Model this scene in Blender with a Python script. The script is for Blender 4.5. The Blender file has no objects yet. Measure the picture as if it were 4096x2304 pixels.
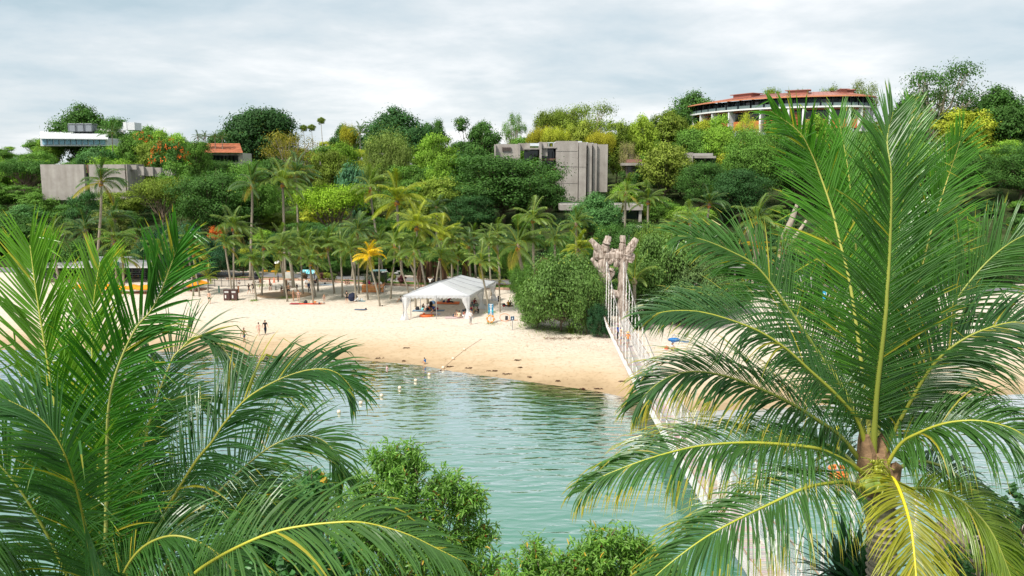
import bpy, math, random
import numpy as np
from mathutils import Vector, Matrix

random.seed(7); RNG = np.random.default_rng(7)
S = bpy.context.scene
COL = S.collection
rad = math.radians

# ---------------------------------------------------------------- camera
CAMZ, PITCH, FPX = 20.0, rad(8.04), 850.0
cd = bpy.data.cameras.new('camera'); cam = bpy.data.objects.new('camera', cd); COL.objects.link(cam)
cd.sensor_width = 36; cd.lens = FPX / 1024 * 36; cd.clip_start = 0.5; cd.clip_end = 5000
cam.location = (0, 0, CAMZ); cam.rotation_euler = (rad(90) - PITCH, 0, 0)
S.camera = cam
S.render.resolution_x, S.render.resolution_y = 1024, 576

# ---------------------------------------------------------------- world, sun, exposure
SUN_EL, SUN_AZ = 52.0, 222.0          # azimuth clockwise from +Y: behind the camera, to its left
world = bpy.data.worlds.new('World'); S.world = world; world.use_nodes = True
wt = world.node_tree; wt.nodes.clear()
def wn(t, **k):
    n = wt.nodes.new(t)
    for a, b in k.items(): setattr(n, a, b)
    return n
sky = wn('ShaderNodeTexSky', sky_type='NISHITA'); sky.sun_disc = False
sky.sun_elevation = rad(SUN_EL); sky.sun_rotation = rad(SUN_AZ)
bg_sky = wn('ShaderNodeBackground'); bg_sky.inputs['Strength'].default_value = 0.10
wt.links.new(sky.outputs[0], bg_sky.inputs['Color'])
tc = wn('ShaderNodeTexCoord'); sep = wn('ShaderNodeSeparateXYZ'); wt.links.new(tc.outputs['Generated'], sep.inputs[0])
def wmath(op, a, b=None):
    n = wn('ShaderNodeMath', operation=op)
    for i, q in enumerate((a, b)):
        if q is None: continue
        if isinstance(q, (int, float)): n.inputs[i].default_value = q
        else: wt.links.new(q, n.inputs[i])
    return n.outputs[0]
den = wmath('ADD', wmath('MAXIMUM', sep.outputs[2], 0.0), 0.16)
cmb = wn('ShaderNodeCombineXYZ')
wt.links.new(wmath('DIVIDE', sep.outputs[0], den), cmb.inputs[0]); wt.links.new(wmath('DIVIDE', sep.outputs[1], den), cmb.inputs[1])
def wnoise(scale, det, rough, off, dist=0.0):
    m = wn('ShaderNodeMapping'); m.inputs['Location'].default_value = off
    wt.links.new(cmb.outputs[0], m.inputs[0])
    n = wn('ShaderNodeTexNoise'); n.inputs['Scale'].default_value = scale; n.inputs['Detail'].default_value = det
    n.inputs['Roughness'].default_value = rough; n.inputs['Distortion'].default_value = dist
    wt.links.new(m.outputs[0], n.inputs[0]); return n.outputs[0]
n1 = wnoise(0.55, 7, 0.55, (3.1, 0.4, 0), 0.3); n2 = wnoise(1.6, 6, 0.6, (7.7, 2.2, 0), 0.2)
nn = wmath('ADD', wmath('MULTIPLY', n1, 0.72), wmath('MULTIPLY', n2, 0.30))
cr = wn('ShaderNodeValToRGB'); wt.links.new(nn, cr.inputs[0])
e = cr.color_ramp.elements
e[0].position = 0.38; e[0].color = (0.44, 0.555, 0.62, 1)
e[1].position = 0.66; e[1].color = (1.0, 1.0, 1.0, 1)
for p, c in ((0.45, (0.545, 0.635, 0.69, 1)), (0.515, (0.65, 0.71, 0.745, 1)), (0.575, (0.79, 0.82, 0.84, 1))):
    q = e.new(p); q.color = c
bg_cl = wn('ShaderNodeBackground'); bg_cl.inputs['Strength'].default_value = 0.88
wt.links.new(cr.outputs[0], bg_cl.inputs['Color'])
mx = wn('ShaderNodeMixShader'); mx.inputs[0].default_value = 0.93
wt.links.new(bg_sky.outputs[0], mx.inputs[1]); wt.links.new(bg_cl.outputs[0], mx.inputs[2])
wo = wn('ShaderNodeOutputWorld'); wt.links.new(mx.outputs[0], wo.inputs[0])

sd = bpy.data.lights.new('sun', 'SUN'); sd.energy = 3.7; sd.angle = rad(9); sd.color = (1.0, 0.945, 0.85)
sun = bpy.data.objects.new('sun', sd); COL.objects.link(sun)
sdir = Vector((math.sin(rad(SUN_AZ)) * math.cos(rad(SUN_EL)), math.cos(rad(SUN_AZ)) * math.cos(rad(SUN_EL)), math.sin(rad(SUN_EL))))
sun.rotation_euler = sdir.to_track_quat('Z', 'Y').to_euler()
S.view_settings.view_transform = 'Standard'; S.view_settings.look = 'None'
S.view_settings.gamma = 1.0; S.view_settings.exposure = 0.45; S.view_settings.use_curve_mapping = False
S.render.engine = 'CYCLES'
S.cycles.max_bounces = 6; S.cycles.transparent_max_bounces = 6

# ---------------------------------------------------------------- geometry of the view (pixels of a 1024 x 576 frame)
cp, sp = math.cos(PITCH), math.sin(PITCH)
def ray(u, v):
    a, b = (u - 512) / FPX, -(v - 288) / FPX
    return Vector((a, cp + b * sp, -sp + b * cp))
def at(u, v, Y):
    d = ray(u, v); t = Y / d.y
    return Vector((0, 0, CAMZ)) + d * t
def proj(P):
    x, y, z = P[0], P[1], P[2] - CAMZ
    dep = y * cp - z * sp; up = y * sp + z * cp
    return 512 + FPX * x / dep, 288 - FPX * up / dep

SHORE_PX = [(-200, 348), (0, 350), (120, 351), (200, 352), (238, 354), (300, 357), (360, 360), (420, 365), (457, 372), (517, 380), (560, 386), (596, 391), (620, 396),
            (652, 407), (700, 411), (760, 409), (840, 404), (920, 399), (1024, 394), (1200, 386)]
_sx, _sy = [], []
for u, v in SHORE_PX:
    d = ray(u, v); t = -CAMZ / d.z; _sx.append(d.x * t); _sy.append(d.y * t)
_sx = np.array(_sx); _sy = np.array(_sy)
ROAD_PX = [(-260, 266), (-60, 269), (130, 272), (256, 275), (330, 277.3), (420, 280), (520, 283), (640, 286), (800, 288), (950, 289), (1200, 289)]
FLAT = 1.75
_rx, _ry = [], []
for u, v in ROAD_PX:
    d = ray(u, v); t = (FLAT - CAMZ) / d.z; _rx.append(d.x * t); _ry.append(d.y * t)
def shoreY(x): return np.interp(x, _sx, _sy)
def roadY(x): return np.interp(x, _rx, _ry)
def vnoise(x, y, f, seed=0.0):
    return (np.sin(x * f + 1.3 * np.sin(y * f * 0.7 + seed)) + np.sin(y * f * 1.1 + 1.7 * np.sin(x * f * 0.8 + seed * 2.1)) + np.sin((x + y) * f * 0.53 + seed)) / 3
def Hgt(x, y):
    x = np.asarray(x, float); y = np.asarray(y, float)
    s = y - shoreY(x)
    z = np.where(s < 0, np.maximum(-4.0, s * 0.10), FLAT * (1 - np.exp(-np.maximum(s, 0) / 15.0)))
    hy = y - (roadY(x) + 7)
    slope = np.interp(x, [-160, -40, 60, 140], [0.185, 0.165, 0.19, 0.225])
    top = np.interp(x, [-200, -100, -60, 30, 90, 160], [26, 24, 22, 25, 33, 36])
    hz = np.clip(hy, 0, None); hill = slope * hz * (hz / (hz + 10))
    hill = top * (1 - np.exp(-hill / top * 1.25))
    hill = np.where(y > 330, hill - (y - 330) * 0.06, hill)
    z = z + np.where(hy > 0, hill + vnoise(x, y, 0.11, 2.0) * np.clip(hz / 20, 0, 1) * 0.9, 0)
    z = np.where(y > 330, np.maximum(z, 0.5), z)
    bank = np.minimum(3.0, (33.0 + 2 * np.sin(x * 0.2) - y) * 0.6)
    return np.where(y < 45, np.maximum(z, bank), z)
def hz(x, y): return float(Hgt(x, y))
def gnd(u, v):
    d = ray(u, v); lo = 20.0
    prev = lo
    for i in range(1, 1400):
        t = lo + i * 0.35
        p = Vector((0, 0, CAMZ)) + d * t
        if p.z < hz(p.x, p.y):
            a, b = prev, t
            for _ in range(12):
                m = (a + b) / 2; p = Vector((0, 0, CAMZ)) + d * m
                if p.z < hz(p.x, p.y): b = m
                else: a = m
            return Vector((p.x, p.y, hz(p.x, p.y)))
        prev = t
    return at(u, v, 300)

# ---------------------------------------------------------------- materials
MATS = {}
def newmat(name):
    m = bpy.data.materials.new(name); m.use_nodes = True; MATS[name] = m
    nt = m.node_tree; b = nt.nodes['Principled BSDF']
    return m, nt, b
def N(nt, t, **k):
    n = nt.nodes.new(t)
    for a, b in k.items(): setattr(n, a, b)
    return n
def simple(name, col, rough=0.7, spec=0.3, metal=0.0, var=0.12, scale=3.0, bump=0.0, bscale=None, objcol=False):
    """colour with a little noise variation and relief"""
    m, nt, b = newmat(name)
    tcn = N(nt, 'ShaderNodeTexCoord'); no = N(nt, 'ShaderNodeTexNoise'); no.inputs['Scale'].default_value = scale; no.inputs['Detail'].default_value = 5
    nt.links.new(tcn.outputs['Object'], no.inputs[0])
    mr = N(nt, 'ShaderNodeMapRange'); mr.inputs[1].default_value = 0.3; mr.inputs[2].default_value = 0.7
    mr.inputs[3].default_value = 1 - var; mr.inputs[4].default_value = 1 + var
    nt.links.new(no.outputs[0], mr.inputs[0])
    vm = N(nt, 'ShaderNodeVectorMath', operation='SCALE'); nt.links.new(mr.outputs[0], vm.inputs['Scale'])
    if objcol:
        oi = N(nt, 'ShaderNodeObjectInfo'); nt.links.new(oi.outputs['Color'], vm.inputs[0])
    else: vm.inputs[0].default_value = col[:3]
    nt.links.new(vm.outputs[0], b.inputs['Base Color'])
    b.inputs['Roughness'].default_value = rough; b.inputs['Specular IOR Level'].default_value = spec; b.inputs['Metallic'].default_value = metal
    if bump:
        n2 = N(nt, 'ShaderNodeTexNoise'); n2.inputs['Scale'].default_value = bscale or scale * 4; n2.inputs['Detail'].default_value = 6
        nt.links.new(tcn.outputs['Object'], n2.inputs[0])
        bp = N(nt, 'ShaderNodeBump'); bp.inputs['Strength'].default_value = 0.6; bp.inputs['Distance'].default_value = bump
        nt.links.new(n2.outputs[0], bp.inputs['Height']); nt.links.new(bp.outputs[0], b.inputs['Normal'])
    return m

def leafmat(name, trans=0.28, rough=0.45, spec=0.35, yellow=(0.45, 0.40, 0.05), ymix=0.5):
    """base hue from the object's colour, per-leaf value from attribute lv, translucent"""
    m, nt, b = newmat(name)
    oi = N(nt, 'ShaderNodeObjectInfo'); at_ = N(nt, 'ShaderNodeAttribute', attribute_name='lv')
    mr = N(nt, 'ShaderNodeMapRange'); mr.inputs[3].default_value = 0.42; mr.inputs[4].default_value = 1.6
    nt.links.new(at_.outputs['Fac'], mr.inputs[0])
    vm = N(nt, 'ShaderNodeVectorMath', operation='SCALE'); nt.links.new(oi.outputs['Color'], vm.inputs[0]); nt.links.new(mr.outputs[0], vm.inputs['Scale'])
    ye = N(nt, 'ShaderNodeMapRange'); ye.inputs[1].default_value = 0.86; ye.inputs[2].default_value = 1.0; ye.inputs[4].default_value = ymix
    nt.links.new(at_.outputs['Fac'], ye.inputs[0])
    mxc = N(nt, 'ShaderNodeMix', data_type='RGBA'); nt.links.new(ye.outputs[0], mxc.inputs[0]); nt.links.new(vm.outputs[0], mxc.inputs[6]); mxc.inputs[7].default_value = (*yellow, 1)
    nt.links.new(mxc.outputs[2], b.inputs['Base Color'])
    b.inputs['Roughness'].default_value = rough; b.inputs['Specular IOR Level'].default_value = spec
    tr = N(nt, 'ShaderNodeBsdfTranslucent')
    tv = N(nt, 'ShaderNodeVectorMath', operation='MULTIPLY'); nt.links.new(mxc.outputs[2], tv.inputs[0]); tv.inputs[1].default_value = (1.5, 1.9, 0.4)
    nt.links.new(tv.outputs[0], tr.inputs[0])
    ms = N(nt, 'ShaderNodeMixShader'); ms.inputs[0].default_value = trans
    nt.links.new(b.outputs[0], ms.inputs[1]); nt.links.new(tr.outputs[0], ms.inputs[2])
    nt.links.new(ms.outputs[0], nt.nodes['Material Output'].inputs[0])
    return m

M_leaf = leafmat('foliage', trans=.20, rough=.6, spec=.12); M_frond = leafmat('palm_leaf', trans=0.28, rough=0.42, spec=0.3, yellow=(0.55, 0.42, 0.05), ymix=0.75)
M_bark = simple('bark', (0.20, 0.15, 0.11), 0.9, 0.1, var=0.35, scale=1.2, bump=0.05, bscale=5)
M_bark_pale = simple('pale_bark', (0.36, 0.31, 0.25), 0.9, 0.1, var=0.3, scale=1.5, bump=0.04, bscale=6)
M_obj = simple('cloth', (1, 1, 1), 0.85, 0.2, var=0.10, scale=8, objcol=True)
M_skin = simple('skin', (1, 1, 1), 0.6, 0.35, var=0.05, scale=6, objcol=True)
M_paint = simple('paint', (1, 1, 1), 0.5, 0.4, var=0.07, scale=2, objcol=True)
M_plastic = simple('plastic', (1, 1, 1), 0.35, 0.5, var=0.04, scale=4, objcol=True)
M_wood = simple('wood', (1, 1, 1), 0.75, 0.25, var=0.25, scale=2.5, objcol=True, bump=0.01, bscale=20)
M_rope = simple('rope', (0.72, 0.70, 0.66), 0.85, 0.2, var=0.15, scale=12)
M_metal = simple('metal', (0.45, 0.46, 0.47), 0.35, 0.5, 0.8, var=0.1)

# palm trunk with rings
def palm_trunk_mat():
    m, nt, b = newmat('palm_trunk')
    tcn = N(nt, 'ShaderNodeTexCoord'); w = N(nt, 'ShaderNodeTexWave', bands_direction='Z'); w.inputs['Scale'].default_value = 2.6; w.inputs['Distortion'].default_value = 1.5; w.inputs['Detail'].default_value = 3
    nt.links.new(tcn.outputs['Object'], w.inputs[0])
    no = N(nt, 'ShaderNodeTexNoise'); no.inputs['Scale'].default_value = 1.4; no.inputs['Detail'].default_value = 6; nt.links.new(tcn.outputs['Object'], no.inputs[0])
    mixc = N(nt, 'ShaderNodeMix', data_type='RGBA'); nt.links.new(no.outputs[0], mixc.inputs[0]); mixc.inputs[6].default_value = (0.27, 0.225, 0.165, 1); mixc.inputs[7].default_value = (0.50, 0.45, 0.36, 1)
    mm = N(nt, 'ShaderNodeMix', data_type='RGBA', blend_type='MULTIPLY'); mm.inputs[0].default_value = 0.45
    nt.links.new(mixc.outputs[2], mm.inputs[6]); nt.links.new(w.outputs[0], mm.inputs[7])
    nt.links.new(mm.outputs[2], b.inputs['Base Color']); b.inputs['Roughness'].default_value = 0.9; b.inputs['Specular IOR Level'].default_value = 0.1
    bp = N(nt, 'ShaderNodeBump'); bp.inputs['Distance'].default_value = 0.02; nt.links.new(w.outputs[0], bp.inputs['Height']); nt.links.new(bp.outputs[0], b.inputs['Normal'])
    return m
M_ptrunk = palm_trunk_mat()

def concrete_mat():
    m, nt, b = newmat('concrete')
    tcn = N(nt, 'ShaderNodeTexCoord')
    no = N(nt, 'ShaderNodeTexNoise'); no.inputs['Scale'].default_value = 0.5; no.inputs['Detail'].default_value = 8; no.inputs['Roughness'].default_value = 0.65
    nt.links.new(tcn.outputs['Object'], no.inputs[0])
    mp = N(nt, 'ShaderNodeMapping'); mp.inputs['Scale'].default_value = (0.7, 0.7, 0.07); nt.links.new(tcn.outputs['Object'], mp.inputs[0])
    st = N(nt, 'ShaderNodeTexNoise'); st.inputs['Scale'].default_value = 1.0; st.inputs['Detail'].default_value = 6; nt.links.new(mp.outputs[0], st.inputs[0])
    r = N(nt, 'ShaderNodeValToRGB'); r.color_ramp.elements[0].position = 0.3; r.color_ramp.elements[0].color = (0.31, 0.28, 0.26, 1)
    r.color_ramp.elements[1].position = 0.72; r.color_ramp.elements[1].color = (0.43, 0.40, 0.37, 1); nt.links.new(no.outputs[0], r.inputs[0])
    r2 = N(nt, 'ShaderNodeValToRGB'); r2.color_ramp.elements[0].position = 0.30; r2.color_ramp.elements[0].color = (0.72, 0.70, 0.68, 1)
    r2.color_ramp.elements[1].position = 0.6; r2.color_ramp.elements[1].color = (1.05, 1.05, 1.05, 1); nt.links.new(st.outputs[0], r2.inputs[0])
    mm = N(nt, 'ShaderNodeMix', data_type='RGBA', blend_type='MULTIPLY'); mm.inputs[0].default_value = 0.75
    nt.links.new(r.outputs[0], mm.inputs[6]); nt.links.new(r2.outputs[0], mm.inputs[7]); nt.links.new(mm.outputs[2], b.inputs['Base Color'])
    b.inputs['Roughness'].default_value = 0.9; b.inputs['Specular IOR Level'].default_value = 0.15
    return m
M_conc = concrete_mat()

def glass_mat():
    m, nt, b = newmat('dark_glass')
    b.inputs['Base Color'].default_value = (0.02, 0.03, 0.035, 1); b.inputs['Roughness'].default_value = 0.06; b.inputs['Specular IOR Level'].default_value = 0.6
    return m
M_glass = glass_mat()

def sand_mat():
    m, nt, b = newmat('sand')
    tcn = N(nt, 'ShaderNodeTexCoord'); at_ = N(nt, 'ShaderNodeAttribute', attribute_name='sd')
    no = N(nt, 'ShaderNodeTexNoise'); no.inputs['Scale'].default_value = 0.16; no.inputs['Detail'].default_value = 8; no.inputs['Roughness'].default_value = 0.6; nt.links.new(tcn.outputs['Object'], no.inputs[0])
    mpb = N(nt, 'ShaderNodeMapping'); mpb.inputs['Scale'].default_value = (0.05, 0.9, 1); nt.links.new(tcn.outputs['Object'], mpb.inputs[0])
    nb = N(nt, 'ShaderNodeTexNoise'); nb.inputs['Scale'].default_value = 0.8; nb.inputs['Detail'].default_value = 6; nt.links.new(mpb.outputs[0], nb.inputs[0])
    ad = N(nt, 'ShaderNodeMath', operation='MULTIPLY_ADD'); nt.links.new(no.outputs[0], ad.inputs[0]); ad.inputs[1].default_value = 9.0; nt.links.new(at_.outputs['Fac'], ad.inputs[2])
    ad2 = N(nt, 'ShaderNodeMath', operation='MULTIPLY_ADD'); nt.links.new(nb.outputs[0], ad2.inputs[0]); ad2.inputs[1].default_value = 6.0; nt.links.new(ad.outputs[0], ad2.inputs[2])
    mr = N(nt, 'ShaderNodeMapRange'); mr.inputs[1].default_value = 5.0; mr.inputs[2].default_value = 30.0; nt.links.new(ad2.outputs[0], mr.inputs[0])
    r = N(nt, 'ShaderNodeValToRGB'); nt.links.new(mr.outputs[0], r.inputs[0]); el = r.color_ramp.elements
    el[0].position = 0.10; el[0].color = (0.38, 0.27, 0.155, 1)
    el[1].position = 0.85; el[1].color = (0.64, 0.56, 0.475, 1)
    for p, c in ((0.22, (0.48, 0.355, 0.22, 1)), (0.36, (0.54, 0.43, 0.30, 1)), (0.56, (0.61, 0.51, 0.40, 1))):
        q = el.new(p); q.color = c
    # leaf litter / trodden speckle
    sp_ = N(nt, 'ShaderNodeTexNoise'); sp_.inputs['Scale'].default_value = 2.2; sp_.inputs['Detail'].default_value = 9; sp_.inputs['Roughness'].default_value = 0.7; nt.links.new(tcn.outputs['Object'], sp_.inputs[0])
    r3 = N(nt, 'ShaderNodeValToRGB'); r3.color_ramp.elements[0].position = 0.30; r3.color_ramp.elements[0].color = (0.62, 0.57, 0.50, 1)
    r3.color_ramp.elements[1].position = 0.5; r3.color_ramp.elements[1].color = (1.0, 1.0, 1.0, 1); nt.links.new(sp_.outputs[0], r3.inputs[0])
    mm = N(nt, 'ShaderNodeMix', data_type='RGBA', blend_type='MULTIPLY'); mm.inputs[0].default_value = 0.8
    nt.links.new(r.outputs[0], mm.inputs[6]); nt.links.new(r3.outputs[0], mm.inputs[7])
    nt.links.new(mm.outputs[2], b.inputs['Base Color'])
    rr = N(nt, 'ShaderNodeMapRange'); rr.inputs[1].default_value = 0.1; rr.inputs[2].default_value = 0.35; rr.inputs[3].default_value = 0.4; rr.inputs[4].default_value = 0.95
    nt.links.new(mr.outputs[0], rr.inputs[0]); nt.links.new(rr.outputs[0], b.inputs['Roughness']); b.inputs['Specular IOR Level'].default_value = 0.2
    n2 = N(nt, 'ShaderNodeTexNoise'); n2.inputs['Scale'].default_value = 1.6; n2.inputs['Detail'].default_value = 8; n2.inputs['Roughness'].default_value = 0.65; nt.links.new(tcn.outputs['Object'], n2.inputs[0])
    bs = N(nt, 'ShaderNodeMapRange'); bs.inputs[1].default_value = 0.25; bs.inputs[2].default_value = 0.7; bs.inputs[3].default_value = 0.05; bs.inputs[4].default_value = 0.8
    nt.links.new(mr.outputs[0], bs.inputs[0])
    bp = N(nt, 'ShaderNodeBump'); bp.inputs['Distance'].default_value = 0.26; nt.links.new(bs.outputs[0], bp.inputs['Strength'])
    nt.links.new(n2.outputs[0], bp.inputs['Height']); nt.links.new(bp.outputs[0], b.inputs['Normal'])
    return m
M_sand = sand_mat()
M_soil = simple('forest_soil', (0.045, 0.060, 0.022), 0.95, 0.05, var=0.5, scale=0.3, bump=0.3, bscale=1)
M_lawn = simple('lawn', (0.10, 0.17, 0.035), 0.9, 0.1, var=0.4, scale=0.8, bump=0.08, bscale=6)
M_asphalt = simple('asphalt', (0.19, 0.19, 0.195), 0.85, 0.2, var=0.12, scale=0.6)
M_kerb = simple('kerb_clay', (0.42, 0.27, 0.20), 0.85, 0.2, var=0.25, scale=1.5, bump=0.02)
M_rock = simple('rock', (0.40, 0.37, 0.33), 0.9, 0.15, var=0.3, scale=1.2, bump=0.1, bscale=4)

def water_mat():
    m, nt, b = newmat('water')
    tcn = N(nt, 'ShaderNodeTexCoord'); at_ = N(nt, 'ShaderNodeAttribute', attribute_name='wd')
    no = N(nt, 'ShaderNodeTexNoise'); no.inputs['Scale'].default_value = 0.12; no.inputs['Detail'].default_value = 5; nt.links.new(tcn.outputs['Object'], no.inputs[0])
    ma = N(nt, 'ShaderNodeMath', operation='MULTIPLY_ADD'); nt.links.new(no.outputs[0], ma.inputs[0]); ma.inputs[1].default_value = 2.6; nt.links.new(at_.outputs['Fac'], ma.inputs[2])
    mr = N(nt, 'ShaderNodeMapRange'); mr.inputs[1].default_value = 0.9; mr.inputs[2].default_value = 13.0; nt.links.new(ma.outputs[0], mr.inputs[0])
    r = N(nt, 'ShaderNodeValToRGB'); nt.links.new(mr.outputs[0], r.inputs[0]); el = r.color_ramp.elements
    el[0].position = 0.0; el[0].color = (0.50, 0.36, 0.20, 1); el[1].position = 1.0; el[1].color = (0.07, 0.205, 0.13, 1)
    for p, c in ((0.12, (0.40, 0.30, 0.15, 1)), (0.30, (0.20, 0.225, 0.10, 1)), (0.5, (0.095, 0.20, 0.115, 1))):
        q = el.new(p); q.color = c
    nt.links.new(r.outputs[0], b.inputs['Base Color'])
    b.inputs['Roughness'].default_value = 0.5; b.inputs['Specular IOR Level'].default_value = 0.0
    # ripples: three crossing noise trains, long across the view
    def rip(scale, sc, rot, det, rough):
        mp = N(nt, 'ShaderNodeMapping'); mp.inputs['Scale'].default_value = sc; mp.inputs['Rotation'].default_value = (0, 0, rot); nt.links.new(tcn.outputs['Object'], mp.inputs[0])
        n_ = N(nt, 'ShaderNodeTexNoise'); n_.inputs['Scale'].default_value = scale; n_.inputs['Detail'].default_value = det; n_.inputs['Roughness'].default_value = rough; n_.inputs['Distortion'].default_value = 0.4
        nt.links.new(mp.outputs[0], n_.inputs[0]); return n_.outputs[0]
    a = rip(1.15, (0.36, 1.1, 1), rad(-12), 1.5, 0.45); c = rip(2.0, (0.5, 1.0, 1), rad(16), 2, 0.5)
    amp = N(nt, 'ShaderNodeTexNoise'); amp.inputs['Scale'].default_value = 0.045; amp.inputs['Detail'].default_value = 3; nt.links.new(tcn.outputs['Object'], amp.inputs[0])
    am = N(nt, 'ShaderNodeMapRange'); am.inputs[1].default_value = 0.36; am.inputs[2].default_value = 0.62; am.inputs[3].default_value = 0.35; am.inputs[4].default_value = 1.0; nt.links.new(amp.outputs[0], am.inputs[0])
    sm = N(nt, 'ShaderNodeMath', operation='MULTIPLY_ADD'); nt.links.new(c, sm.inputs[0]); sm.inputs[1].default_value = 0.28; nt.links.new(a, sm.inputs[2])
    bp = N(nt, 'ShaderNodeBump'); bp.inputs['Distance'].default_value = 0.13; nt.links.new(am.outputs[0], bp.inputs['Strength'])
    nt.links.new(sm.outputs[0], bp.inputs['Height'])
    fr = N(nt, 'ShaderNodeFresnel'); fr.inputs['IOR'].default_value = 1.333; nt.links.new(bp.outputs[0], fr.inputs['Normal'])
    fm = N(nt, 'ShaderNodeMapRange'); fm.inputs[1].default_value = 0.028; fm.inputs[2].default_value = 0.25; nt.links.new(fr.outputs[0], fm.inputs[0])
    gl = N(nt, 'ShaderNodeBsdfGlossy'); gl.inputs['Roughness'].default_value = 0.06; nt.links.new(bp.outputs[0], gl.inputs['Normal']); gl.inputs['Color'].default_value = (0.93, 0.97, 1, 1)
    ms = N(nt, 'ShaderNodeMixShader'); nt.links.new(fm.outputs[0], ms.inputs[0]); nt.links.new(b.outputs[0], ms.inputs[1]); nt.links.new(gl.outputs[0], ms.inputs[2])
    nt.links.new(ms.outputs[0], nt.nodes['Material Output'].inputs[0])
    return m
M_water = water_mat()

# ---------------------------------------------------------------- mesh helpers
class MB:
    """collects polygons; build() links them as one mesh object"""
    def __init__(s): s.v = []; s.f = []; s.n = 0
    def add(s, V, Fs):
        V = np.asarray(V, float).reshape(-1, 3); s.v.append(V)
        s.f += [tuple(i + s.n for i in f) for f in Fs]; s.n += len(V); return s
    def box(s, c, d, rz=0.0, rx=0.0, bev=0.0):
        x, y, z = d[0] / 2, d[1] / 2, d[2] / 2
        V = np.array([(-x, -y, -z), (x, -y, -z), (x, y, -z), (-x, y, -z), (-x, -y, z), (x, -y, z), (x, y, z), (-x, y, z)])
        M = np.array((Matrix.Rotation(rz, 3, 'Z') @ Matrix.Rotation(rx, 3, 'X')))
        return s.add(V @ M.T + np.array(c), [(0, 3, 2, 1), (4, 5, 6, 7), (0, 1, 5, 4), (1, 2, 6, 5), (2, 3, 7, 6), (3, 0, 4, 7)])
    def tube(s, P, R, n=6, cap=True):
        P = [np.array(p, float) for p in P]; k = len(P)
        if not hasattr(R, '__len__'): R = [R] * k
        rings = []; up = np.array((0.13, 0.27, 1.0))
        for i in range(k):
            t = P[min(i + 1, k - 1)] - P[max(i - 1, 0)]; t /= (np.linalg.norm(t) + 1e-9)
            if abs(np.dot(t, up / np.linalg.norm(up))) > 0.95: up = np.array((1.0, 0.1, 0.1))
            a = np.cross(t, up); a /= (np.linalg.norm(a) + 1e-9); b = np.cross(t, a); up = -b if False else up
            for j in range(n):
                an = 2 * math.pi * j / n; rings.append(P[i] + R[i] * (math.cos(an) * a + math.sin(an) * b))
        F = [(i * n + j, i * n + (j + 1) % n, (i + 1) * n + (j + 1) % n, (i + 1) * n + j) for i in range(k - 1) for j in range(n)]
        if cap: F += [tuple(range(n))[::-1], tuple((k - 1) * n + j for j in range(n))]
        return s.add(rings, F)
    def lathe(s, prof, c=(0, 0, 0), n=12):
        V = [(c[0] + r * math.cos(2 * math.pi * j / n), c[1] + r * math.sin(2 * math.pi * j / n), c[2] + z) for r, z in prof for j in range(n)]
        k = len(prof)
        return s.add(V, [(i * n + j, i * n + (j + 1) % n, (i + 1) * n + (j + 1) % n, (i + 1) * n + j) for i in range(k - 1) for j in range(n)] + [tuple(range(n))[::-1], tuple((k - 1) * n + j for j in range(n))])
    def ball(s, c, r, n=8, sc=(1, 1, 1)):
        m = max(3, n // 2); V = []; 
        for i in range(m + 1):
            th = math.pi * i / m
            for j in range(n):
                ph = 2 * math.pi * j / n; V.append((c[0] + r * sc[0] * math.sin(th) * math.cos(ph), c[1] + r * sc[1] * math.sin(th) * math.sin(ph), c[2] + r * sc[2] * math.cos(th)))
        return s.add(V, [(i * n + j, (i + 1) * n + j, (i + 1) * n + (j + 1) % n, i * n + (j + 1) % n) for i in range(m) for j in range(n)])
    def mesh(s, name, off=None, smooth=False):
        me = bpy.data.meshes.new(name); V = np.concatenate(s.v) if s.v else np.zeros((0, 3))
        if off is not None: V = V - np.array(off)
        me.from_pydata(V.tolist(), [], s.f); me.validate()
        if smooth: me.polygons.foreach_set('use_smooth', [True] * len(me.polygons))
        return me
    def build(s, name, mat, parent=None, color=None, smooth=False, local=False, loc=None):
        """world-space shape; with a parent the shape is made relative to the parent's origin (local=True: already relative)"""
        off = None
        if parent is not None and not local: off = WL(parent)
        if loc is not None: off = loc
        me = s.mesh(name, off, smooth); me.materials.append(mat)
        o = bpy.data.objects.new(name, me); COL.objects.link(o)
        if parent is not None: o.parent = parent
        if loc is not None: o.location = loc
        if color is not None: o.color = (*color[:3], 1)
        return o
def WL(o):
    l = Vector((0, 0, 0))
    while o is not None: l = l + Vector(o.location); o = o.parent
    return l
def thing(name, label, cat, loc=(0, 0, 0), group=None, rz=0.0):
    o = bpy.data.objects.new(name, None); COL.objects.link(o); o.empty_display_size = 0.3
    o.location = loc; o.rotation_euler = (0, 0, rz); o['label'] = label; o['category'] = cat
    if group: o['group'] = group
    return o
def tag(o, label, cat, group=None, kind=None):
    if label: o['label'] = label
    if cat: o['category'] = cat
    if group: o['group'] = group
    if kind: o['kind'] = kind
    return o
def put(name, me, parent, mat=None, color=None, loc=(0, 0, 0), rot=(0, 0, 0), sc=1.0):
    o = bpy.data.objects.new(name, me); COL.objects.link(o); o.parent = parent
    o.location = loc; o.rotation_euler = rot; o.scale = (sc, sc, sc) if not hasattr(sc, '__len__') else sc
    if color is not None: o.color = (*color[:3], 1)
    return o
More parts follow.
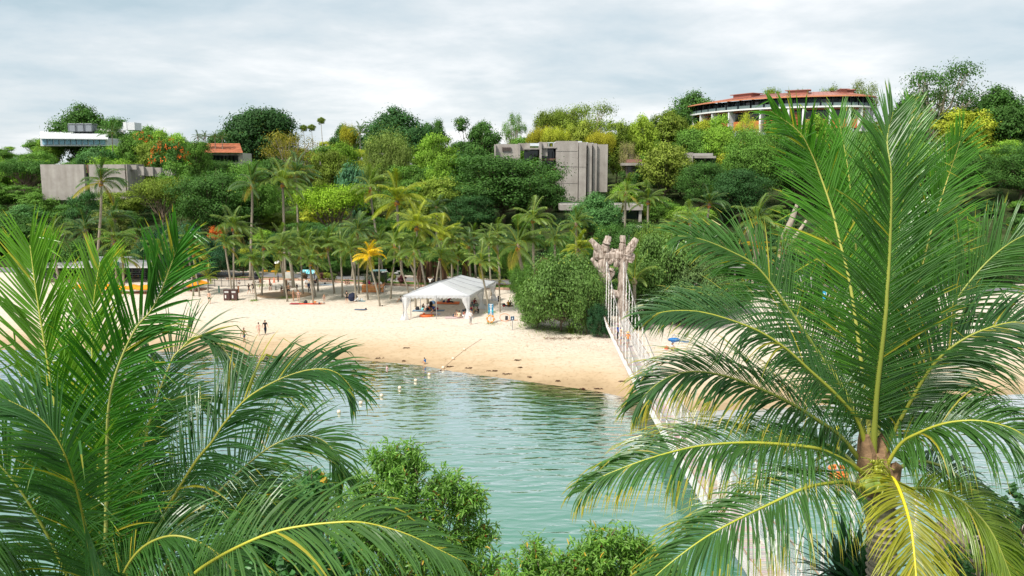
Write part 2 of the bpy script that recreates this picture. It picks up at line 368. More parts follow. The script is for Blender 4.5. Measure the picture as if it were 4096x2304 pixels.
def quadmesh(name, Q, lv, mat, per=4):
    """Q: (n, 4, 3) quads with a per-quad value"""
    n = len(Q); me = bpy.data.meshes.new(name)
    me.vertices.add(n * 4); me.vertices.foreach_set('co', Q.reshape(-1).astype(np.float32))
    me.loops.add(n * 4); me.loops.foreach_set('vertex_index', np.arange(n * 4, dtype=np.int32))
    me.polygons.add(n); me.polygons.foreach_set('loop_start', np.arange(0, n * 4, 4, dtype=np.int32))
    a = me.attributes.new('lv', 'FLOAT', 'POINT'); a.data.foreach_set('value', np.repeat(lv, 4).astype(np.float32))
    me.update(calc_edges=True); me.materials.append(mat); return me
def nrm(a): return a / (np.linalg.norm(a, axis=-1, keepdims=True) + 1e-9)
def leafquads(P, Nn, L, W, T=None, fold=0.0):
    """diamond leaves at P with normals Nn"""
    n = len(P)
    if T is None: T = RNG.normal(size=(n, 3))
    T = T - Nn * np.sum(T * Nn, 1, keepdims=True); T = nrm(T); B = np.cross(Nn, T)
    L = np.broadcast_to(np.asarray(L, float), (n,))[:, None]; W = np.broadcast_to(np.asarray(W, float), (n,))[:, None]
    return np.stack([P - T * L * 0.5, P + B * W * 0.5 + Nn * fold * W, P + T * L * 0.5, P - B * W * 0.5 + Nn * fold * W], 1)
# ================================================================ SETTING
def gridmesh(name, xs, ys, hfun, mat, attr=None, loc=(0, 0, 0), smooth=True, keep=None):
    X, Y = np.meshgrid(xs, ys); Z = hfun(X, Y); nx, ny = len(xs), len(ys)
    V = np.stack([X, Y, Z], -1).reshape(-1, 3)
    I = np.arange(nx * ny).reshape(ny, nx)
    F = np.stack([I[:-1, :-1], I[:-1, 1:], I[1:, 1:], I[1:, :-1]], -1).reshape(-1, 4)
    if keep is not None: F = F[keep(V[F].mean(1))]
    me = bpy.data.meshes.new(name); me.vertices.add(len(V)); me.vertices.foreach_set('co', V.reshape(-1).astype(np.float32))
    me.loops.add(len(F) * 4); me.loops.foreach_set('vertex_index', F.reshape(-1).astype(np.int32)); me.polygons.add(len(F))
    me.polygons.foreach_set('loop_start', np.arange(0, len(F) * 4, 4, dtype=np.int32))
    if attr: 
        a = me.attributes.new(attr[0], 'FLOAT', 'POINT'); a.data.foreach_set('value', attr[1](V[:, 0], V[:, 1]).astype(np.float32))
    me.polygons.foreach_set('use_smooth', np.ones(len(F), dtype=bool)); me.update(calc_edges=True); me.materials.append(mat)
    o = bpy.data.objects.new(name, me); COL.objects.link(o); o['kind'] = 'structure'; return o

def sand_h(X, Y):
    s = Y - shoreY(X); Z = Hgt(X, Y)
    w = np.clip((s - 3) / 14, 0, 1)
    tr = vnoise(X, Y, 1.9, 1.0) * vnoise(X, Y, 3.1, 4.0) * 0.10 + vnoise(X, Y, 0.45, 3.0) * 0.05
    br = 0.10 * np.exp(-((s - 17 - 2 * np.sin(X * 0.11)) / 2.0) ** 2) - 0.08 * np.exp(-((s - 13.5 - 2 * np.sin(X * 0.09 + 1)) / 1.2) ** 2)
    return Z + w * tr + br
def sand_w(x):           # back edge of the sand along the road's lawn
    return roadY(x) - 3.0
ys1 = np.concatenate([np.arange(31, 60, 1.5), np.arange(60, 155, 0.5)])
xs1 = np.concatenate([np.arange(-230, -75, 5), np.arange(-75, 80, 0.7), np.arange(80, 260, 5)])
gridmesh('sand_beach', xs1, ys1, sand_h, M_sand, ('sd', lambda x, y: y - shoreY(x)), keep=lambda c: c[:, 1] < roadY(c[:, 0]) + 6)
gridmesh('hillside', np.concatenate([np.arange(-700, -260, 40), np.arange(-260, 261, 4), np.arange(300, 720, 40)]), np.concatenate([np.arange(120, 340, 3), np.arange(340, 1600, 60)]),
         lambda X, Y: Hgt(X, Y), M_soil, keep=lambda c: c[:, 1] > roadY(c[:, 0]) + 3.2)
gridmesh('near_bank', np.arange(-260, 261, 4), np.concatenate([np.arange(-60, 20, 8), np.arange(20, 35, 1.5)]), lambda X, Y: Hgt(X, Y) + 0.01, M_soil)
gridmesh('water', np.arange(-300, 301, 1.5), np.arange(26, 118, 1.0), lambda X, Y: X * 0, M_water, ('wd', lambda x, y: np.maximum(shoreY(x) - y, 0)))

def strip(name, f_near, f_far, z, mat, x0=-260, x1=260, step=2.0):
    xs = np.arange(x0, x1 + 0.1, step); V = []; F = []
    for i, x in enumerate(xs):
        V += [(x, f_near(x), z(x, f_near(x))), (x, f_far(x), z(x, f_far(x)))]
        if i: F.append((2 * i - 2, 2 * i, 2 * i + 1, 2 * i - 1))
    o = MB().add(V, F).build(name, mat); o['kind'] = 'structure'; return o
hroad = lambda x, y: hz(x, y)
strip('road', lambda x: roadY(x) - 3.0, lambda x: roadY(x) + 3.3, lambda x, y: hz(x, y) + 0.10, M_asphalt)
M_red = simple('red_road_edge', (0.40, 0.22, 0.18), 0.85, 0.2); M_white = simple('road_paint', (0.72, 0.72, 0.68), 0.6, 0.3); M_yel = simple('yellow_paint', (0.75, 0.42, 0.05), 0.6, 0.3)
strip('road_edge_band', lambda x: roadY(x) - 3.0, lambda x: roadY(x) - 2.2, lambda x, y: hz(x, y) + 0.104, M_red, -60, 30)
strip('road_marking', lambda x: roadY(x) + 2.7, lambda x: roadY(x) + 2.85, lambda x, y: hz(x, y) + 0.104, M_yel, -120, 160)
# kerb blocks along the lawn, which runs between the kerb and the road
KERB_PX = [(226, 279.5), (260, 279.6), (290, 280.2), (330, 282), (364, 284), (417, 286.5), (470, 288.5), (530, 290.5), (580, 291.5)]
kp = [gnd(u, v) for u, v in KERB_PX]; _kx = np.array([p.x for p in kp]); _ky = np.array([p.y for p in kp])
kerbY = lambda x: float(np.interp(x, _kx, _ky))
strip('lawn', lambda x: kerbY(x), lambda x: roadY(x) - 3.0, lambda x, y: hz(x, y) + 0.09, M_lawn, kp[0].x, kp[-1].x, 1.0)
kerb = MB(); kerb_o = bpy.data.objects.new('kerb', None); COL.objects.link(kerb_o); kerb_o['kind'] = 'structure'
x = kp[0].x; kbm = None
while x < kp[-1].x:
    x2 = x + 1.25; a = Vector((x, kerbY(x), 0)); b = Vector((x2, kerbY(x2), 0)); c = (a + b) / 2
    if kbm is None:
        kbm = MB().add([(-.6, -.17, 0), (.6, -.17, 0), (.6, .17, 0), (-.6, .17, 0), (-.6, -.17, .22), (.6, -.17, .22), (.6, .17, .22), (-.6, .17, .22), (-.58, -.10, .30), (.58, -.10, .30), (.58, .10, .30), (-.58, .10, .30)],
             [(0, 1, 5, 4), (1, 2, 6, 5), (2, 3, 7, 6), (3, 0, 4, 7), (4, 5, 9, 8), (5, 6, 10, 9), (6, 7, 11, 10), (7, 4, 8, 11), (8, 9, 10, 11)]).mesh('kerb_block'); kbm.materials.append(M_kerb)
    put('kerb_block', kbm, kerb_o, loc=(c.x, c.y, hz(c.x, c.y) + random.uniform(-.02, .02)), rot=(0, 0, math.atan2(b.y - a.y, b.x - a.x) + random.uniform(-.02, .02)))
    x = x2

# ================================================================ BUILDINGS
def W(u, v, Y): return at(u, v, Y)
def ubox(mb, u0, u1, v0, v1, Y, dep, dz0=0.0, dz1=0.0):
    """box whose front face spans the given frame rectangle at distance Y and that is dep deep"""
    um = (u0 + u1) / 2; a = W(u0, v0, Y); b = W(u1, v1, Y)
    z1, z0 = a.z + dz1, b.z + dz0
    return mb.box(((a.x + b.x) / 2, Y + dep / 2, (z0 + z1) / 2), (b.x - a.x, dep, z1 - z0))
def upart(name, root, mat, rects, color=None, kind=None):
    mb = MB()
    for r in rects: ubox(mb, *r)
    o = mb.build(name, mat, root, color)
    if kind: o['kind'] = kind
    return o
BR = (0.16, 0.085, 0.06)
# central concrete building -----------------------------------------------------
cb = thing('concrete_building', 'tall raw concrete hotel block with vertical wall slabs, halfway up the slope in the middle', 'building', W(560, 195, 206))
Yc = 206
for r in [(556, 577.6, 141, 204, Yc, 0.9), (579.2, 585.8, 142.2, 204, Yc - .4, 5), (587.8, 591.4, 142.8, 200, Yc + .6, 5), (593, 596.4, 143.4, 196, Yc + 1.6, 5), (596.5, 607.2, 144.4, 192, Yc + 2.5, 0.9)]:
    upart('wall_slab', cb, M_conc, [r])
upart('side_wall', cb, M_conc, [(556, 558, 141, 204, Yc + .9, 14)])
for u0, u1, Y in ((577.6, 579.2, Yc + 1.5), (585.8, 587.8, Yc + 2), (591.4, 593, Yc + 2.6)):
    g = upart('window', cb, M_glass, [(u0 - .3, u1 + .3, 146, 202, Y + .8, .3)])
    for k in range(5): upart('floor_band', cb, M_paint, [(u0 - .3, u1 + .3, 147 + k * 11.5, 150 + k * 11.5, Y + .4, .3)], BR)
upart('roof_block', cb, M_paint, [(577, 579.6, 141.6, 146, Yc + 3, 3), (585.5, 588, 142.4, 146, Yc + 3.2, 3), (591, 593.4, 143, 147, Yc + 3.6, 3), (565, 582, 141.2, 143.5, Yc + 4, 4)], (0.62, 0.66, 0.70))
upart('roof_slab', cb, M_conc, [(542.4, 556.6, 146.6, 148.2, Yc - .2, 10), (524, 540.6, 147.8, 149.4, Yc - .2, 10)])
upart('fin_wall', cb, M_conc, [(539.6, 541.5, 141.8, 190, Yc - .8, 9)]); upart('fin_wall', cb, M_conc, [(518.2, 520.2, 143.2, 190, Yc - .8, 9)]); upart('fin_wall', cb, M_conc, [(494.2, 496, 144.4, 190, Yc - .8, 9)])
upart('parapet_wall', cb, M_conc, [(541.5, 547.5, 142.2, 156, Yc + .4, 1)]); upart('parapet_wall', cb, M_conc, [(520.2, 530, 143.2, 150.5, Yc + .4, 1)]); upart('parapet_wall', cb, M_conc, [(496, 518, 144.0, 190, Yc + .6, 1)])
upart('recess_wall', cb, M_glass, [(524, 556, 149, 200, Yc + 6, .5)])
for k in range(5):
    upart('balcony_floor', cb, M_paint, [(541.5, 556, 158.5 + k * 9.5, 160.3 + k * 9.5, Yc + 1, 5)], BR)
    for q in range(4): upart('window', cb, M_glass, [(542.2 + q * 3.5, 545 + q * 3.5, 151.5 + k * 9.5, 158 + k * 9.5, Yc + 4.2, .3)])
upart('louvre', cb, M_paint, [(502, 511, 147 + k * 0.8, 147.4 + k * 0.8, Yc + .2, .3) for k in range(5)], (0.12, 0.09, 0.08))
for r in [(547, 556, 142.3, 143, Yc + 3, .3), (530, 540, 143.2, 146, Yc + 3, .3), (548.6, 549, 142.3, 146.6, Yc + 3, .2), (553, 553.4, 142.3, 146.6, Yc + 3, .2)]: upart('roof_rail', cb, M_paint, [r], (0.6, 0.66, 0.72))
for r in [(556.1, 577.5, 151.0, 151.25, Yc - .06, .05), (556.1, 577.5, 166.6, 166.8, Yc - .06, .05), (556.1, 577.5, 183.2, 183.4, Yc - .06, .05), (579.3, 585.7, 166.8, 167, Yc - .46, .05)]: upart('slab_joint', cb, M_paint, [r], (0.20, 0.18, 0.165))
# terrace below it
tr_ = thing('concrete_terrace', 'long low concrete terrace with a dark shade panel under it, below the concrete hotel block', 'terrace', W(604, 214, 168))
upart('terrace_slab', tr_, M_conc, [(560, 643, 204.6, 210.2, 168, 6)]); upart('handrail', tr_, M_metal, [(560, 643, 202.6, 203.0, 168.1, .1)] + [(562 + i * 5, 562.3 + i * 5, 203, 204.6, 168.1, .1) for i in range(16)])
upart('shade_panel', tr_, M_glass, [(625, 639, 210.4, 219, 170, .5)]); upart('pillar', tr_, M_conc, [(622.5, 625, 210.2, 222, 168.5, 1)]); upart('pillar', tr_, M_conc, [(639, 641.5, 210.2, 222, 168.5, 1)])  # dark sheet between the pillars stands for the shade under the slab
# left concrete wing ---------------------------------------------------------------
lw = thing('concrete_wing', 'long stained concrete wall wing behind the tall palm at the left edge', 'building', W(100, 185, 196))
for r in [(40, 86, 164.4, 200, 196, 1), (88.4, 126.6, 164.4, 200, 196, 1), (126.7, 128, 164.2, 200, 195.4, 9)]: upart('wall_slab', lw, M_conc, [r])
upart('window', lw, M_glass, [(86, 88.4, 173, 182, 197, .4)]); upart('floor_band', lw, M_paint, [(86, 88.4, 164.6, 173, 196.6, .4)], BR); upart('recess_wall', lw, M_glass, [(128, 134, 169, 180, 203, .4)])
for i, (a, b, v) in enumerate([(128, 136.5, 165), (137.2, 144, 166.4), (144.6, 153, 167), (153.8, 161, 167.6), (162, 172.5, 168.2), (173, 179, 169.8)]): upart('parapet_wall', lw, M_conc, [(a, b, v, v + (4.5 if i == 0 else 9), 197 + i * .8, .8)])
upart('lamp_pole', lw, M_metal, [(93.3, 93.7, 158.4, 164.4, 197, .15)])
# white flat-roofed building ---------------------------------------------------------
wb = thing('white_building', 'white metal roofed building with blue glass and rooftop cooling units, far up the left hillside', 'building', W(95, 145, 262))
p = [W(40, 137.6, 262), W(108, 138.2, 262), W(108.5, 132.5, 276), W(40, 131.6, 276)]
rf = MB().add([q for q in p] + [q - Vector((0, 0, .35)) for q in p], [(0, 1, 2, 3), (7, 6, 5, 4), (0, 4, 5, 1), (1, 5, 6, 2), (2, 6, 7, 3), (3, 7, 4, 0)]).build('roof', M_paint, wb, (0.72, 0.74, 0.76))
seam = MB()
for i in range(34):
    a = p[0].lerp(p[1], i / 33); b = p[3].lerp(p[2], i / 33); seam.tube([a + Vector((0, 0, .03)), b + Vector((0, 0, .03))], .05, 4)
seam.build('roof_seam', M_paint, wb, (0.60, 0.63, 0.66))['kind'] = 'stuff'
upart('wall', wb, M_paint, [(40, 108, 138, 146, 264, 10)], (0.6, 0.62, 0.64))
for i in range(11):
    f = upart('window', wb, M_paint, [(42 + i * 5.8, 46.8 + i * 5.8, 138.6, 144.5, 263.6, .4)], (0.25, 0.45, 0.58))
for i in range(3): 
    upart('cooling_unit', wb, M_paint, [(68 + i * 8.2, 75 + i * 8.2, 124.6, 131.4, 272, 4)], (0.20, 0.22, 0.24))
    upart('unit_frame', wb, M_metal, [(68 + i * 8.2, 75 + i * 8.2, 123.4, 124.2, 271.8, 4.2), (67.6 + i * 8.2, 68.1 + i * 8.2, 123.4, 131.6, 271.7, .2), (75 + i * 8.2, 75.4 + i * 8.2, 123.4, 131.6, 271.7, .2)])
upart('water_tank', wb, M_paint, [(123, 126.8, 122.2, 130, 270, 5)], (0.70, 0.71, 0.73)); upart('water_tank', wb, M_paint, [(127.1, 134.8, 122.4, 130, 269.5, 5)], (0.66, 0.67, 0.69))
upart('pipe_run', wb, M_paint, [(93, 123, 130.2, 132.2, 275, 2)] + [(96 + i * 4, 98 + i * 4, 128.8, 130.4, 275, 2) for i in range(6)], (0.62, 0.60, 0.58))
# orange tiled roof -----------------------------------------------------------------
M_tile = simple('roof_tile', (0.42, 0.16, 0.085), 0.8, 0.2, var=0.25, scale=0.8)
orf = thing('tiled_roof_house', 'long house with orange tiled roof half hidden among trees on the left slope', 'house', W(218, 152, 238))
a, b, c, d = W(190, 152.5, 236), W(243, 152.8, 236), W(240, 144.6, 246), W(193, 144.4, 246)
for k in range(13):
    t0, t1 = k / 13, (k + 1) / 13; q0, q1, q2, q3 = a.lerp(d, t0), b.lerp(c, t0), b.lerp(c, t1), a.lerp(d, t1); up = Vector((0, -.02, .07))
    MB().add([q0 + up, q1 + up, q2, q3, q0, q1], [(0, 1, 2, 3), (4, 5, 1, 0)]).build('tile_course', M_tile, orf)
MB().box(((a.x + b.x) / 2, 243, a.z - 2), (b.x - a.x - 2, 8, 3.8)).build('wall', M_paint, orf, (0.6, 0.56, 0.5))
for k in range(9): MB().box((a.x + 3 + k * (b.x - a.x - 6) / 8, 238.8, a.z - 1.6), (1.4, .3, 1.8)).build('window', M_glass, orf)
MB().tube([d + Vector((0, 0, .1)), c + Vector((0, 0, .1))], .22, 6).build('ridge_cap', M_tile, orf)
# small concrete pavilions ------------------------------------------------------------
def pavilion(label, u0, u1, v0, v1, Y, lou=False, fin=True):
    r = thing('concrete_pavilion', label, 'pavilion', W((u0 + u1) / 2, v1, Y))
    h = v1 - v0
    if fin: upart('fin_wall', r, M_conc, [(u0, u0 + (u1 - u0) * .12, v0, v1, Y - .5, 7)])
    upart('roof_slab', r, M_conc, [(u0 + .5, u1, v0 + h * .22, v0 + h * .36, Y, 8)])
    upart('wall', r, M_glass if not lou else M_paint, [(u0 + (u1 - u0) * .14, u1 - .5, v0 + h * .36, v1, Y + 2.5, 4)], (0.11, 0.08, 0.07))
    for k in range(3): upart('window', r, M_glass, [(u0 + (u1 - u0) * (.2 + .26 * k), u0 + (u1 - u0) * (.4 + .26 * k), v0 + h * .42, v1 - h * .1, Y + 2.2, .2)])
    if lou:
        for k in range(10): upart('louvre', r, M_paint, [(u0 + 2, u1 - 1, v0 + h * (.40 + .06 * k), v0 + h * (.425 + .06 * k), Y + 1.2, .4)], (0.17, 0.13, 0.11))
    upart('upper_wall', r, M_paint, [(u0 + (u1 - u0) * .14, u1 - 3, v0 + h * .04, v0 + h * .21, Y + 4, 4)], (0.25, 0.13, 0.10) if lou else (0.36, 0.34, 0.33))
pavilion('small grey pavilion with louvred brown front, just right of the concrete hotel block', 624, 645, 158.6, 178, 200, True, False)
pavilion('low grey flat roofed pavilion with one fin wall, below the curved hotel', 689.5, 716, 152.6, 168, 205)
pavilion('dark fronted concrete pavilion between hillside trees, left of the frame centre', 319, 334, 152.8, 166, 214)
pavilion('pale concrete parapet of a low pavilion glimpsed among trees left of the frame centre', 369, 388, 152.6, 162, 216)
# curved hotel on the ridge ---------------------------------------------------------------
ch = thing('curved_hotel', 'curved two storey hotel with red metal roof and white columns on the right ridge', 'building', W(790, 118, 256))
ctrl = [Vector(q) for q in ((61.2, 297), (62.4, 288), (66, 276), (73, 264), (82, 256.5), (92, 252.5), (99, 251.5), (104, 254), (107, 259))]
def catm(P, n):
    out = []
    for i in range(len(P) - 1):
        p0, p1, p2, p3 = P[max(i - 1, 0)], P[i], P[i + 1], P[min(i + 2, len(P) - 1)]
        for k in range(n):
            t = k / n; out.append(0.5 * ((2 * p1) + (p2 - p0) * t + (2 * p0 - 5 * p1 + 4 * p2 - p3) * t * t + (3 * p1 - p0 - 3 * p2 + p3) * t ** 3))
    out.append(P[-1]); return out
arc = catm(ctrl, 10)
def arc_pt(s):
    k = s * (len(arc) - 1); i = min(int(k), len(arc) - 2); t = k - i; p = arc[i].lerp(arc[i + 1], t); tg = (arc[i + 1] - arc[i]).normalized(); nn_ = Vector((-tg.y, tg.x))
    return p, nn_      # nn_ points inward (away from the viewer)
ZT, ZB, ZL = 40.5, 37.9, 33.6
def arcband(name, s0, s1, in0, in1, z0, z1, mat, color=None, n=None, zin=None, parent=None):
    n = n or max(2, int((s1 - s0) * 60)); V = []; F = []
    for i in range(n + 1):
        p, q = arc_pt(s0 + (s1 - s0) * i / n); a = p + q * in0; b = p + q * in1; zi = zin if zin is not None else (z0, z1)
        V += [(a.x, a.y, z0), (a.x, a.y, z1), (b.x, b.y, zi[1]), (b.x, b.y, zi[0])]
        if i:
            o = 4 * i
            for k in range(4): F.append((o - 4 + k, o + k, o + (k + 1) % 4, o - 4 + (k + 1) % 4))
    F += [(0, 1, 2, 3), (4 * n + 3, 4 * n + 2, 4 * n + 1, 4 * n)]
    return MB().add(V, F).build(name, mat, parent or ch, color)
M_roofm = simple('roof_metal', (0.36, 0.15, 0.115), 0.45, 0.4, var=0.12, scale=0.5)
rfo = arcband('roof', 0, 1, -1.6, 11, ZT, ZT + .25, M_roofm, zin=(ZT + 2.1, ZT + 2.4))
arcband('roof_fascia', 0, 1, -1.75, -1.62, ZT - .05, ZT + .32, M_paint, (0.62, 0.24, 0.12))
for i in range(60):
    p, q = arc_pt((i + .5) / 60); a = p + q * -1.55; b = p + q * 10.9
    MB().tube([(a.x, a.y, ZT + .30), (b.x, b.y, ZT + 2.45)], .06, 4).build('roof_seam', M_roofm, rfo)
for s_ in (.30, .52, .74, .95):
    f0, f1 = s_ - .04, s_ + .035
    lt = arcband('roof_lantern', f0, f1, 4.5, 8.5, ZT + 1.3, ZT + 2.35, M_paint, (0.36, 0.13, 0.09)); arcband('lantern_cap', f0 - .01, f1 + .01, 4.0, 9.0, ZT + 2.4, ZT + 2.6, M_roofm, parent=lt)
arcband('floor_slab', 0, 1, -1.2, 4, ZB - .45, ZB, M_paint, (0.80, 0.80, 0.79)); arcband('upper_wall', 0, 1, 3.0, 3.6, ZB, ZT + .3, M_glass); arcband('lower_wall', 0, 1, 2.6, 3.2, ZL - 2, ZB - .45, M_glass)
NB = 13; cols_at = [0.02, .075, .15, .225, .30, .41, .50, .545, .635, .725, .80, .87, .96]
for i, s_ in enumerate(cols_at):
    p, q = arc_pt(s_); an = math.atan2(q.y, q.x) - math.pi / 2
    MB().box(((p + q * .4).x, (p + q * .4).y, (ZB - .45 + ZL - 3) / 2), (.55, 2.6, ZB - .45 - ZL + 3), an).build('column', M_paint, ch, (0.78, 0.79, 0.80))
    if i < len(cols_at) - 1:
        s1 = cols_at[i + 1]; kind = i % 4
        arcband('sunshade', s_ + .008, s1 - .008, .2, .5, ZB - 1.0, ZB - .5, M_paint, (0.42, 0.14, 0.07))
        if kind == 2:
            for k in range(9): arcband('louvre_slat', s_ + .01, s1 - .01, .3, .5, ZL - 1 + k * .42, ZL - .8 + k * .42, M_paint, (0.52, 0.17, 0.06))
        else: arcband('orange_panel', s_ + .008, s1 - .008, .4, .6, ZL - 2, ZL + .6, M_paint, (0.55, 0.17, 0.055))
for i in range(22):
    s_ = .02 + i * .0445; p, q = arc_pt(s_); an = math.atan2(q.y, q.x) - math.pi / 2
    MB().box(((p + q * .6).x, (p + q * .6).y, (ZB + ZT) / 2 + .1), (.22 if i % 3 else .5, 1.4, ZT - ZB + .1), an).build('mullion', M_paint, ch, (0.03, 0.035, 0.04))
    if i % 3 != 1:
        w = arcband('window', s_ + .004, s_ + .040, 2.7, 2.9, ZB + .2, ZT - .2, M_paint, [(0.10, 0.15, 0.17), (0.20, 0.29, 0.32), (0.06, 0.08, 0.09)][i % 3], n=2)
    arcband('glass_balustrade', s_ + .003, s_ + .041, -.6, -.55, ZB, ZB + .95, M_paint, (0.13, 0.18, 0.18), n=2)
so = thing('tiled_pavilion', 'small orange roofed pavilion glimpsed at the right edge of the ridge', 'pavilion', W(940, 132, 270))
a_, b_ = W(930, 132.2, 270), W(950, 131, 270); zt = W(940, 128.6, 270).z
MB().add([a_, b_, (b_.x, 278, b_.z), (a_.x, 278, a_.z), (a_.x + 2.2, 274, zt), (b_.x - 2.2, 274, zt)], [(0, 1, 5, 4), (1, 2, 5), (2, 3, 4, 5), (3, 0, 4)]).build('roof', M_tile, so)
MB().box(((a_.x + b_.x) / 2, 274, a_.z - 1.3), (b_.x - a_.x - 1.5, 6, 2.6)).build('wall', M_paint, so, (0.6, 0.55, 0.5))

# beach kiosk at the left -------------------------------------------------------------
KY = 137.0; ki = thing('beach_bar', 'grey roofed beach bar with dark green sign band behind the left palm leaves', 'building', W(110, 286, KY))
def U(mbname, mat, rects, color=None, parent=None): return upart(mbname, parent or ki, mat, rects, color)
U('roof', M_paint, [(40, 152, 262.8, 266.5, KY - 1.5, 10)], (0.33, 0.34, 0.35)); U('roof_edge', M_paint, [(40, 152, 266.6, 268, KY - 1.7, .3)], (0.55, 0.56, 0.56))
sg = U('sign_board', M_paint, [(94, 119, 261.8, 267.4, KY - 2.4, .25)], (0.02, 0.10, 0.075)); U('back_wall', M_paint, [(40, 150, 268, 284, KY + 4, .4)], (0.05, 0.055, 0.055))
for i in range(9): U('post', M_paint, [(44 + i * 12.5, 45 + i * 12.5, 268, 284.5, KY - 1, .2)], (0.10, 0.10, 0.10))
U('counter', M_paint, [(48, 120, 279.5, 284.5, KY - .5, .8)], (0.22, 0.17, 0.12))
U('deck', M_wood, [(40, 150, 284.6, 285.8, KY - 2, 8)], (0.30, 0.24, 0.18))
for i in range(6): U('shelf', M_paint, [(80, 92, 270 + i * 2.2, 270.3 + i * 2.2, KY + 3.6, .3), (128, 146, 270 + i * 2.2, 270.3 + i * 2.2, KY + 3.6, .3)], (0.36, 0.40, 0.42))
for i in range(30):
    MB().box(W(80.6 + (i % 10) * 1.2 + (48 if i % 3 == 0 else 0), 269.7 + (i // 5) * 2.2, KY + 3.5), (.12, .12, .25)).build('bottle', M_plastic, ki, random.choice([(.1, .3, .12), (.5, .5, .45), (.3, .12, .05), (.5, .35, .1)]))
# ================================================================ SUSPENSION BRIDGE
BX0, BX1 = 10.55, 12.15
def deckz(y): return 1.6 + 0.0011 * (y - 60) ** 2 * 0.9
def cablez(y): return 3.05 + 0.0064 * (y - 60.5) ** 2 if y > 30 else 9.0 + (30 - y) * .22
YA, YB = 21.0, 94.0
br = thing('rope_bridge', 'white netted rope suspension bridge crossing the green water to the beach', 'bridge', ((BX0 + BX1) / 2, 60, 0))
pm = MB().box((0, 0, 0), (BX1 - BX0, .20, .05)).mesh('plank'); pm.materials.append(M_wood)
y = YA
while y < YB:
    put('plank', pm, br, loc=(random.uniform(-.02, .02), y - 60, deckz(y)), rot=(0, 0, random.uniform(-.015, .015)), color=[c * random.uniform(.85, 1.15) for c in (0.42, 0.37, 0.34)])
    y += .245
for x in (BX0 + .05, BX1 - .05):
    ys = np.arange(YA, YB + .1, 3)
    mb = MB(); mb.tube([(x, q, deckz(q) - .09) for q in ys], .075, 6); mb.build('deck_beam', M_wood, br, (0.20, 0.17, 0.15))
for sgn, x in ((-1, BX0 - .12), (1, BX1 + .12)):
    ys = np.arange(YA, YB + .1, 1.5)
    MB().tube([(x, q, cablez(q)) for q in ys], .045, 6).build('main_cable', M_wood, br, (0.22, 0.21, 0.20))
    xo = x + sgn * .32
    MB().tube([(xo - sgn * .08, q, deckz(q) + 1.22 + .05 * math.sin(q * 2.5)) for q in ys], .03, 5).build('hand_rope', M_wood, br, (0.33, 0.22, 0.15))
    MB().tube([(xo - sgn * .2, q, deckz(q) + .6) for q in ys], .018, 4).build('mid_rope', M_wood, br, (0.33, 0.22, 0.15))
    # diamond net
    nb = MB(); st = .19; H_ = 1.25
    def netp(y, t): 
        sag = .10 * math.sin(y * 1.9) * t; return np.array((x + sgn * (.30 * t + .05), y, deckz(y) + .02 + H_ * t * (1 + .05 * math.sin(y * 2.5)) + sag * .3))
    k = 0; y = YA
    while y < YB:
        for dy in (.95, -.95):
            pts = [netp(y + dy * t + .03 * math.sin(37 * y + 11 * t), t) for t in (0, .33, .66, 1)]
            nb.tube(pts, .0125, 3, cap=False)
        y += st
    o = nb.build('side_net', M_paint, br, (0.62, 0.61, 0.60)); o['kind'] = 'stuff'
# slack net lying over the deck edge
    nb2 = MB(); y = YA
    while y < YB:
        nb2.tube([np.array((x + sgn * .02 - sgn * .25 * t, y + .5 * t, deckz(y) + .05 + .02 * math.sin(20 * t))) for t in (0, .5, 1)], .012, 3, cap=False); y += .2
    o = nb2.build('deck_net', M_paint, br, (0.74, 0.73, 0.71)); o['kind'] = 'stuff'
    y = YB - 1.2
    while y > YA + 1:
        top, bot = cablez(y), deckz(y) + .05
        n = max(6, int((top - bot) / .16)); P = [(x + sgn * .02 + .018 * math.sin(i * 2.1), y, bot + (top - bot) * i / n) for i in range(n + 1)]
        R = [.042 if i % 2 else .026 for i in range(n + 1)]; R[-1] = R[-2] = .07
        MB().tube(P, R, 5).build('hanger_rope', M_paint, br, (0.80, 0.79, 0.76)); y -= 2.35
# faux-log towers
def logmat():
    m, nt, b = newmat('grey_log')
    tcn = N(nt, 'ShaderNodeTexCoord'); mp = N(nt, 'ShaderNodeMapping'); mp.inputs['Scale'].default_value = (3, 3, .5); nt.links.new(tcn.outputs['Object'], mp.inputs[0])
    no = N(nt, 'ShaderNodeTexNoise'); no.inputs['Scale'].default_value = 2.2; no.inputs['Detail'].default_value = 8; nt.links.new(mp.outputs[0], no.inputs[0])
    r = N(nt, 'ShaderNodeValToRGB'); r.color_ramp.elements[0].position = .36; r.color_ramp.elements[0].color = (.20, .15, .12, 1); r.color_ramp.elements[1].position = .66; r.color_ramp.elements[1].color = (.56, .48, .42, 1)
    nt.links.new(no.outputs[0], r.inputs[0]); nt.links.new(r.outputs[0], b.inputs['Base Color']); b.inputs['Roughness'].default_value = .9; b.inputs['Specular IOR Level'].default_value = .1
    bp = N(nt, 'ShaderNodeBump'); bp.inputs['Distance'].default_value = .12; nt.links.new(no.outputs[0], bp.inputs['Height']); nt.links.new(bp.outputs[0], b.inputs['Normal']); return m
M_log = logmat()
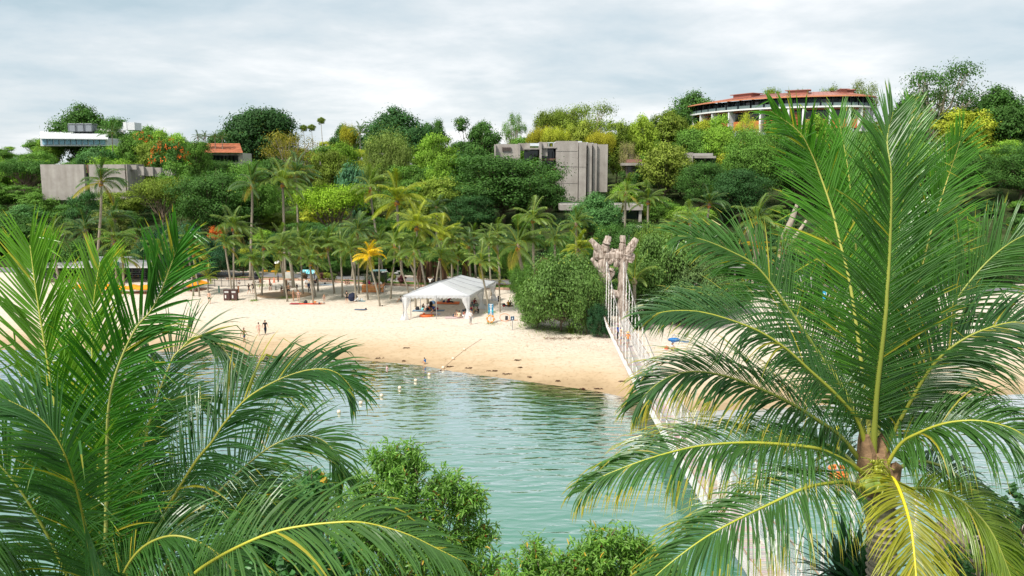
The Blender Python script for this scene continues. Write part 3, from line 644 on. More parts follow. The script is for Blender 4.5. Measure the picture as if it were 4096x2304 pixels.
def wob(P, R, n=9, seed=0, seg=4):
    """irregular trunk through points"""
    rr = random.Random(seed); P = [Vector(p) for p in P]; Q = []; RR = []
    for i in range(len(P) - 1):
        for k in range(seg):
            t = k / seg; Q.append(P[i].lerp(P[i + 1], t) + Vector((rr.uniform(-1, 1), rr.uniform(-1, 1), 0)) * R[i] * .07); RR.append((R[i] * (1 - t) + R[i + 1] * t) * rr.uniform(.9, 1.1))
    Q.append(P[-1]); RR.append(R[-1]); mb = MB(); mb.tube(Q, RR, n)
    V = mb.v[0]; V += np.array([[rr.uniform(-1, 1), rr.uniform(-1, 1), rr.uniform(-.3, .3)] for _ in range(len(V))]) * np.mean(R) * .06
    return mb
def log_tower(label, Y, sc, X0, base, flip=1, stubs=11):
    """sizes traced from the beach tower: pixel offsets from (610, 259) at 95 m"""
    t = thing('log_tower', label, 'tower', (X0, Y, base))
    top = cablez(Y) - .8
    def p(du, dv, dy=0.0): return Vector((X0 + flip * du * .1118, Y + dy, top - dv * .1118 * sc))
    bz = (top - base) / (.1118 * sc)
    def L(name, pts, R, seed): return wob(pts, R, 10, seed).build(name, M_log, t, smooth=False)
    L('trunk', [p(-4, bz), p(-4.5, 50), p(-5, 25), p(-6.5, 8), p(-6, -2)], [.80, .62, .56, .70, .62], 1)
    L('trunk', [p(-7, 24), p(-7.5, 12), p(-7.5, 0)], [.35, .45, .35], 7)
    L('trunk', [p(15, bz), p(14, 50), p(12.5, 30), p(13, 10), p(14, -2)], [.75, .6, .45, .5, .65], 2)
    L('cross_beam', [p(-16, -3.5), p(-8, -3), p(8, -3), p(20, -1), p(24, 0)], [.66, .68, .66, .62, .45], 3)
    for i, (a, b_, r0, r1) in enumerate([((-8, -6), (-20, -19), .48, .26), ((-6, -8), (-2, -22), .55, .34), ((12, -6), (12.5, -23), .45, .32), ((17, -5), (26, -20), .62, .32), ((-7, 14), (-19, 0), .40, .18),
                                         ((0, 4), (4, 0), .3, .25), ((6, 8), (6, -1), .28, .26), ((4, -6), (1, -10), .2, .12), ((-1, 18), (2, 10), .4, .3), ((20, 3), (24, -4), .35, .12), ((-2, 22), (4, 13), .35, .22)][:stubs]):
        L('branch_stub', [p(*a, -.2), p((a[0] + b_[0]) / 2, (a[1] + b_[1]) / 2, -.4), p(*b_, -.3)], [r0, (r0 + r1) / 2, r1], 20 + i)
    L('lower_beam', [p(-1, 36), p(10, 37), p(17, 40)], [.45, .5, .5], 5)
    if stubs: MB().tube([p(-1.5, -9), p(-1.5, -24)], .02, 4).build('lightning_rod', M_metal, t); MB().tube([p(19, -9), p(19, -23)], .02, 4).build('lightning_rod', M_metal, t)
    return t
log_tower('weathered grey log gate tower with cut branch stubs where the rope bridge meets the beach', 95.2, 1.0, 11.0, hz(11, 95.2))
log_tower('brown log tower at the near end of the rope bridge, behind the right palm', 20.0, 1.0, 12.6, 2.0, stubs=0)
bxo = gnd(602.5, 327); tag(MB().box((0, 0, .35), (.5, .3, .8)).box((0, -.17, .4), (.4, .04, .6)).build('utility_box', M_paint, None, (0.55, 0.55, 0.52), loc=None), 'small pale grey utility box at the foot of the log tower', 'box')
bpy.data.objects['utility_box'].location = bxo

# ================================================================ FOLIAGE
def lobes_tree(name, H, R, cb, nl, nclump, nleaf, L, W_, seed, style='broad', mat=None, limb_r=.22):
    """returns (crown mesh, trunk mesh) standing on z=0"""
    rg = np.random.default_rng(seed); c0 = np.array((0, 0, (cb + H) / 2)); rz = (H - cb) / 2
    cen = []; rads = []
    for i in range(nl):
        for _ in range(40):
            d = nrm(rg.normal(size=3)); f = rg.uniform(.35, .78)
            if style == 'umbrella': d[2] = abs(d[2]) * .6 + .1
            p = c0 + d * f * np.array((R, R, rz)); lr = rg.uniform(.30, .46) * R * (1 if style != 'layered' else .9) * (1 if style != 'sparse' else .6)
            if style == 'bumpy': f = rg.uniform(.5, .92); lr = rg.uniform(.16, .30) * R; p = c0 + d * f * np.array((R, R, rz)) * .9
            if style == 'dense': d[2] = d[2] * .8 + .1; f = rg.uniform(.55, .68); lr = rg.uniform(.33, .42) * R; p = c0 + nrm(d) * f * np.array((R, R, rz))
            if all(np.linalg.norm((p - q) * (1, 1, R / rz)) > .42 * R for q in cen) or _ == 39: break
        cen.append(p); rads.append(lr)
    cen = np.array(cen); rads = np.array(rads)
    sq = {'broad': .8, 'dense': .85, 'umbrella': .42, 'layered': .30, 'willow': 1.0, 'sparse': .55, 'column': 1.0, 'shrub': .85, 'bumpy': .8}[style]
    k = rg.integers(0, nl, nclump); d = nrm(rg.normal(size=(nclump, 3))); d[:, 2] = np.where(rg.random(nclump) < .75, np.abs(d[:, 2]), d[:, 2]); 
    cl = cen[k] + d * (rads[k] * rg.uniform(.72, 1.05, nclump))[:, None] * np.array((1, 1, sq))
    kk = np.repeat(np.arange(nclump), nleaf); n = len(kk)
    cr_ = rg.uniform(.10, .20, nclump) * R * (1 if style != 'sparse' else .9)
    off = rg.normal(size=(n, 3)) * cr_[kk][:, None] * np.array((1, 1, .6 if style != 'willow' else 1.3)) * .75
    P = cl[kk] + off
    out = nrm(P - cen[k[kk]]); loc_ = nrm(off + 1e-6)
    Nn = nrm(out * .35 + loc_ * .75 + np.array((0, 0, .40)) + rg.normal(size=(n, 3)) * .20)
    T = None
    if style == 'willow': T = np.array((0, 0, -1.)) + rg.normal(size=(n, 3)) * .35
    Q = leafquads(P, Nn, L * rg.uniform(.6, 1.3, n), W_ * rg.uniform(.7, 1.2, n), T, fold=.1)
    cv = rg.uniform(.0, .8, nclump); lv = np.clip(cv[kk] * .75 + rg.random(n) * .2 + np.where(rg.random(n) < .03, .3, 0) + np.clip(off[:, 2] / (cr_[kk] + 1e-6), -1, 1) * .06, 0, 1)  # higher leaves in each clump paler: lit tops put into the colour
    crown = quadmesh(name + '_crown', Q, lv, mat or M_leaf)
    mb = MB(); tp = Vector((rg.normal() * .3, rg.normal() * .3, cb + (H - cb) * .15)); bz = .1 * H
    mb.tube([(0, 0, -.6), (0, 0, bz), tuple(Vector((0, 0, bz)).lerp(tp, .6)), tuple(tp)], [limb_r * 1.5, limb_r * 1.15, limb_r, limb_r * .8], 7)
    for i in range(nl):
        a = tp * rg.uniform(.55, 1.0); a.z = max(a.z, bz); b = Vector(cen[i]); m = a.lerp(b, .5) + Vector((rg.normal() * .3, rg.normal() * .3, -.12 * (b - a).length))
        mb.tube([a, m, b], [limb_r * .55, limb_r * .38, limb_r * .15], 5, cap=False)
        for j in range(3):
            e = b + Vector(nrm(rg.normal(size=3))) * rads[i] * .9; mb.tube([m.lerp(b, .5), (m + e) / 2, e], [limb_r * .2, limb_r * .13, .02], 4, cap=False)
    trunk = mb.mesh(name + '_trunk', smooth=True); trunk.materials.append(M_bark_pale if style in ('sparse',) else M_bark)
    return crown, trunk, H, R
TV = {}
TV['broad'] = [lobes_tree('broad%d' % i, 12, 5.2, 2.4, 18, 270, 52, .44, .27, 10 + i) for i in range(4)]
TV['dense'] = [lobes_tree('dense%d' % i, 13, 6.5, 1.5, 30, 520, 52, .44, .28, 20 + i, 'dense') for i in range(2)]
TV['layered'] = [lobes_tree('layered%d' % i, 12, 5.6, 2.2, 22, 290, 52, .42, .25, 30 + i, 'layered') for i in range(3)]
TV['umbrella'] = [lobes_tree('umbrella%d' % i, 11, 7, 4.5, 16, 300, 52, .34, .2, 40 + i, 'umbrella', limb_r=.3) for i in range(2)]
TV['willow'] = [lobes_tree('willow%d' % i, 9, 4.6, 2, 10, 240, 50, .42, .10, 50 + i, 'willow') for i in range(2)]
TV['sparse'] = [lobes_tree('sparse%d' % i, 12, 6.5, 3.5, 20, 170, 40, .30, .17, 60 + i, 'sparse', limb_r=.36) for i in range(3)]
TV['column'] = [lobes_tree('column%d' % i, 14, 3.4, 2, 10, 230, 46, .34, .2, 70 + i, 'column') for i in range(2)]
TV['shrub'] = [lobes_tree('shrub%d' % i, 4, 2.6, .2, 10, 170, 40, .30, .17, 80 + i, 'shrub', limb_r=.07) for i in range(3)]
TV['giant'] = [lobes_tree('giant%d' % i, 18, 9.5, 3.0, 40, 660, 54, .44, .27, 90 + i, 'layered', limb_r=.34) for i in range(3)]
fl_cache = {}
def flower_mesh(kind):
    if kind in fl_cache: return fl_cache[kind]
    rg = np.random.default_rng(5); n = 60; d = nrm(rg.normal(size=(n, 3))); d[:, 2] = abs(d[:, 2]); k = np.repeat(np.arange(n), 7)
    P = d[k] * 1.0 + rg.normal(size=(n * 7, 3)) * .045
    Q = leafquads(P, nrm(d[k] + rg.normal(size=(n * 7, 3)) * .5), .07, .06); fl_cache[kind] = quadmesh('flower_cluster', Q, rg.random(n * 7) * .6, M_leaf); return fl_cache[kind]
GREENS = {k: (v[0] * 1.75, v[1] * 1.55, v[2] * 1.1) for k, v in {'deep': (0.027, 0.080, 0.032), 'dark': (0.040, 0.105, 0.030), 'mid': (0.070, 0.160, 0.036), 'fresh': (0.115, 0.225, 0.036), 'yellow': (0.23, 0.285, 0.040), 'olive': (0.105, 0.165, 0.032), 'rusty': (0.145, 0.145, 0.03), 'grey': (0.12, 0.185, 0.06), 'teal': (0.055, 0.145, 0.06), 'gold': (0.215, 0.23, 0.03)}.items()}
def tree(u, Y, vtop, wpx, kind, col, label, group=None, vbase=None, name='broadleaf_tree', cat='tree', var=None, flowers=None, fcol=(0.75, 0.17, 0.03), x=None):
    X = at(u, 200, Y).x if x is None else x; zb = hz(X, Y); zt = at(u, vtop, Y).z; Hh = max(1.5, zt - zb); Rr = wpx / 2 / FPX * Y
    vs = TV[kind]; cm, tm, H0, R0 = vs[(var if var is not None else random.randrange(len(vs))) % len(vs)]
    o = thing(name, label, cat, (X, Y, zb), group, random.uniform(0, 6.28))
    c = GREENS[col] if isinstance(col, str) else col; j = random.uniform(.88, 1.12)
    sc = (Rr / R0 * .98, Rr / R0 * .98, Hh / H0 / 1.03)
    put('crown', cm, o, color=[q * j for q in c], sc=sc); put('trunk', tm, o, sc=sc)
    if flowers: put('blossom', flower_mesh('a'), o, color=fcol, loc=(0, 0, Hh * .62), sc=(Rr * .95, Rr * .95, Hh * .38))
    return o
# --- trees that stand out in the photograph: (u, distance, top v, width px, kind, colour, label)
KT = [
 (88, 285, 103.5, 66, 'dense', 'dark', 'big dark tree rising on the skyline behind the white building at the left'),
 (118, 276, 112, 34, 'layered', 'dark', 'dark layered tree just left of the white water tank'),
 (152, 290, 124, 44, 'broad', 'mid', 'mid green tree on the skyline right of the white water tank'),
 (172, 284, 127, 34, 'broad', 'fresh', 'fresh green tree on the falling skyline toward the orange roof'),
 (264, 262, 104.5, 72, 'dense', (0.05, 0.125, 0.035), 'large bright topped round tree on the skyline at the left, above the orange roof'),
 (226, 285, 128, 34, 'broad', 'dark', 'dark rounded tree on the skyline left of the large round tree'),
 (292, 232, 127, 66, 'sparse', 'rusty', 'wide spreading tree with rusty yellow leaves and open dark limbs below the large round tree'),
 (348, 285, 121, 26, 'broad', 'dark', 'small dark tree left of the huge dark dome on the skyline'),
 (397, 258, 106.5, 74, 'dense', 'deep', 'huge dark green dome shaped tree on the centre left skyline'),
 (655, 174, 196, 54, 'giant', 'mid', 'green layered tree right of the louvred pavilion, behind the lone palms'), (692, 168, 204, 46, 'broad', 'fresh', 'fresh green tree between the lone palms and the creeper hung tree'),
 (626, 186, 180, 30, 'broad', 'fresh', 'fresh green tree at the foot of the louvred pavilion'), (352, 260, 120, 18, 'umbrella', 'gold', 'slim tree with flat yellow crown left of the huge dark dome'),
 (434, 290, 116, 24, 'broad', 'dark', 'small dark crown on the skyline right of the huge dark dome'),
 (470, 236, 107, 34, 'column', 'dark', 'tall glossy dark tree with narrow top on the centre skyline'),
 (484, 232, 121, 36, 'broad', 'dark', 'glossy dark shoulder tree leaning against the tall narrow tree of the centre skyline'),
 (458, 226, 150, 34, 'broad', 'deep', 'dark drooping tree just below the tall narrow tree of the centre skyline'),
 (514, 270, 108, 26, 'sparse', 'mid', 'airy see-through young tree on the skyline right of the tall dark tree'),
 (584, 262, 94, 66, 'sparse', 'olive', 'wide open crowned tree on the skyline above the concrete hotel block'),
 (556, 262, 104, 40, 'umbrella', 'olive', 'left shoulder tree of the wide open crown above the concrete hotel block'),
 (645, 275, 111, 22, 'sparse', 'dark', 'thin small tree on the skyline between the open crown and the curved hotel'),
 (690, 300, 90.5, 60, 'dense', 'dark', 'large dark umbrella tree on the skyline just left of the curved hotel'),
 (668, 275, 108, 44, 'broad', 'olive', 'olive tree below the large dark umbrella tree left of the curved hotel'),
 (768, 300, 82.5, 24, 'layered', 'olive', 'small brownish tree top behind the left half of the curved hotel roof'),
 (795, 300, 84.5, 22, 'layered', 'dark', 'dark green tree top behind the middle of the curved hotel roof'),
 (826, 300, 79, 26, 'layered', 'olive', 'taller olive tree top behind the right half of the curved hotel roof'),
 (858, 262, 74, 36, 'sparse', 'olive', 'thin twiggy half bare tree right of the curved hotel'),
 (934, 250, 55, 96, 'sparse', 'dark', 'very tall spreading see-through tree on the skyline at the far right'),
 (905, 262, 92, 40, 'broad', 'dark', 'dark bushy tree under the tall spreading tree at the far right'),
 (960, 240, 108, 60, 'broad', 'yellow', 'yellow green round tree at the right edge below the tall spreading tree'),
 (990, 250, 85, 70, 'dense', 'dark', 'dark tree at the far right end of the ridge'),
 (1040, 245, 95, 70, 'broad', 'dark', 'dark tree closing the ridge beyond the right palm'),
 (380, 212, 133, 44, 'willow', 'grey', 'pale feathery tree below the huge dark dome'),
 (402, 214, 136, 40, 'willow', 'grey', 'pale feathery tree with bare lower twigs, right of its lookalike below the dark dome'),
 (346, 214, 134, 32, 'layered', 'fresh', 'narrow tiered bright green tree in front of the dark fronted pavilion'),
 (331, 205, 140, 34, 'layered', 'olive', 'tiered olive tree right beside the dark fronted pavilion'),
 (436, 212, 128, 44, 'layered', 'fresh', 'light green flat layered tree left of the tall narrow tree'),
 (440, 190, 158, 30, 'broad', 'fresh', 'light green leafy tree above the centre palms'),
 (440, 176, 176, 58, 'broad', 'olive', 'brown tinged green tree above the centre palms'),
 (503, 182, 148, 128, 'giant', 'dark', 'giant layered dark green tree hiding the left part of the concrete hotel block'),
 (548, 178, 168, 44, 'layered', 'dark', 'lower right limb mass of trees in front of the concrete hotel block'),
 (470, 172, 190, 56, 'giant', 'deep', 'deep green layered tree below the giant tree in the centre'),
 (333, 162, 179, 88, 'umbrella', (0.26, 0.42, 0.03), 'bright lime green umbrella shaped tree left of the centre, behind the beach palms'),
 (356, 180, 166, 36, 'shrub', (0.08, 0.2, 0.10), 'clump of large pale leaves above the lime umbrella tree'),
 (212, 172, 165, 84, 'giant', 'dark', 'giant dark layered tree with leaning pale trunks behind the two tall palms'),
 (252, 178, 156, 60, 'giant', 'mid', 'second giant layered tree, directly behind the tall palm with orange fruits'),
 (162, 176, 172, 56, 'umbrella', 'olive', 'fine leaved olive umbrella tree right of the left concrete wing'),
 (180, 190, 160, 40, 'broad', 'mid', 'fresh tree at the right end of the left concrete wing'),
 (108, 170, 205, 36, 'broad', (0.16, 0.2, 0.045), 'yellowish small leaved tree behind the tall lone palm at the left'),
 (84, 172, 186, 38, 'layered', 'deep', 'dark flat branched tree below the left concrete wing'),
 (596, 163, 192, 56, 'dense', 'teal', 'blue green dense round tree in front of the concrete hotel block foot'),
 (664, 196, 139, 50, 'broad', (0.25, 0.32, 0.05), 'yellow topped round tree right of the louvred pavilion'),
 (692, 226, 126, 46, 'dense', 'mid', 'dark round tree under the left end of the curved hotel'),
 (716, 224, 124, 42, 'dense', 'fresh', 'fresh green round tree under the left end of the curved hotel, right one of two'),
 (744, 232, 108, 28, 'sparse', 'yellow', 'thin yellow green tree standing in front of the curved hotel columns'),
 (718, 246, 114, 30, 'broad', 'fresh', 'leafy tree hugging the left columns of the curved hotel'), (776, 246, 112.5, 32, 'broad', 'mid', 'leafy tree at the foot of the middle columns of the curved hotel'),
 (812, 246, 112, 34, 'broad', 'fresh', 'leafy tree at the foot of the right columns of the curved hotel'), (700, 262, 116, 26, 'broad', 'yellow', 'pale bush like tree at the left corner of the curved hotel'),
 (752, 190, 122, 66, 'giant', 'mid', 'tall dense feathery tree left of the big right palm, below the curved hotel'),
 (702, 184, 156, 50, 'giant', 'dark', 'dark creeper hung tree below the low grey pavilion'),
 (740, 176, 165, 70, 'giant', 'deep', 'deep green hanging tree behind the palms on the right'),
 (800, 185, 128, 70, 'giant', 'dark', 'dark tall tree behind the erect leaves of the right palm'),
 (850, 190, 122, 66, 'giant', 'mid', 'mid green tall tree behind the crown of the right palm'),
 (905, 200, 128, 60, 'giant', 'fresh', 'fresh green tree seen between the upright leaves of the right palm'),
 (960, 190, 148, 70, 'giant', 'dark', 'dark green tree at the right edge of the wood'),
 (1020, 190, 140, 70, 'giant', 'dark', 'dark green tree beyond the right edge palm leaves'),
 (640, 240, 112, 32, 'broad', (0.26, 0.36, 0.04), 'acid green leafy tree on the ridge between open crown and curved hotel'),
 (616, 236, 119, 34, 'broad', 'olive', 'olive tree on the ridge right above the concrete hotel block'),
 (578, 236, 116, 32, 'broad', (0.28, 0.34, 0.05), 'yellow green sprouting tree just above the concrete slabs'),
 (540, 238, 122, 26, 'umbrella', 'gold', 'slender golden crowned tree above the left roof of the concrete hotel block'),
 (556, 234, 122, 28, 'umbrella', 'yellow', 'pale yellow umbrella tree above the roof slab of the concrete hotel block'),
 (600, 228, 126, 26, 'umbrella', 'gold', 'golden flat crowned tree above the right slabs of the concrete hotel block'),
 (628, 206, 134, 22, 'sparse', (0.3, 0.27, 0.12), 'bare branched pale tree right of the concrete hotel block'),
 (198, 216, 130, 30, 'layered', 'mid', 'layered tree with open tiers just left of the orange roof'),
 (138, 224, 128, 34, 'layered', 'mid', 'tall tiered tree in front of the white water tank'),
 (104, 222, 140, 46, 'layered', 'teal', 'tiered green tree above the left concrete wing, in front of the white building'),
 (158, 214, 140, 50, 'broad', 'olive', 'olive and gold crowned tree below the orange blossoms'),
 (235, 176, 186, 46, 'broad', 'dark', 'dark tree between the two tall palms'),
 (778, 150, 236, 54, 'dense', 'deep', 'deep green tree on a thick forked grey trunk beside the road at the right'),
]
for k in KT: tree(*k)
tree(172, 208, 139, 40, 'broad', 'dark', 'dark tree sprinkled with orange blossoms above the left concrete wing', flowers=1, name='flame_tree', var=1)
tree(146, 232, 132, 30, 'broad', 'mid', 'small tree with orange blossoms right below the white water tank', flowers=1, name='flame_tree', var=2)
tree(216, 150, 226, 22, 'broad', (0.60, 0.16, 0.03), 'orange flowering tree behind the tallest beach palms at the left', name='flame_tree')
tree(373, 152, 232, 16, 'shrub', (0.42, 0.07, 0.04), 'small red leaved bush behind the golden palm', name='red_bush', cat='bush')
# --- the rest of the wooded slope
PROT = [(494, 608, 200, 206), (76, 129, 178, 196), (129, 178, 173, 196), (60, 110, 142, 262), (122, 136, 130, 270), (190, 244, 151, 238), (318, 336, 165, 214), (368, 390, 161, 216), (623, 646, 172, 200), (688, 717, 163, 205), (560, 650, 216, 168), (696, 880, 113.5, 250)]
SKY = [(-100, 120), (60, 118), (100, 118), (125, 125), (190, 133), (212, 135), (235, 126), (330, 124), (372, 122), (425, 118), (470, 116), (500, 117), (540, 114), (600, 112), (640, 116), (665, 110), (690, 108), (705, 120), (870, 118), (900, 96), (950, 96), (1100, 96)]
def clampv(u, w, Y, vt):
    v = max(vt, float(np.interp(u, [a for a, b in SKY], [b for a, b in SKY])))
    for u0, u1, vp, Yp in PROT:
        if Y < Yp + 4 and u + w * .42 > u0 and u - w * .42 < u1: v = max(v, vp)
    return v
KP = [(k[0], k[1], k[3]) for k in KT]
def zone(u, Y):
    h = 'low on the slope' if Y < 195 else ('halfway up the slope' if Y < 250 else 'near the ridge line')
    w = ('beyond the left palm' if u < 76 else 'at the far left' if u < 180 else 'left of the lime tree' if u < 290 else 'behind the lime tree' if u < 380 else 'left of the centre' if u < 440 else 'in the centre' if u < 530 else 'by the concrete block' if u < 640
         else 'left of the hotel' if u < 710 else 'below the hotel' if u < 800 else 'behind right palm' if u < 950 else 'past right palm')
    return h + ' ' + w
CN = {'deep': 'blackish green', 'dark': 'dark green', 'mid': 'mid green', 'fresh': 'fresh green', 'yellow': 'yellow green', 'olive': 'olive green', 'teal': 'blue green', 'rusty': 'rusty green', 'grey': 'greyish green'}
KN = {'broad': 'round crowned', 'dense': 'dense domed', 'layered': 'tiered', 'umbrella': 'umbrella crowned', 'willow': 'feathery', 'column': 'narrow', 'shrub': 'bushy', 'sparse': 'open', 'giant': 'large tiered'}
rr = random.Random(11); Y = 160.0; nfill = 0
while Y < 316:
    step = 6.6 + (Y - 155) * .03; x = -(0.62 * Y + 12)
    while x < 0.62 * Y + 12:
        yy = Y + rr.uniform(-3, 3); xx = x + rr.uniform(-2.2, 2.2); x += step * rr.uniform(1.15, 1.75)
        u, v = proj((xx, yy, hz(xx, yy))); H = rr.uniform(7.5, 13.5) if yy > 195 else rr.uniform(4.5, 9); 
        w = rr.uniform(8.5, 13) / yy * FPX
        if yy < roadY(xx) + 11: continue
        if any(abs(u - a) < c * .30 and abs(yy - b) < 5 for a, b, c in KP): continue
        if any(b < 200 and abs(u - a) < c * .42 and yy < b for a, b, c in KP): H = rr.uniform(2.2, 4.2)
        vt = proj((xx, yy, hz(xx, yy) + H))[1]; v2 = clampv(u, w, yy, vt)
        if v - v2 < 7: continue
        H2 = (v - v2) / FPX * yy; 
        if H2 < 4.5: kind = 'shrub'; w = min(w, 24)
        else: kind = rr.choices(['broad', 'dense', 'layered', 'umbrella', 'willow', 'column', 'sparse'], [34, 12, 26, 10, 6, 6, 4])[0]
        q = rr.random()
        if u < 300: cc = rr.choices(['dark', 'mid', 'fresh', 'olive', 'teal', 'yellow'], [30, 32, 18, 10, 6, 3])[0]
        elif u < 520: cc = rr.choices(['dark', 'mid', 'fresh', 'olive', 'grey', 'yellow', 'rusty'], [26, 28, 22, 10, 6, 7, 1])[0]
        else: cc = rr.choices(['dark', 'mid', 'fresh', 'olive', 'yellow'], [16, 26, 24, 16, 20])[0] if yy > 205 else rr.choices(['dark', 'mid', 'fresh', 'deep'], [40, 30, 12, 18])[0]
        if yy < 180 and rr.random() < .6: cc = 'dark' if rr.random() < .5 else 'deep'
        lb = '%s %s %s %s' % (CN[cc], KN[kind], 'bush' if kind == 'shrub' else 'tree', zone(u, yy))
        tree(u, yy, v2, w, kind, cc, lb, 'trees of the wooded hillside', name='hillside_tree' if kind != 'shrub' else 'hillside_bush', cat='bush' if kind == 'shrub' else 'tree', x=xx); nfill += 1
    Y += step * 1.55
print('filler trees', nfill)
# undergrowth on the slope
def undergrowth(n, seed, y0, y1, name, col, lsz, xr, hmax, label):
    rg = np.random.default_rng(seed); m = n // 60
    cx = rg.uniform(-1, 1, m); cy = rg.random(m) ** 1.3; k = np.repeat(np.arange(m), 60)
    CY = cy * (y1 - y0) + y0; CX = cx * xr * (CY + 150)
    CY = CY + roadY(CX) + 4.5; CX2 = CX
    r = rg.uniform(.6, 1.5, m); hh = rg.uniform(.4, hmax, m)
    P = np.stack([CX2[k] + rg.normal(size=len(k)) * r[k] * .7, CY[k] + rg.normal(size=len(k)) * r[k] * .7, np.zeros(len(k))], 1)
    P[:, 2] = Hgt(P[:, 0], P[:, 1]) + rg.random(len(k)) * hh[k]
    Nn = nrm(rg.normal(size=(len(k), 3)) * .6 + np.array((0, -.5, .6))); Q = leafquads(P, Nn, lsz * rg.uniform(.6, 1.3, len(k)), lsz * .55)
    me = quadmesh(name, Q, np.clip(rg.random(m)[k] * .6 + rg.random(len(k)) * .3, 0, 1), M_leaf); o = bpy.data.objects.new(name, me); COL.objects.link(o); o.color = (*col, 1); o['kind'] = 'stuff'; o['label'] = label; o['category'] = 'undergrowth'
undergrowth(54000, 3, 0, 70, 'undergrowth', (0.045, 0.11, 0.035), .42, .75, 2.8, 'dark mixed undergrowth covering the wooded slope behind the road')
# ================================================================ BEACH PALMS
def far_frond(pitch, seed, n=52, LL=.98, arch=1.0, wind=.25):
    """a feather leaf 3 m long: grows along +X, starting at elevation pitch; returns mesh"""
    rg = np.random.default_rng(seed); K = 12; P = [np.zeros(3)]; el = pitch
    for i in range(K):
        el = pitch - arch * ((i + 1) / K) ** 1.3 * (1.35 if pitch > .3 else .9)
        P.append(P[-1] + 3.0 / K * np.array((math.cos(el), 0, math.sin(el))))
    P = np.array(P); Q = []; lv = []
    for i in range(K):      # rachis as a thin two-sided strip pair
        w0, w1 = .035 * (1 - i / K) + .008, .035 * (1 - (i + 1) / K) + .008
        Q.append([P[i] + (0, w0, 0), P[i] - (0, w0, 0), P[i + 1] - (0, w1, 0), P[i + 1] + (0, w1, 0)]); lv.append(.97)
        Q.append([P[i] + (0, 0, w0), P[i] - (0, 0, w0), P[i + 1] - (0, 0, w1), P[i + 1] + (0, 0, w1)]); lv.append(.97)
    for s in (-1, 1):
        for j in range(n):
            t = .16 + .84 * (j + rg.random() * .6) / n; f = t * K; i = min(int(f), K - 1); b = P[i] + (P[i + 1] - P[i]) * (f - i); T = nrm(P[min(i + 1, K)] - P[i])
            L = LL * (math.sin(math.pi * min(1, t * .85 + .12)) ** .6) * rg.uniform(.85, 1.1) + .05; a = rad(62 - 38 * t)
            nz = np.cross(T, np.array((0, 1, 0))); nz = -nz if nz[2] < 0 else nz
            d = T * math.cos(a) + np.array((0, s, 0)) * math.sin(a) * .92 + nz * .12 + np.array((0, wind * .5, 0)); d = nrm(d); p0 = b; W_ = .034
            for q in range(3):
                p1 = p0 + d * L / 3; w1 = (W_, W_ * .75, .006)[q]; w0 = (.02, W_, W_ * .75)[q]
                sd_ = nrm(np.cross(d, np.array((0, s * .3, 1.0)))); 
                Q.append([p0 + sd_ * w0 * .5, p0 - sd_ * w0 * .5, p1 - sd_ * w1 * .5, p1 + sd_ * w1 * .5]); lv.append(min(.99, .25 + .35 * rg.random() + (.25 if q == 2 else 0) + .2 * (t > .9)))
                d = nrm(d + np.array((0, 0, -.42 - .25 * rg.random()))); p0 = p1
    return quadmesh('frond', np.array(Q), np.array(lv), M_frond)
FR = {}
for nm, pi_, ar in (('up', 1.42, .35), ('high', 1.1, .75), ('mid', .75, 1.0), ('low', .3, 1.0), ('hang', -.15, .85), ('drop', -.6, .7)):
    FR[nm] = [far_frond(pi_, 100 + i + int(pi_ * 10), arch=ar * (1 + .15 * i)) for i in range(3)]
def nut_mesh():
    mb = MB(); rr_ = random.Random(3)
    for i in range(16):
        a = rr_.uniform(0, 6.28); mb.ball((.26 * math.cos(a), .26 * math.sin(a), rr_.uniform(-.35, .05)), .10, 6, (1, 1, 1.2))
    for i in range(10):
        a = rr_.uniform(0, 6.28); mb.tube([(0, 0, 0), (.2 * math.cos(a), .2 * math.sin(a), .05), (.42 * math.cos(a), .42 * math.sin(a), -.25)], .025, 4)
    me = mb.mesh('coconuts'); me.materials.append(M_paint); return me
NUT = nut_mesh()
PCOL = {'g': (0.115, 0.185, 0.035), 'd': (0.07, 0.135, 0.042), 'y': (0.26, 0.30, 0.025), 'o': (0.64, 0.42, 0.012), 'l': (0.165, 0.24, 0.05)}
pcount = 0
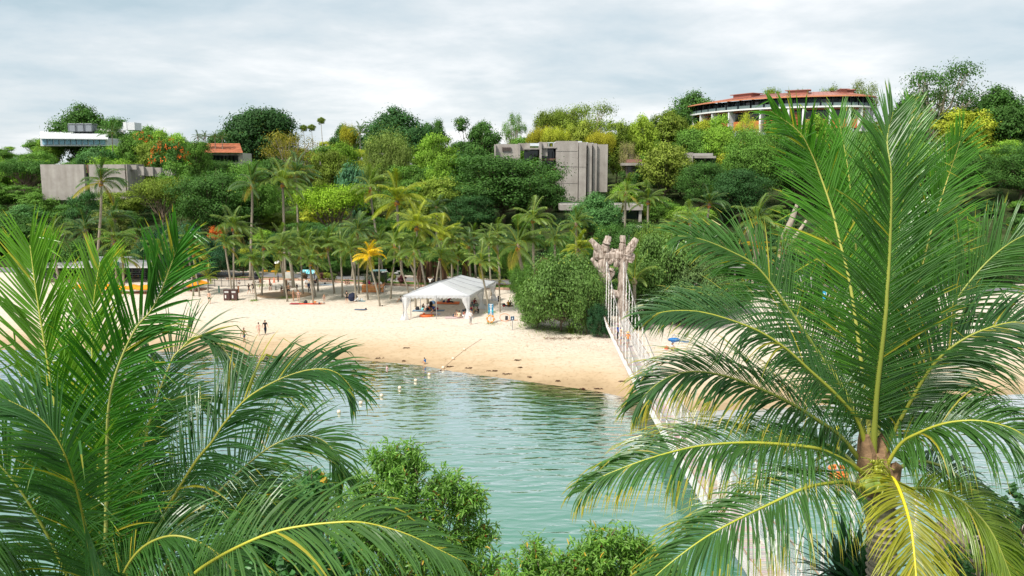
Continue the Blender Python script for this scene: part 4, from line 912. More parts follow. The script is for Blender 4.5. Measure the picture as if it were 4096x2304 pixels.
def palm(ub, vb, uc, vc, Rpx, col, label, Y=None, bend=0.0, nuts=True, r=.125, group='coconut palms along the beach', nf=23, fallen=None, name='coconut_palm', base=None, wind=.5, droop=0):
    global pcount; pcount += 1; rg = random.Random(pcount * 7 + 1)
    if base is None:
        base = gnd(ub, vb) if Y is None else at(ub, vb, Y)
        if Y is not None: base.z = hz(base.x, Y)
    Yb = base.y; crown = at(uc, vc, Yb); Rm = Rpx / FPX * Yb * (1.15 if nf > 10 else 1.1)
    o = thing(name, label, 'palm tree', base, group); c = crown - base
    m1 = Vector((c.x * .25 + bend, 0, c.z * .45)); P = []
    for i in range(11):
        t = i / 10; a = 1 - t
        P.append(Vector((0, 0, -.4)) * (a ** 3) + Vector((c.x * .1 + bend * .8, 0, c.z * .33)) * (3 * a * a * t) + Vector((c.x * .95 + bend, 0, c.z * .66)) * (3 * a * t * t) + c * t ** 3)
    k = r * (Rm / 2.4) ** .3
    tmb = MB(); tmb.tube(P, [k * 1.45, k * 1.1] + [k] * 7 + [k * .95, k * 1.0], 8); tmb.build('trunk', M_ptrunk, o, local=True, smooth=True)
    cs = MB().lathe([(k * .9, -.25), (k * 1.7, 0), (k * 1.5, .25), (k * .6, .6)], tuple(c), 8).build('crownshaft', M_bark, o, local=True)
    if nuts: put('coconuts', NUT, o, color=rg.choice([(0.50, 0.22, 0.03), (0.42, 0.25, 0.05), (0.55, 0.18, 0.03)]), loc=c, sc=Rm / 3.6)
    pc = PCOL[col] if isinstance(col, str) else col; az = rg.uniform(0, 6.28); s0 = Rm / 2.6
    kinds = (['up', 'high', 'up', 'mid', 'high', 'high', 'mid', 'low', 'high', 'low', 'mid', 'mid', 'low', 'high', 'mid', 'hang', 'mid', 'low', 'hang', 'high', 'mid', 'up', 'drop'] if not droop else ['high', 'mid', 'mid', 'low', 'low', 'low', 'hang', 'hang', 'hang', 'drop', 'drop', 'hang', 'low', 'drop', 'hang', 'low', 'hang', 'drop'])[:nf]
    for i, kd in enumerate(kinds):
        az += 2.4; a = az
        # the wind comes from the left: leaves swing toward +x
        a = math.atan2(math.sin(a), math.cos(a) + wind)
        j = rg.uniform(.85, 1.12); cc = [q * j for q in pc]
        if kd in ('drop', 'hang') and rg.random() < .35: cc = [.30 * j, .26 * j, .05 * j]
        put('frond', rg.choice(FR[kd]), o, color=cc, loc=c + Vector((0, 0, .2)), rot=(0, rg.uniform(-.08, .08), a), sc=s0 * rg.uniform(.88, 1.1))
    return o
A5 = lambda x, y: (75 + x / 10.063, 200 + y / 10.063)
A6 = lambda x, y: (300 + x / 10.063, 200 + y / 10.063)
def P5(b, c, R, col, lab, **k): palm(*A5(*b), *A5(*c), R, col, lab, **k)
def P6(b, c, R, col, lab, **k): palm(*A6(*b), *A6(*c), R, col, lab, **k)
P5((1190, 965), (1125, 455), 17, 'g', 'slim coconut palm with orange fruit just right of the big left palm tips', bend=.2)
P5((1255, 970), (1190, 555), 13, 'y', 'short yellowish coconut palm above the orange parasols, leaning left')
P5((1585, 1010), (1510, 465), 17, 'g', 'coconut palm growing beside the brown litter bins, leaning left', bend=.15)
P5((1600, 930), (1592, 290), 18, 'g', 'tallest beach palm behind the litter bins, nearly upright')
P5((1828, 1010), (1785, 640), 15, 'g', 'low coconut palm with drooping crown between the bins and the lamp', bend=-.1)
P5((1880, 960), (1897, 490), 15, 'l', 'slender palm leaning right in front of the road, left of the lamp')
P5((2137, 1020), (2060, 560), 17, 'g', 'palm leaning left right beside the street lamp, its foot in a grass tuft', bend=.1)
P5((2110, 975), (2085, 440), 15, 'l', 'second palm by the street lamp, standing behind its leaning neighbour')
P5((2200, 880), (2155, 470), 15, 'g', 'thick dark trunked palm behind the wooden post near the information boards', r=.24)
P5((2292, 945), (2268, 440), 16, 'g', 'upright palm just left of the information boards')
P5((2400, 1028), (2368, 650), 15, 'g', 'short palm with orange fruit standing behind the red beach mat', bend=-.1)
P5((2420, 975), (2335, 490), 15, 'l', 'pale crowned palm leaning left over the information boards')
P5((2445, 920), (2440, 480), 14, 'g', 'slim palm just right of the information boards')
P6((345, 940), (275, 490), 16, 'g', 'palm leaning left between the information boards and the dark shirted man', bend=.1)
P6((428, 980), (410, 500), 16, 'g', 'upright palm right behind the man in the dark shirt')
P6((560, 1025), (505, 515), 16, 'g', 'palm growing between the two seated women with the umbrella', bend=.25)
P6((562, 895), (548, 470), 13, 'g', 'thin palm behind the women with the umbrella')
P6((592, 942), (582, 330), 17, 'd', 'tall upright palm left of the golden palm')
P6((688, 1005), (690, 600), 13, 'y', 'crooked palm just left of the wooden crate bench', bend=-.35)
P6((805, 1070), (702, 590), 14, 'o', 'golden yellow palm strongly leaning left over the wooden crate bench', bend=.1, nuts=False, wind=.1)
P6((800, 950), (795, 440), 14, 'g', 'upright palm at the right end of the wooden crate bench')
P6((912, 995), (952, 475), 18, 'l', 'pale palm leaning right between the crate bench and the marquee')
P6((1118, 1018), (1010, 590), 13, 'g', 'palm leaning left behind the left corner of the marquee', bend=-.15)
P6((1165, 1080), (1150, 540), 16, 'g', 'palm with orange crown rising through the left part of the marquee')
P6((1290, 1045), (1175, 285), 22, 'y', 'large crowned tall palm behind the left part of the marquee', bend=-.1)
P6((1200, 880), (1030, 430), 14, 'g', 'dark leaning trunk palm behind the marquee, leaning far left')
P6((1365, 880), (1428, 390), 18, 'y', 'bright yellow green palm behind the middle of the marquee')
P6((1430, 960), (1410, 590), 16, 'l', 'palm whose crown spreads just above the marquee ridge')
P6((1530, 900), (1525, 455), 13, 'g', 'dark stemmed palm behind the marquee ridge')
P6((1580, 930), (1590, 600), 12, 'g', 'small palm behind the right half of the marquee')
P6((1720, 900), (1700, 470), 15, 'd', 'dark crowned palm behind the right end of the marquee')
P6((1900, 1135), (1820, 640), 17, 'l', 'pale green palm leaning left at the right front of the marquee, beside the blue banner', bend=.1)
P6((1925, 965), (1900, 440), 15, 'g', 'palm behind the right end of the marquee, its foot near the seated group')
P6((2015, 1130), (2005, 850), 6, 'y', 'short stout palm stem with orange fruit right of the blue banner', nf=7)
P6((2290, 960), (2195, 480), 26, 'g', 'largest beach palm with wide drooping crown left of the round green bushes', r=.2, bend=.1)
# palms standing behind the first rows (own distance given)
for ub, vb, uc, vc, R, cc, lab, Y in [
 (250.5, 285, 252, 187, 19, 'd', 'tall palm with grey trunk, left neighbour of the tall palm with orange fruits', 139),
 (285.5, 282, 282.7, 185, 21, 'l', 'tall palm with orange fruits on a long straight trunk', 141),
 (299, 262, 296.6, 176, 18, 'd', 'dark green palm crown behind the tall palm with orange fruits', 160),
 (97, 290, 101, 184, 21, 'd', 'tall lone palm in front of the left concrete wing', 133),
 (117, 290, 114.8, 243, 18, 'g', 'palm with drooping crown over the roof of the beach bar', 128),
 (124, 290, 122.7, 260, 14, 'l', 'lower palm with orange fruit in front of the dark green sign band', 126),
 (160, 290, 159.5, 252, 16, 'g', 'palm right of the beach bar behind the big left palm leaves', 128),
 (380, 262, 370.5, 190, 19, 'l', 'pale drooping palm rising above the centre row', 158),
 (402, 275, 397, 203, 25, 'y', 'big bright palm standing on a tall trunk above the centre row', 142),
 (437, 270, 436.5, 210, 13, 'd', 'dark wind blown palm above the bright yellow green one', 150),
 (534, 282, 533, 221, 19, 'l', 'erect pale palm behind the right end of the palm row', 128),
 (554, 290, 555, 243, 13, 'g', 'hidden palm left of the log tower, behind the bushes', 122),
 (577, 280, 576, 226, 16, 'g', 'upper palm of the pair left of the log tower', 124),
 (580, 296, 578.5, 252, 17, 'y', 'lower yellow green palm of the pair left of the log tower', 112),
 (624, 268, 625.7, 195, 17, 'l', 'palm with golden fruit standing alone right of the concrete hotel block foot', 150),
 (648, 275, 648, 203, 17, 'g', 'palm right of the lone golden fruited palm', 146),
 (694, 275, 709, 206, 17, 'd', 'palm whose top shows behind the leaf tips of the right palm', 142),
 (752, 294, 756.6, 222, 22, 'g', 'tall full crowned palm with orange fruit near the road on the right', 127),
 (757, 296, 755.7, 250, 11, 'o', 'small golden palm under the tall full crowned palm by the road', 128),
 (784, 297, 782.5, 252, 17, 'l', 'pale palm with orange fruit in front of the forked grey trunk', 125),
 (476, 275, 474, 240, 13, 'g', 'palm in the second row behind the marquee', 138),
 (500, 276, 497, 236, 15, 'l', 'pale palm in the second row right of the marquee', 136),
 (352, 278, 357, 233, 17, 'l', 'palm top above the golden palm in the second row', 140),
 (316, 275, 312, 243, 14, 'd', 'dark palm top in the second row above the information boards', 146),
 (452, 272, 455, 236, 14, 'g', 'palm right of the bright yellow green one in the second row', 142),
 (340, 272, 330, 242, 14, 'l', 'light palm behind the centre left palm row', 144),
 (383, 275, 378, 240, 12, 'g', 'green palm behind the crate bench palms', 146),
 (670, 290, 672, 232, 15, 'g', 'palm among bushes left of the long left pointing leaf of the right palm', 120),
 (700, 286, 690, 222, 16, 'l', 'pale palm top right of the concrete terrace', 130),
 (820, 290, 826, 240, 18, 'g', 'palm behind the thick leaf stalks of the right palm', 128),
 (60, 292, 52, 238, 18, 'g', 'palm beyond the left border of the beach bar', 128),
 (960, 292, 965, 250, 18, 'g', 'palm seen through the rightmost leaves of the right palm', 126)]:
    palm(ub, vb, uc, vc, R, cc, lab, Y=Y, r=.17)
palm(85, 280, 85, 232, 17, 'd', 'date palm with thick dark trunk at the left edge above the beach bar', Y=146, r=.34, nuts=False, name='date_palm', wind=0)
palm(114, 275, 113, 222, 18, 'd', 'date palm with dense spiky crown right of the left one above the beach bar', Y=150, r=.34, nuts=False, name='date_palm', wind=0)
palm(136, 275, 138, 238, 15, 'd', 'third date palm, lower and further right above the beach bar', Y=150, r=.34, nuts=False, name='date_palm', wind=0)
for u, v, vc, lab in ((183, 290, 280, 'young yellow palm left of the orange parasols'), (208, 291, 280, 'young yellow palm right of the orange parasols'), (168, 290, 280, 'small yellow palm half hidden behind the leaf tips of the left palm')):
    palm(u, v, u, vc, 13, 'y', lab, nuts=False, r=.10, nf=9, name='young_palm', group='young palms by the parasols', wind=.1)
palm(634.6, 302, 634.5, 283, 24, 'l', 'young spreading palm growing behind the ropes of the bridge', Y=99, nuts=False, r=.2, nf=12, name='young_palm', wind=0)
for u, Y, vc, R, lab in ((240, 262, 134, 11, 'dark palm below the large round skyline tree'), (258, 258, 134, 11, 'palm leaning right below the large round skyline tree'), (112, 250, 135, 11, 'palm in front of the white metal roof'), (360, 245, 134, 11, 'bushy palm left of the huge dark dome')):
    palm(u, 150, u, vc, R, 'd', lab, Y=Y, nuts=False, nf=14, group='palms high on the hill')
for i, (u, lab) in enumerate(((198, 'left one of the fan palms above the orange roof'), (205, 'second fan palm from the left above the orange roof'), (215, 'third fan palm above the orange roof'), (222, 'right one of the fan palms above the orange roof'))):
    palm(u, 150, u, 138.5, 6, 'd', lab, Y=240, nuts=True, nf=12, name='fan_palm', group='fan palms above the orange roof', wind=0)
# hilltop thin trees
for u, vt, lab in ((323.6, 117, 'thin tall sapling on the skyline, right of the large round tree'), (314, 124, 'small flat crowned sapling on the skyline beside the thin tall one'), (306, 124.5, 'tiny sapling on the skyline left of the flat crowned one')):
    Y = 275; X = at(u, 200, Y).x; zb = hz(X, Y); zt = at(u, vt, Y).z; o = thing('sapling', lab, 'tree', (X, Y, zb))
    MB().tube([(0, 0, 0), (.2, 0, (zt - zb) * .6), (-.1, 0, zt - zb - .6)], [.14, .11, .06], 5).build('trunk', M_bark_pale, o, local=True)
    put('crown', TV['broad'][0][0], o, color=GREENS['olive'], loc=(0, 0, (zt - zb) - 3.0), sc=(.25, .25, .25))
tx = thing('forked_tree_trunk', 'thick forked pale grey trunk beside the road at the right', 'tree', gnd(778.5, 283))
for P, R in (([(-1.6, 0, -.3), (-1.2, 0, 1.4), (-1.8, 0, 3.4), (-4.2, 0, 6.2), (-5.5, 0, 9)], [.9, .62, .55, .45, .3]), ([(-.2, .2, -.3), (.3, .2, 1.8), (.5, .2, 4), (.2, 0, 6.5), (1.6, 0, 10), (2.5, 0, 13)], [1.1, .78, .72, .6, .45, .25]), ([(.4, 0, 5), (2.6, 0, 7.8), (4, 0, 10)], [.4, .3, .2])):
    mb = wob(P, R, 9, 3); mb.build('trunk', M_bark_pale, tx, local=True, smooth=True)
# aerial-root tree and pandanus behind the marquee
bn = thing('aerial_root_tree', 'dark tree with a curtain of brown aerial roots behind the marquee', 'tree', gnd(432, 283))
mb = MB(); rg_ = random.Random(4)
for i in range(70):
    x = rg_.uniform(-2.6, 2.6); y = rg_.uniform(-1, 1); mb.tube([(x * .75, y, 3.6 - abs(x) * .2), (x * .9, y, 2), (x, y, 0)], .05 + .05 * rg_.random(), 4)
for i in range(26):
    x = 5.5 + rg_.uniform(-1.0, 1.0); y = rg_.uniform(-.7, .7); mb.tube([(5.5 + (x - 5.5) * .6, y, 3.8), (x, y, 0)], .05, 4)
o_ = mb.build('aerial_roots', simple('root_bark', (0.16, 0.09, 0.06), .9, .1, var=.3), bn, local=True); o_['kind'] = 'stuff'
put('crown', TV['shrub'][0][0], bn, color=GREENS['dark'], loc=(1.5, .8, 2.4), sc=(1.7, 1.1, .7))
def strappy(name, loc, R, n, L, w, col, label, seed, up=.7, parent=None, tips=.5, cat='plant'):
    rg = np.random.default_rng(seed); Q = []; lv = []
    for i in range(n):
        a = rg.uniform(0, 6.28); el = rg.uniform(up - .6, min(1.5, up + .55)); d = np.array((math.cos(a) * math.cos(el), math.sin(a) * math.cos(el), math.sin(el))); p = rg.normal(size=3) * R * .18; p[2] = abs(p[2]); l = L * rg.uniform(.6, 1.15); v = rg.random() * .6
        for q in range(5):
            p1 = p + d * l / 5; w0 = w * (.7, 1, .9, .7, .4)[q]; w1 = w * (1, .9, .7, .4, .03)[q]; sd_ = nrm(np.cross(d, np.array((0, 0, 1.)) + 1e-3)); Q.append([p + sd_ * w0 / 2, p - sd_ * w0 / 2, p1 - sd_ * w1 / 2, p1 + sd_ * w1 / 2]); lv.append(min(.95, v + .08 * q * tips)); d = nrm(d + np.array((0, 0, -.22 * rg.uniform(.5, 1.6)))); p = p1
    me = quadmesh(name + '_leaves', np.array(Q), np.array(lv), M_frond); o = thing(name, label, cat, loc); put('leaves', me, o, color=col); return o
for u, v, z, lab, sd in ((414, 280, 3.4, 'golden variegated screw pine behind the marquee, left one', 1), (428, 280, 3.2, 'golden variegated screw pine behind the marquee, over the brown roots', 2)):
    p = gnd(u, v); s = strappy('screw_pine', p, 1.2, 150, 2.0, .13, (.36, .33, .07), lab, sd, up=.5)
    s.children[0].location = (0, 0, z - .6); MB().tube([(0, 0, 0), (.2, 0, z - .4)], .16, 6).build('trunk', M_bark, s, local=True)
# ---------------------------------------------------------------- bushes along the beach
def bush(u, v, vt, w, kind, col, label, Y=None, name='bush', **k):
    p = gnd(u, v); return tree(u, Y or p.y, vt, w, kind, col, label, name=name, cat='bush', **k)
HBc = [lobes_tree('hibiscus%d' % i, 6, 5, .3, 34, 560, 40, .23, .18, 300 + i, 'bumpy', limb_r=.12) for i in range(3)]
TV['hib'] = HBc
HG = (0.125, 0.225, 0.055)
bush(562, 331, 255, 86, 'hib', HG, 'big rounded sea hibiscus bush left of the log tower', name='hibiscus_bush', var=0)
bush(588, 334, 270, 46, 'hib', HG, 'lower right bulge of sea hibiscus right at the log tower foot', name='hibiscus_bush', var=1)
bush(538, 328, 290, 48, 'hib', HG, 'low sea hibiscus bush behind the small blue sign post', name='hibiscus_bush', var=2)
bush(524, 312, 268, 32, 'hib', (0.10, 0.21, 0.04), 'leafy bush with thin stems right of the blue banner', name='hibiscus_bush', var=1)
bush(545, 316, 260, 24, 'hib', (0.22, 0.11, 0.07), 'reddish brown topped bush between palm and hibiscus', name='red_brown_bush', var=0)
bush(600, 338, 305, 26, 'hib', (0.03, 0.09, 0.035), 'dark glossy bush at the foot of the log tower', name='dark_bush', var=2)
bush(666, 326, 232, 78, 'hib', HG, 'tall sea hibiscus thicket right of the log tower', name='hibiscus_bush', var=1, Y=104)
bush(700, 322, 254, 70, 'hib', (0.12, 0.19, 0.065), 'greyer sea hibiscus thicket right of the tall one', name='hibiscus_bush', var=2, Y=103)
bush(648, 322, 226, 40, 'hib', (0.14, 0.22, 0.04), 'yellow green bush top just right behind the log tower', name='yellow_green_bush', var=0, Y=112)
bush(690, 330, 282, 86, 'hib', (0.10, 0.19, 0.06), 'low front sea hibiscus overhanging the sand right of the bridge', name='hibiscus_bush', var=0, Y=100)
bush(735, 316, 280, 46, 'hib', (0.11, 0.20, 0.06), 'outer right sea hibiscus bush near the road', name='hibiscus_bush', var=2, Y=108)
bush(648, 331, 268, 56, 'hib', (0.12, 0.24, 0.05), 'mid height sea hibiscus right beside the bridge ropes', name='hibiscus_bush', var=0, Y=103)
bush(640, 336, 312, 30, 'hib', (0.07, 0.15, 0.05), 'small bush under the bridge ropes on the right side', name='hibiscus_bush', var=1, Y=97)
bush(548, 296, 258, 26, 'hib', (0.10, 0.2, 0.05), 'green bush behind the largest beach palm', name='hibiscus_bush', var=2, Y=118)
bush(610, 300, 262, 40, 'hib', (0.05, 0.12, 0.04), 'dark bush filling the gap behind the log tower', name='dark_bush', var=0, Y=106)
for i, (u, v, vt, w, k, c, lab) in enumerate([
 (178, 281, 225, 60, 'hib', (0.05, 0.14, 0.07), 'big blue green bush behind the palms at the left'), (212, 280, 236, 46, 'hib', (0.045, 0.13, 0.06), 'big leafy bush behind the orange parasols'), (150, 281, 236, 40, 'hib', (0.06, 0.15, 0.06), 'leafy bush at the right end of the beach bar'),
 (240, 279, 252, 30, 'broad', 'dark', 'dark bush behind the black railing'), (262, 270, 250, 40, 'broad', 'deep', 'deep green tree on the far side of the road behind the lamp'), (300, 271, 243, 46, 'dense', 'deep', 'deep green tree across the road behind the information boards'),
 (324, 272, 224, 44, 'hib', 'teal', 'large leaved bush top above the information boards'), (335, 279, 250, 34, 'dense', 'dark', 'low dark tree with leaning trunk right of the information boards'), (352, 279, 252, 26, 'dense', 'dark', 'dark leafy tree shading the pair sitting on the kerb'),
 (366, 276, 254, 26, 'broad', 'mid', 'green bush behind the crate bench'), (390, 273, 262, 34, 'broad', 'mid', 'garden bush with small flowers beyond the road'), (400, 272, 246, 44, 'broad', 'deep', 'dark tree behind the flower garden'),
 (420, 270, 240, 50, 'hib', 'dark', 'dark leafy tree behind the screw pines'), (455, 273, 250, 40, 'hib', 'mid', 'bush behind the right half of the marquee'), (480, 276, 246, 44, 'hib', (0.09, 0.2, 0.04), 'bright bush behind the right end of the marquee'),
 (508, 282, 250, 38, 'hib', 'mid', 'green bush between marquee and the largest palm'), (520, 290, 262, 26, 'hib', 'mid', 'small bush behind the leafy one with thin stems'), (570, 280, 236, 44, 'hib', 'dark', 'dark bush behind the pair of palms left of the log tower'),
 (612, 270, 226, 50, 'hib', 'dark', 'dark bush with white blossoms below the terrace'), (640, 276, 224, 50, 'hib', (0.09, 0.19, 0.05), 'leafy green bush below the concrete terrace'), (672, 282, 226, 50, 'hib', 'mid', 'green bush right of the concrete terrace'),
 (710, 282, 240, 50, 'hib', (0.16, 0.14, 0.05), 'bush with red blossoms behind the picnic shelter'), (750, 282, 262, 46, 'broad', 'fresh', 'clipped bright hedge bush beside the road, left of the forked trunk'), (800, 282, 264, 60, 'broad', 'mid', 'hedge bush beside the road right of the forked trunk'),
 (850, 284, 250, 70, 'hib', 'dark', 'dark bush behind the stalks of the right palm'), (910, 286, 256, 70, 'hib', 'mid', 'green bush behind the right side leaves of the right palm'), (980, 286, 240, 80, 'hib', 'dark', 'dark bush at the far right beyond the road'), (60, 283, 240, 60, 'hib', 'dark', 'dark bush behind the beach bar')]):
    bush(u, v - 3, vt, w, k, c, lab, name='leafy_bush')
small = [(320, 281, 276, 9, (0.16, 0.07, 0.07), 'small dark red shrub on the lawn'), (400.5, 284.3, 277.6, 9, (0.14, 0.045, 0.05), 'round dark red shrub on the lawn left of the marquee'), (325, 281, 277, 10, (0.26, 0.30, 0.05), 'yellow green low shrub on the lawn'),
         (391, 282, 278, 8, (0.25, 0.28, 0.06), 'low yellow shrub behind the lawn rocks'), (331, 281.5, 277, 8, (0.2, 0.27, 0.08), 'pale green low shrub next to the yellow one'), (302, 280, 276, 8, (0.20, 0.14, 0.09), 'brownish low shrub under the information boards'), (611, 338.5, 333, 6, (0.05, 0.17, 0.05), 'tiny green shrub on the sand beside the bridge deck'), (385, 282, 276, 8, (0.1, 0.2, 0.05), 'green low shrub at the lawn corner')]
for u, v, vt, w, c, lab in small: bush(u, v, vt, w, 'shrub', c, lab, name='low_shrub')
pf = strappy('grass_clump', gnd(571, 333), .5, 160, 1.9, .05, (.16, .24, .05), 'arching pale grass clump in front of the big hibiscus bush', 9, up=.9)
# grass tufts on the sand (uncountable)
def grass(name, spots, col, label, hgt=.22):
    rg = np.random.default_rng(8); Q = []; lv = []
    for u, v, r_, n in spots:
        p = np.array(gnd(u, v))
        for i in range(n):
            q = p + np.array((rg.normal() * r_, rg.normal() * r_ * .8, 0)); q[2] = hz(q[0], q[1]); a = rg.uniform(0, 6.28); h = hgt * rg.uniform(.5, 1.4); w = np.array((math.cos(a), math.sin(a), 0)) * .02; l = np.array((rg.normal() * .1, rg.normal() * .1, h))
            Q.append([q + w, q - w, q - w * .2 + l, q + w * .2 + l]); lv.append(rg.random())
    me = quadmesh(name, np.array(Q), np.array(lv), M_leaf); o = bpy.data.objects.new(name, me); COL.objects.link(o); o.color = (*col, 1); tag(o, label, 'grass', None, 'stuff')
grass('beach_grass', [(285, 298, .5, 260), (254, 301, .35, 150), (233, 300.5, .35, 150), (553, 331, 1.6, 900), (530, 326.5, 1.2, 400), (490, 313, .5, 120), (492, 324, .5, 90), (575, 335, 1.5, 400), (304, 303, .4, 100), (262, 286, 1.2, 300)], (0.14, 0.24, 0.05), 'thin green grass tufts at palm feet and bush edges on the sand')
# lawn grass
rgx = np.random.default_rng(12); xs_ = rgx.uniform(kp[0].x, kp[-1].x, 16000); t_ = rgx.random(16000); y0_ = np.interp(xs_, _kx, _ky) + .15; y1_ = roadY(xs_) - 3.1; ys_ = y0_ + (y1_ - y0_) * t_
Pl = np.stack([xs_, ys_, Hgt(xs_, ys_) + .14], 1); Ql = leafquads(Pl, nrm(rgx.normal(size=(16000, 3)) * .6 + (0, -.4, .5)), .16, .06)
ob = bpy.data.objects.new('lawn_grass', quadmesh('lawn_grass', Ql, rgx.random(16000), M_leaf)); COL.objects.link(ob); ob.color = (0.12, 0.21, 0.04, 1); tag(ob, 'short green lawn grass between kerb and road', 'grass', None, 'stuff')
# ================================================================ MARQUEE
def tentmat():
    m, nt, b = newmat('white_canvas'); b.inputs['Base Color'].default_value = (0.56, 0.575, 0.60, 1); b.inputs['Roughness'].default_value = 0.6
    tr = N(nt, 'ShaderNodeBsdfTranslucent'); tr.inputs[0].default_value = (0.6, 0.6, 0.58, 1); ms = N(nt, 'ShaderNodeMixShader'); ms.inputs[0].default_value = .22
    nt.links.new(b.outputs[0], ms.inputs[1]); nt.links.new(tr.outputs[0], ms.inputs[2]); nt.links.new(ms.outputs[0], nt.nodes['Material Output'].inputs[0])
    tcn = N(nt, 'ShaderNodeTexCoord'); no = N(nt, 'ShaderNodeTexNoise'); no.inputs['Scale'].default_value = .8; no.inputs['Detail'].default_value = 4; nt.links.new(tcn.outputs['Object'], no.inputs[0])
    bp = N(nt, 'ShaderNodeBump'); bp.inputs['Distance'].default_value = .25; bp.inputs['Strength'].default_value = .5; nt.links.new(no.outputs[0], bp.inputs['Height']); nt.links.new(bp.outputs[0], b.inputs['Normal']); return m
M_tent = tentmat()
TY = gnd(437, 319.5).y; A = at(403, 295.2, TY); B = at(469.6, 295.8, TY); EV = (A.z + B.z) / 2; A.z = B.z = EV
dirv = Vector((2.9, 13.2, 0)); W_ = B - A; AP = (A + B) / 2 + Vector((-.1, .2, 1.25))
tent = thing('marquee', 'white peaked marquee tent with scalloped edge and tied corner curtains on the sand', 'tent', ((A + B) / 2).xy.to_3d() + Vector((0, 0, hz((A.x + B.x) / 2, TY))))
def sag(p, q, r, s, n, m, dz):
    """quad patch p-q (bottom) to s-r (top) with a slight sag"""
    V = []; 
    for j in range(m + 1):
        for i in range(n + 1):
            a = p.lerp(q, i / n); b = s.lerp(r, i / n); c = a.lerp(b, j / m); c = c + Vector((0, 0, -dz * (math.sin(math.pi * j / m) * .7 + .3 * math.sin(math.pi * j / m) * abs(math.sin(2 * math.pi * i / n))))); V.append(tuple(c))
    return V, [(j * (n + 1) + i, j * (n + 1) + i + 1, (j + 1) * (n + 1) + i + 1, (j + 1) * (n + 1) + i) for j in range(m) for i in range(n)]
rA, rB = A + dirv, B + dirv; R0 = AP + Vector((.3, 2.9, 0)); R1 = AP + dirv + Vector((-.3, -2.9, 0)); 
for p, q, r, s in ((A, rA, R1, R0), (rB, B, R0, R1)): MB().add(*sag(p, q, r, s, 12, 8, .10)).build('roof_panel', M_tent, tent, smooth=True)
MB().add(*sag(A, B, R0 + Vector((0.001, 0, 0)), R0, 10, 8, .08)).build('roof_panel', M_tent, tent, smooth=True); MB().add(*sag(rB, rA, R1, R1 + Vector((0.001, 0, 0)), 10, 8, .08)).build('roof_panel', M_tent, tent, smooth=True)
def valance(p, q, n):
    mb = MB(); V = []; F = []; k = n * 6
    for i in range(k + 1):
        a = p.lerp(q, i / k); d = .26 + .13 * abs(math.sin(math.pi * i / 6)); V += [(a.x, a.y, a.z), (a.x + .03 * math.sin(i * .8), a.y + .03 * math.cos(i), a.z - d)]
        if i: F.append((2 * i - 2, 2 * i, 2 * i + 1, 2 * i - 1))
    return mb.add(V, F).build('scalloped_valance', M_tent, tent)
valance(A, B, 17); valance(B, rB, 26); valance(rB, rA, 17); valance(rA, A, 26)
seam = MB()
for t in (.25, .5, .75): 
    a, b = B.lerp(rB, t), R0.lerp(R1, t); seam.tube([a + Vector((0, 0, .03)), a.lerp(b, .5) + Vector((0, 0, -.04)), b + Vector((0, 0, .03))], .03, 4)
    a, b = A.lerp(rA, t), R0.lerp(R1, t); seam.tube([a + Vector((0, 0, .03)), a.lerp(b, .5) + Vector((0, 0, -.04)), b + Vector((0, 0, .03))], .03, 4)
seam.tube([R0 + Vector((0, 0, .03)), R1 + Vector((0, 0, .03))], .04, 4); seam.tube([A, R0], .03, 4); seam.tube([B, R0], .03, 4); seam.build('roof_rib', M_paint, tent, (.40, .41, .43))
for q in (A, B, (A + B) / 2, A.lerp(rA, .5), B.lerp(rB, .5), rA, rB, (rA + rB) / 2):
    z0 = hz(q.x, q.y) - .1; MB().tube([(q.x, q.y, z0), (q.x, q.y, q.z)], .045, 8).lathe([(.12, 0), (.12, .05)], (q.x, q.y, z0 + .1), 8).build('pole', M_metal, tent)
for q in (A.lerp(rA, .12), B.lerp(rB, .62)): MB().tube([(q.x + .4, q.y, hz(q.x, q.y)), (q.x + .4, q.y, q.z)], .05, 6).build('pole', M_metal, tent)
def curtain(q, inward, seed):
    rr_ = random.Random(seed); mb = MB(); z1 = q.z - .2; z0 = hz(q.x, q.y); n = 18; V = []; rows = [(0, .55, .35), (.25, .42, .25), (.5, .20, .12), (.58, .13, .1), (.66, .17, .12), (.85, .38, .26), (1, .50, .36)]
    for t, w, d in rows:
        for i in range(n):
            a = 2 * math.pi * i / n; rr2 = 1 + .22 * math.cos(5 * a + seed); V.append((q.x + inward * (.35 * (1 - t) + .12) + w * rr2 * math.cos(a), q.y + .15 + d * rr2 * math.sin(a), z1 + (z0 - z1) * t))
    F = [(j * n + i, j * n + (i + 1) % n, (j + 1) * n + (i + 1) % n, (j + 1) * n + i) for j in range(len(rows) - 1) for i in range(n)]
    mb.add(V, F).build('tied_curtain', M_sheer, tent, smooth=True)
def sheer():
    m, nt, b = newmat('sheer_cloth'); b.inputs['Base Color'].default_value = (.72, .73, .74, 1); b.inputs['Roughness'].default_value = .8; t = N(nt, 'ShaderNodeBsdfTransparent'); ms = N(nt, 'ShaderNodeMixShader'); ms.inputs[0].default_value = .35
    nt.links.new(b.outputs[0], ms.inputs[1]); nt.links.new(t.outputs[0], ms.inputs[2]); nt.links.new(ms.outputs[0], nt.nodes['Material Output'].inputs[0]); return m
M_sheer = sheer()
curtain(A, 1, 1); curtain(B, -1, 2); curtain(rA, 1, 3); curtain(rB, -1, 4); curtain(B.lerp(rB, .5), -1, 5); curtain((rA + rB) / 2, 1, 6)

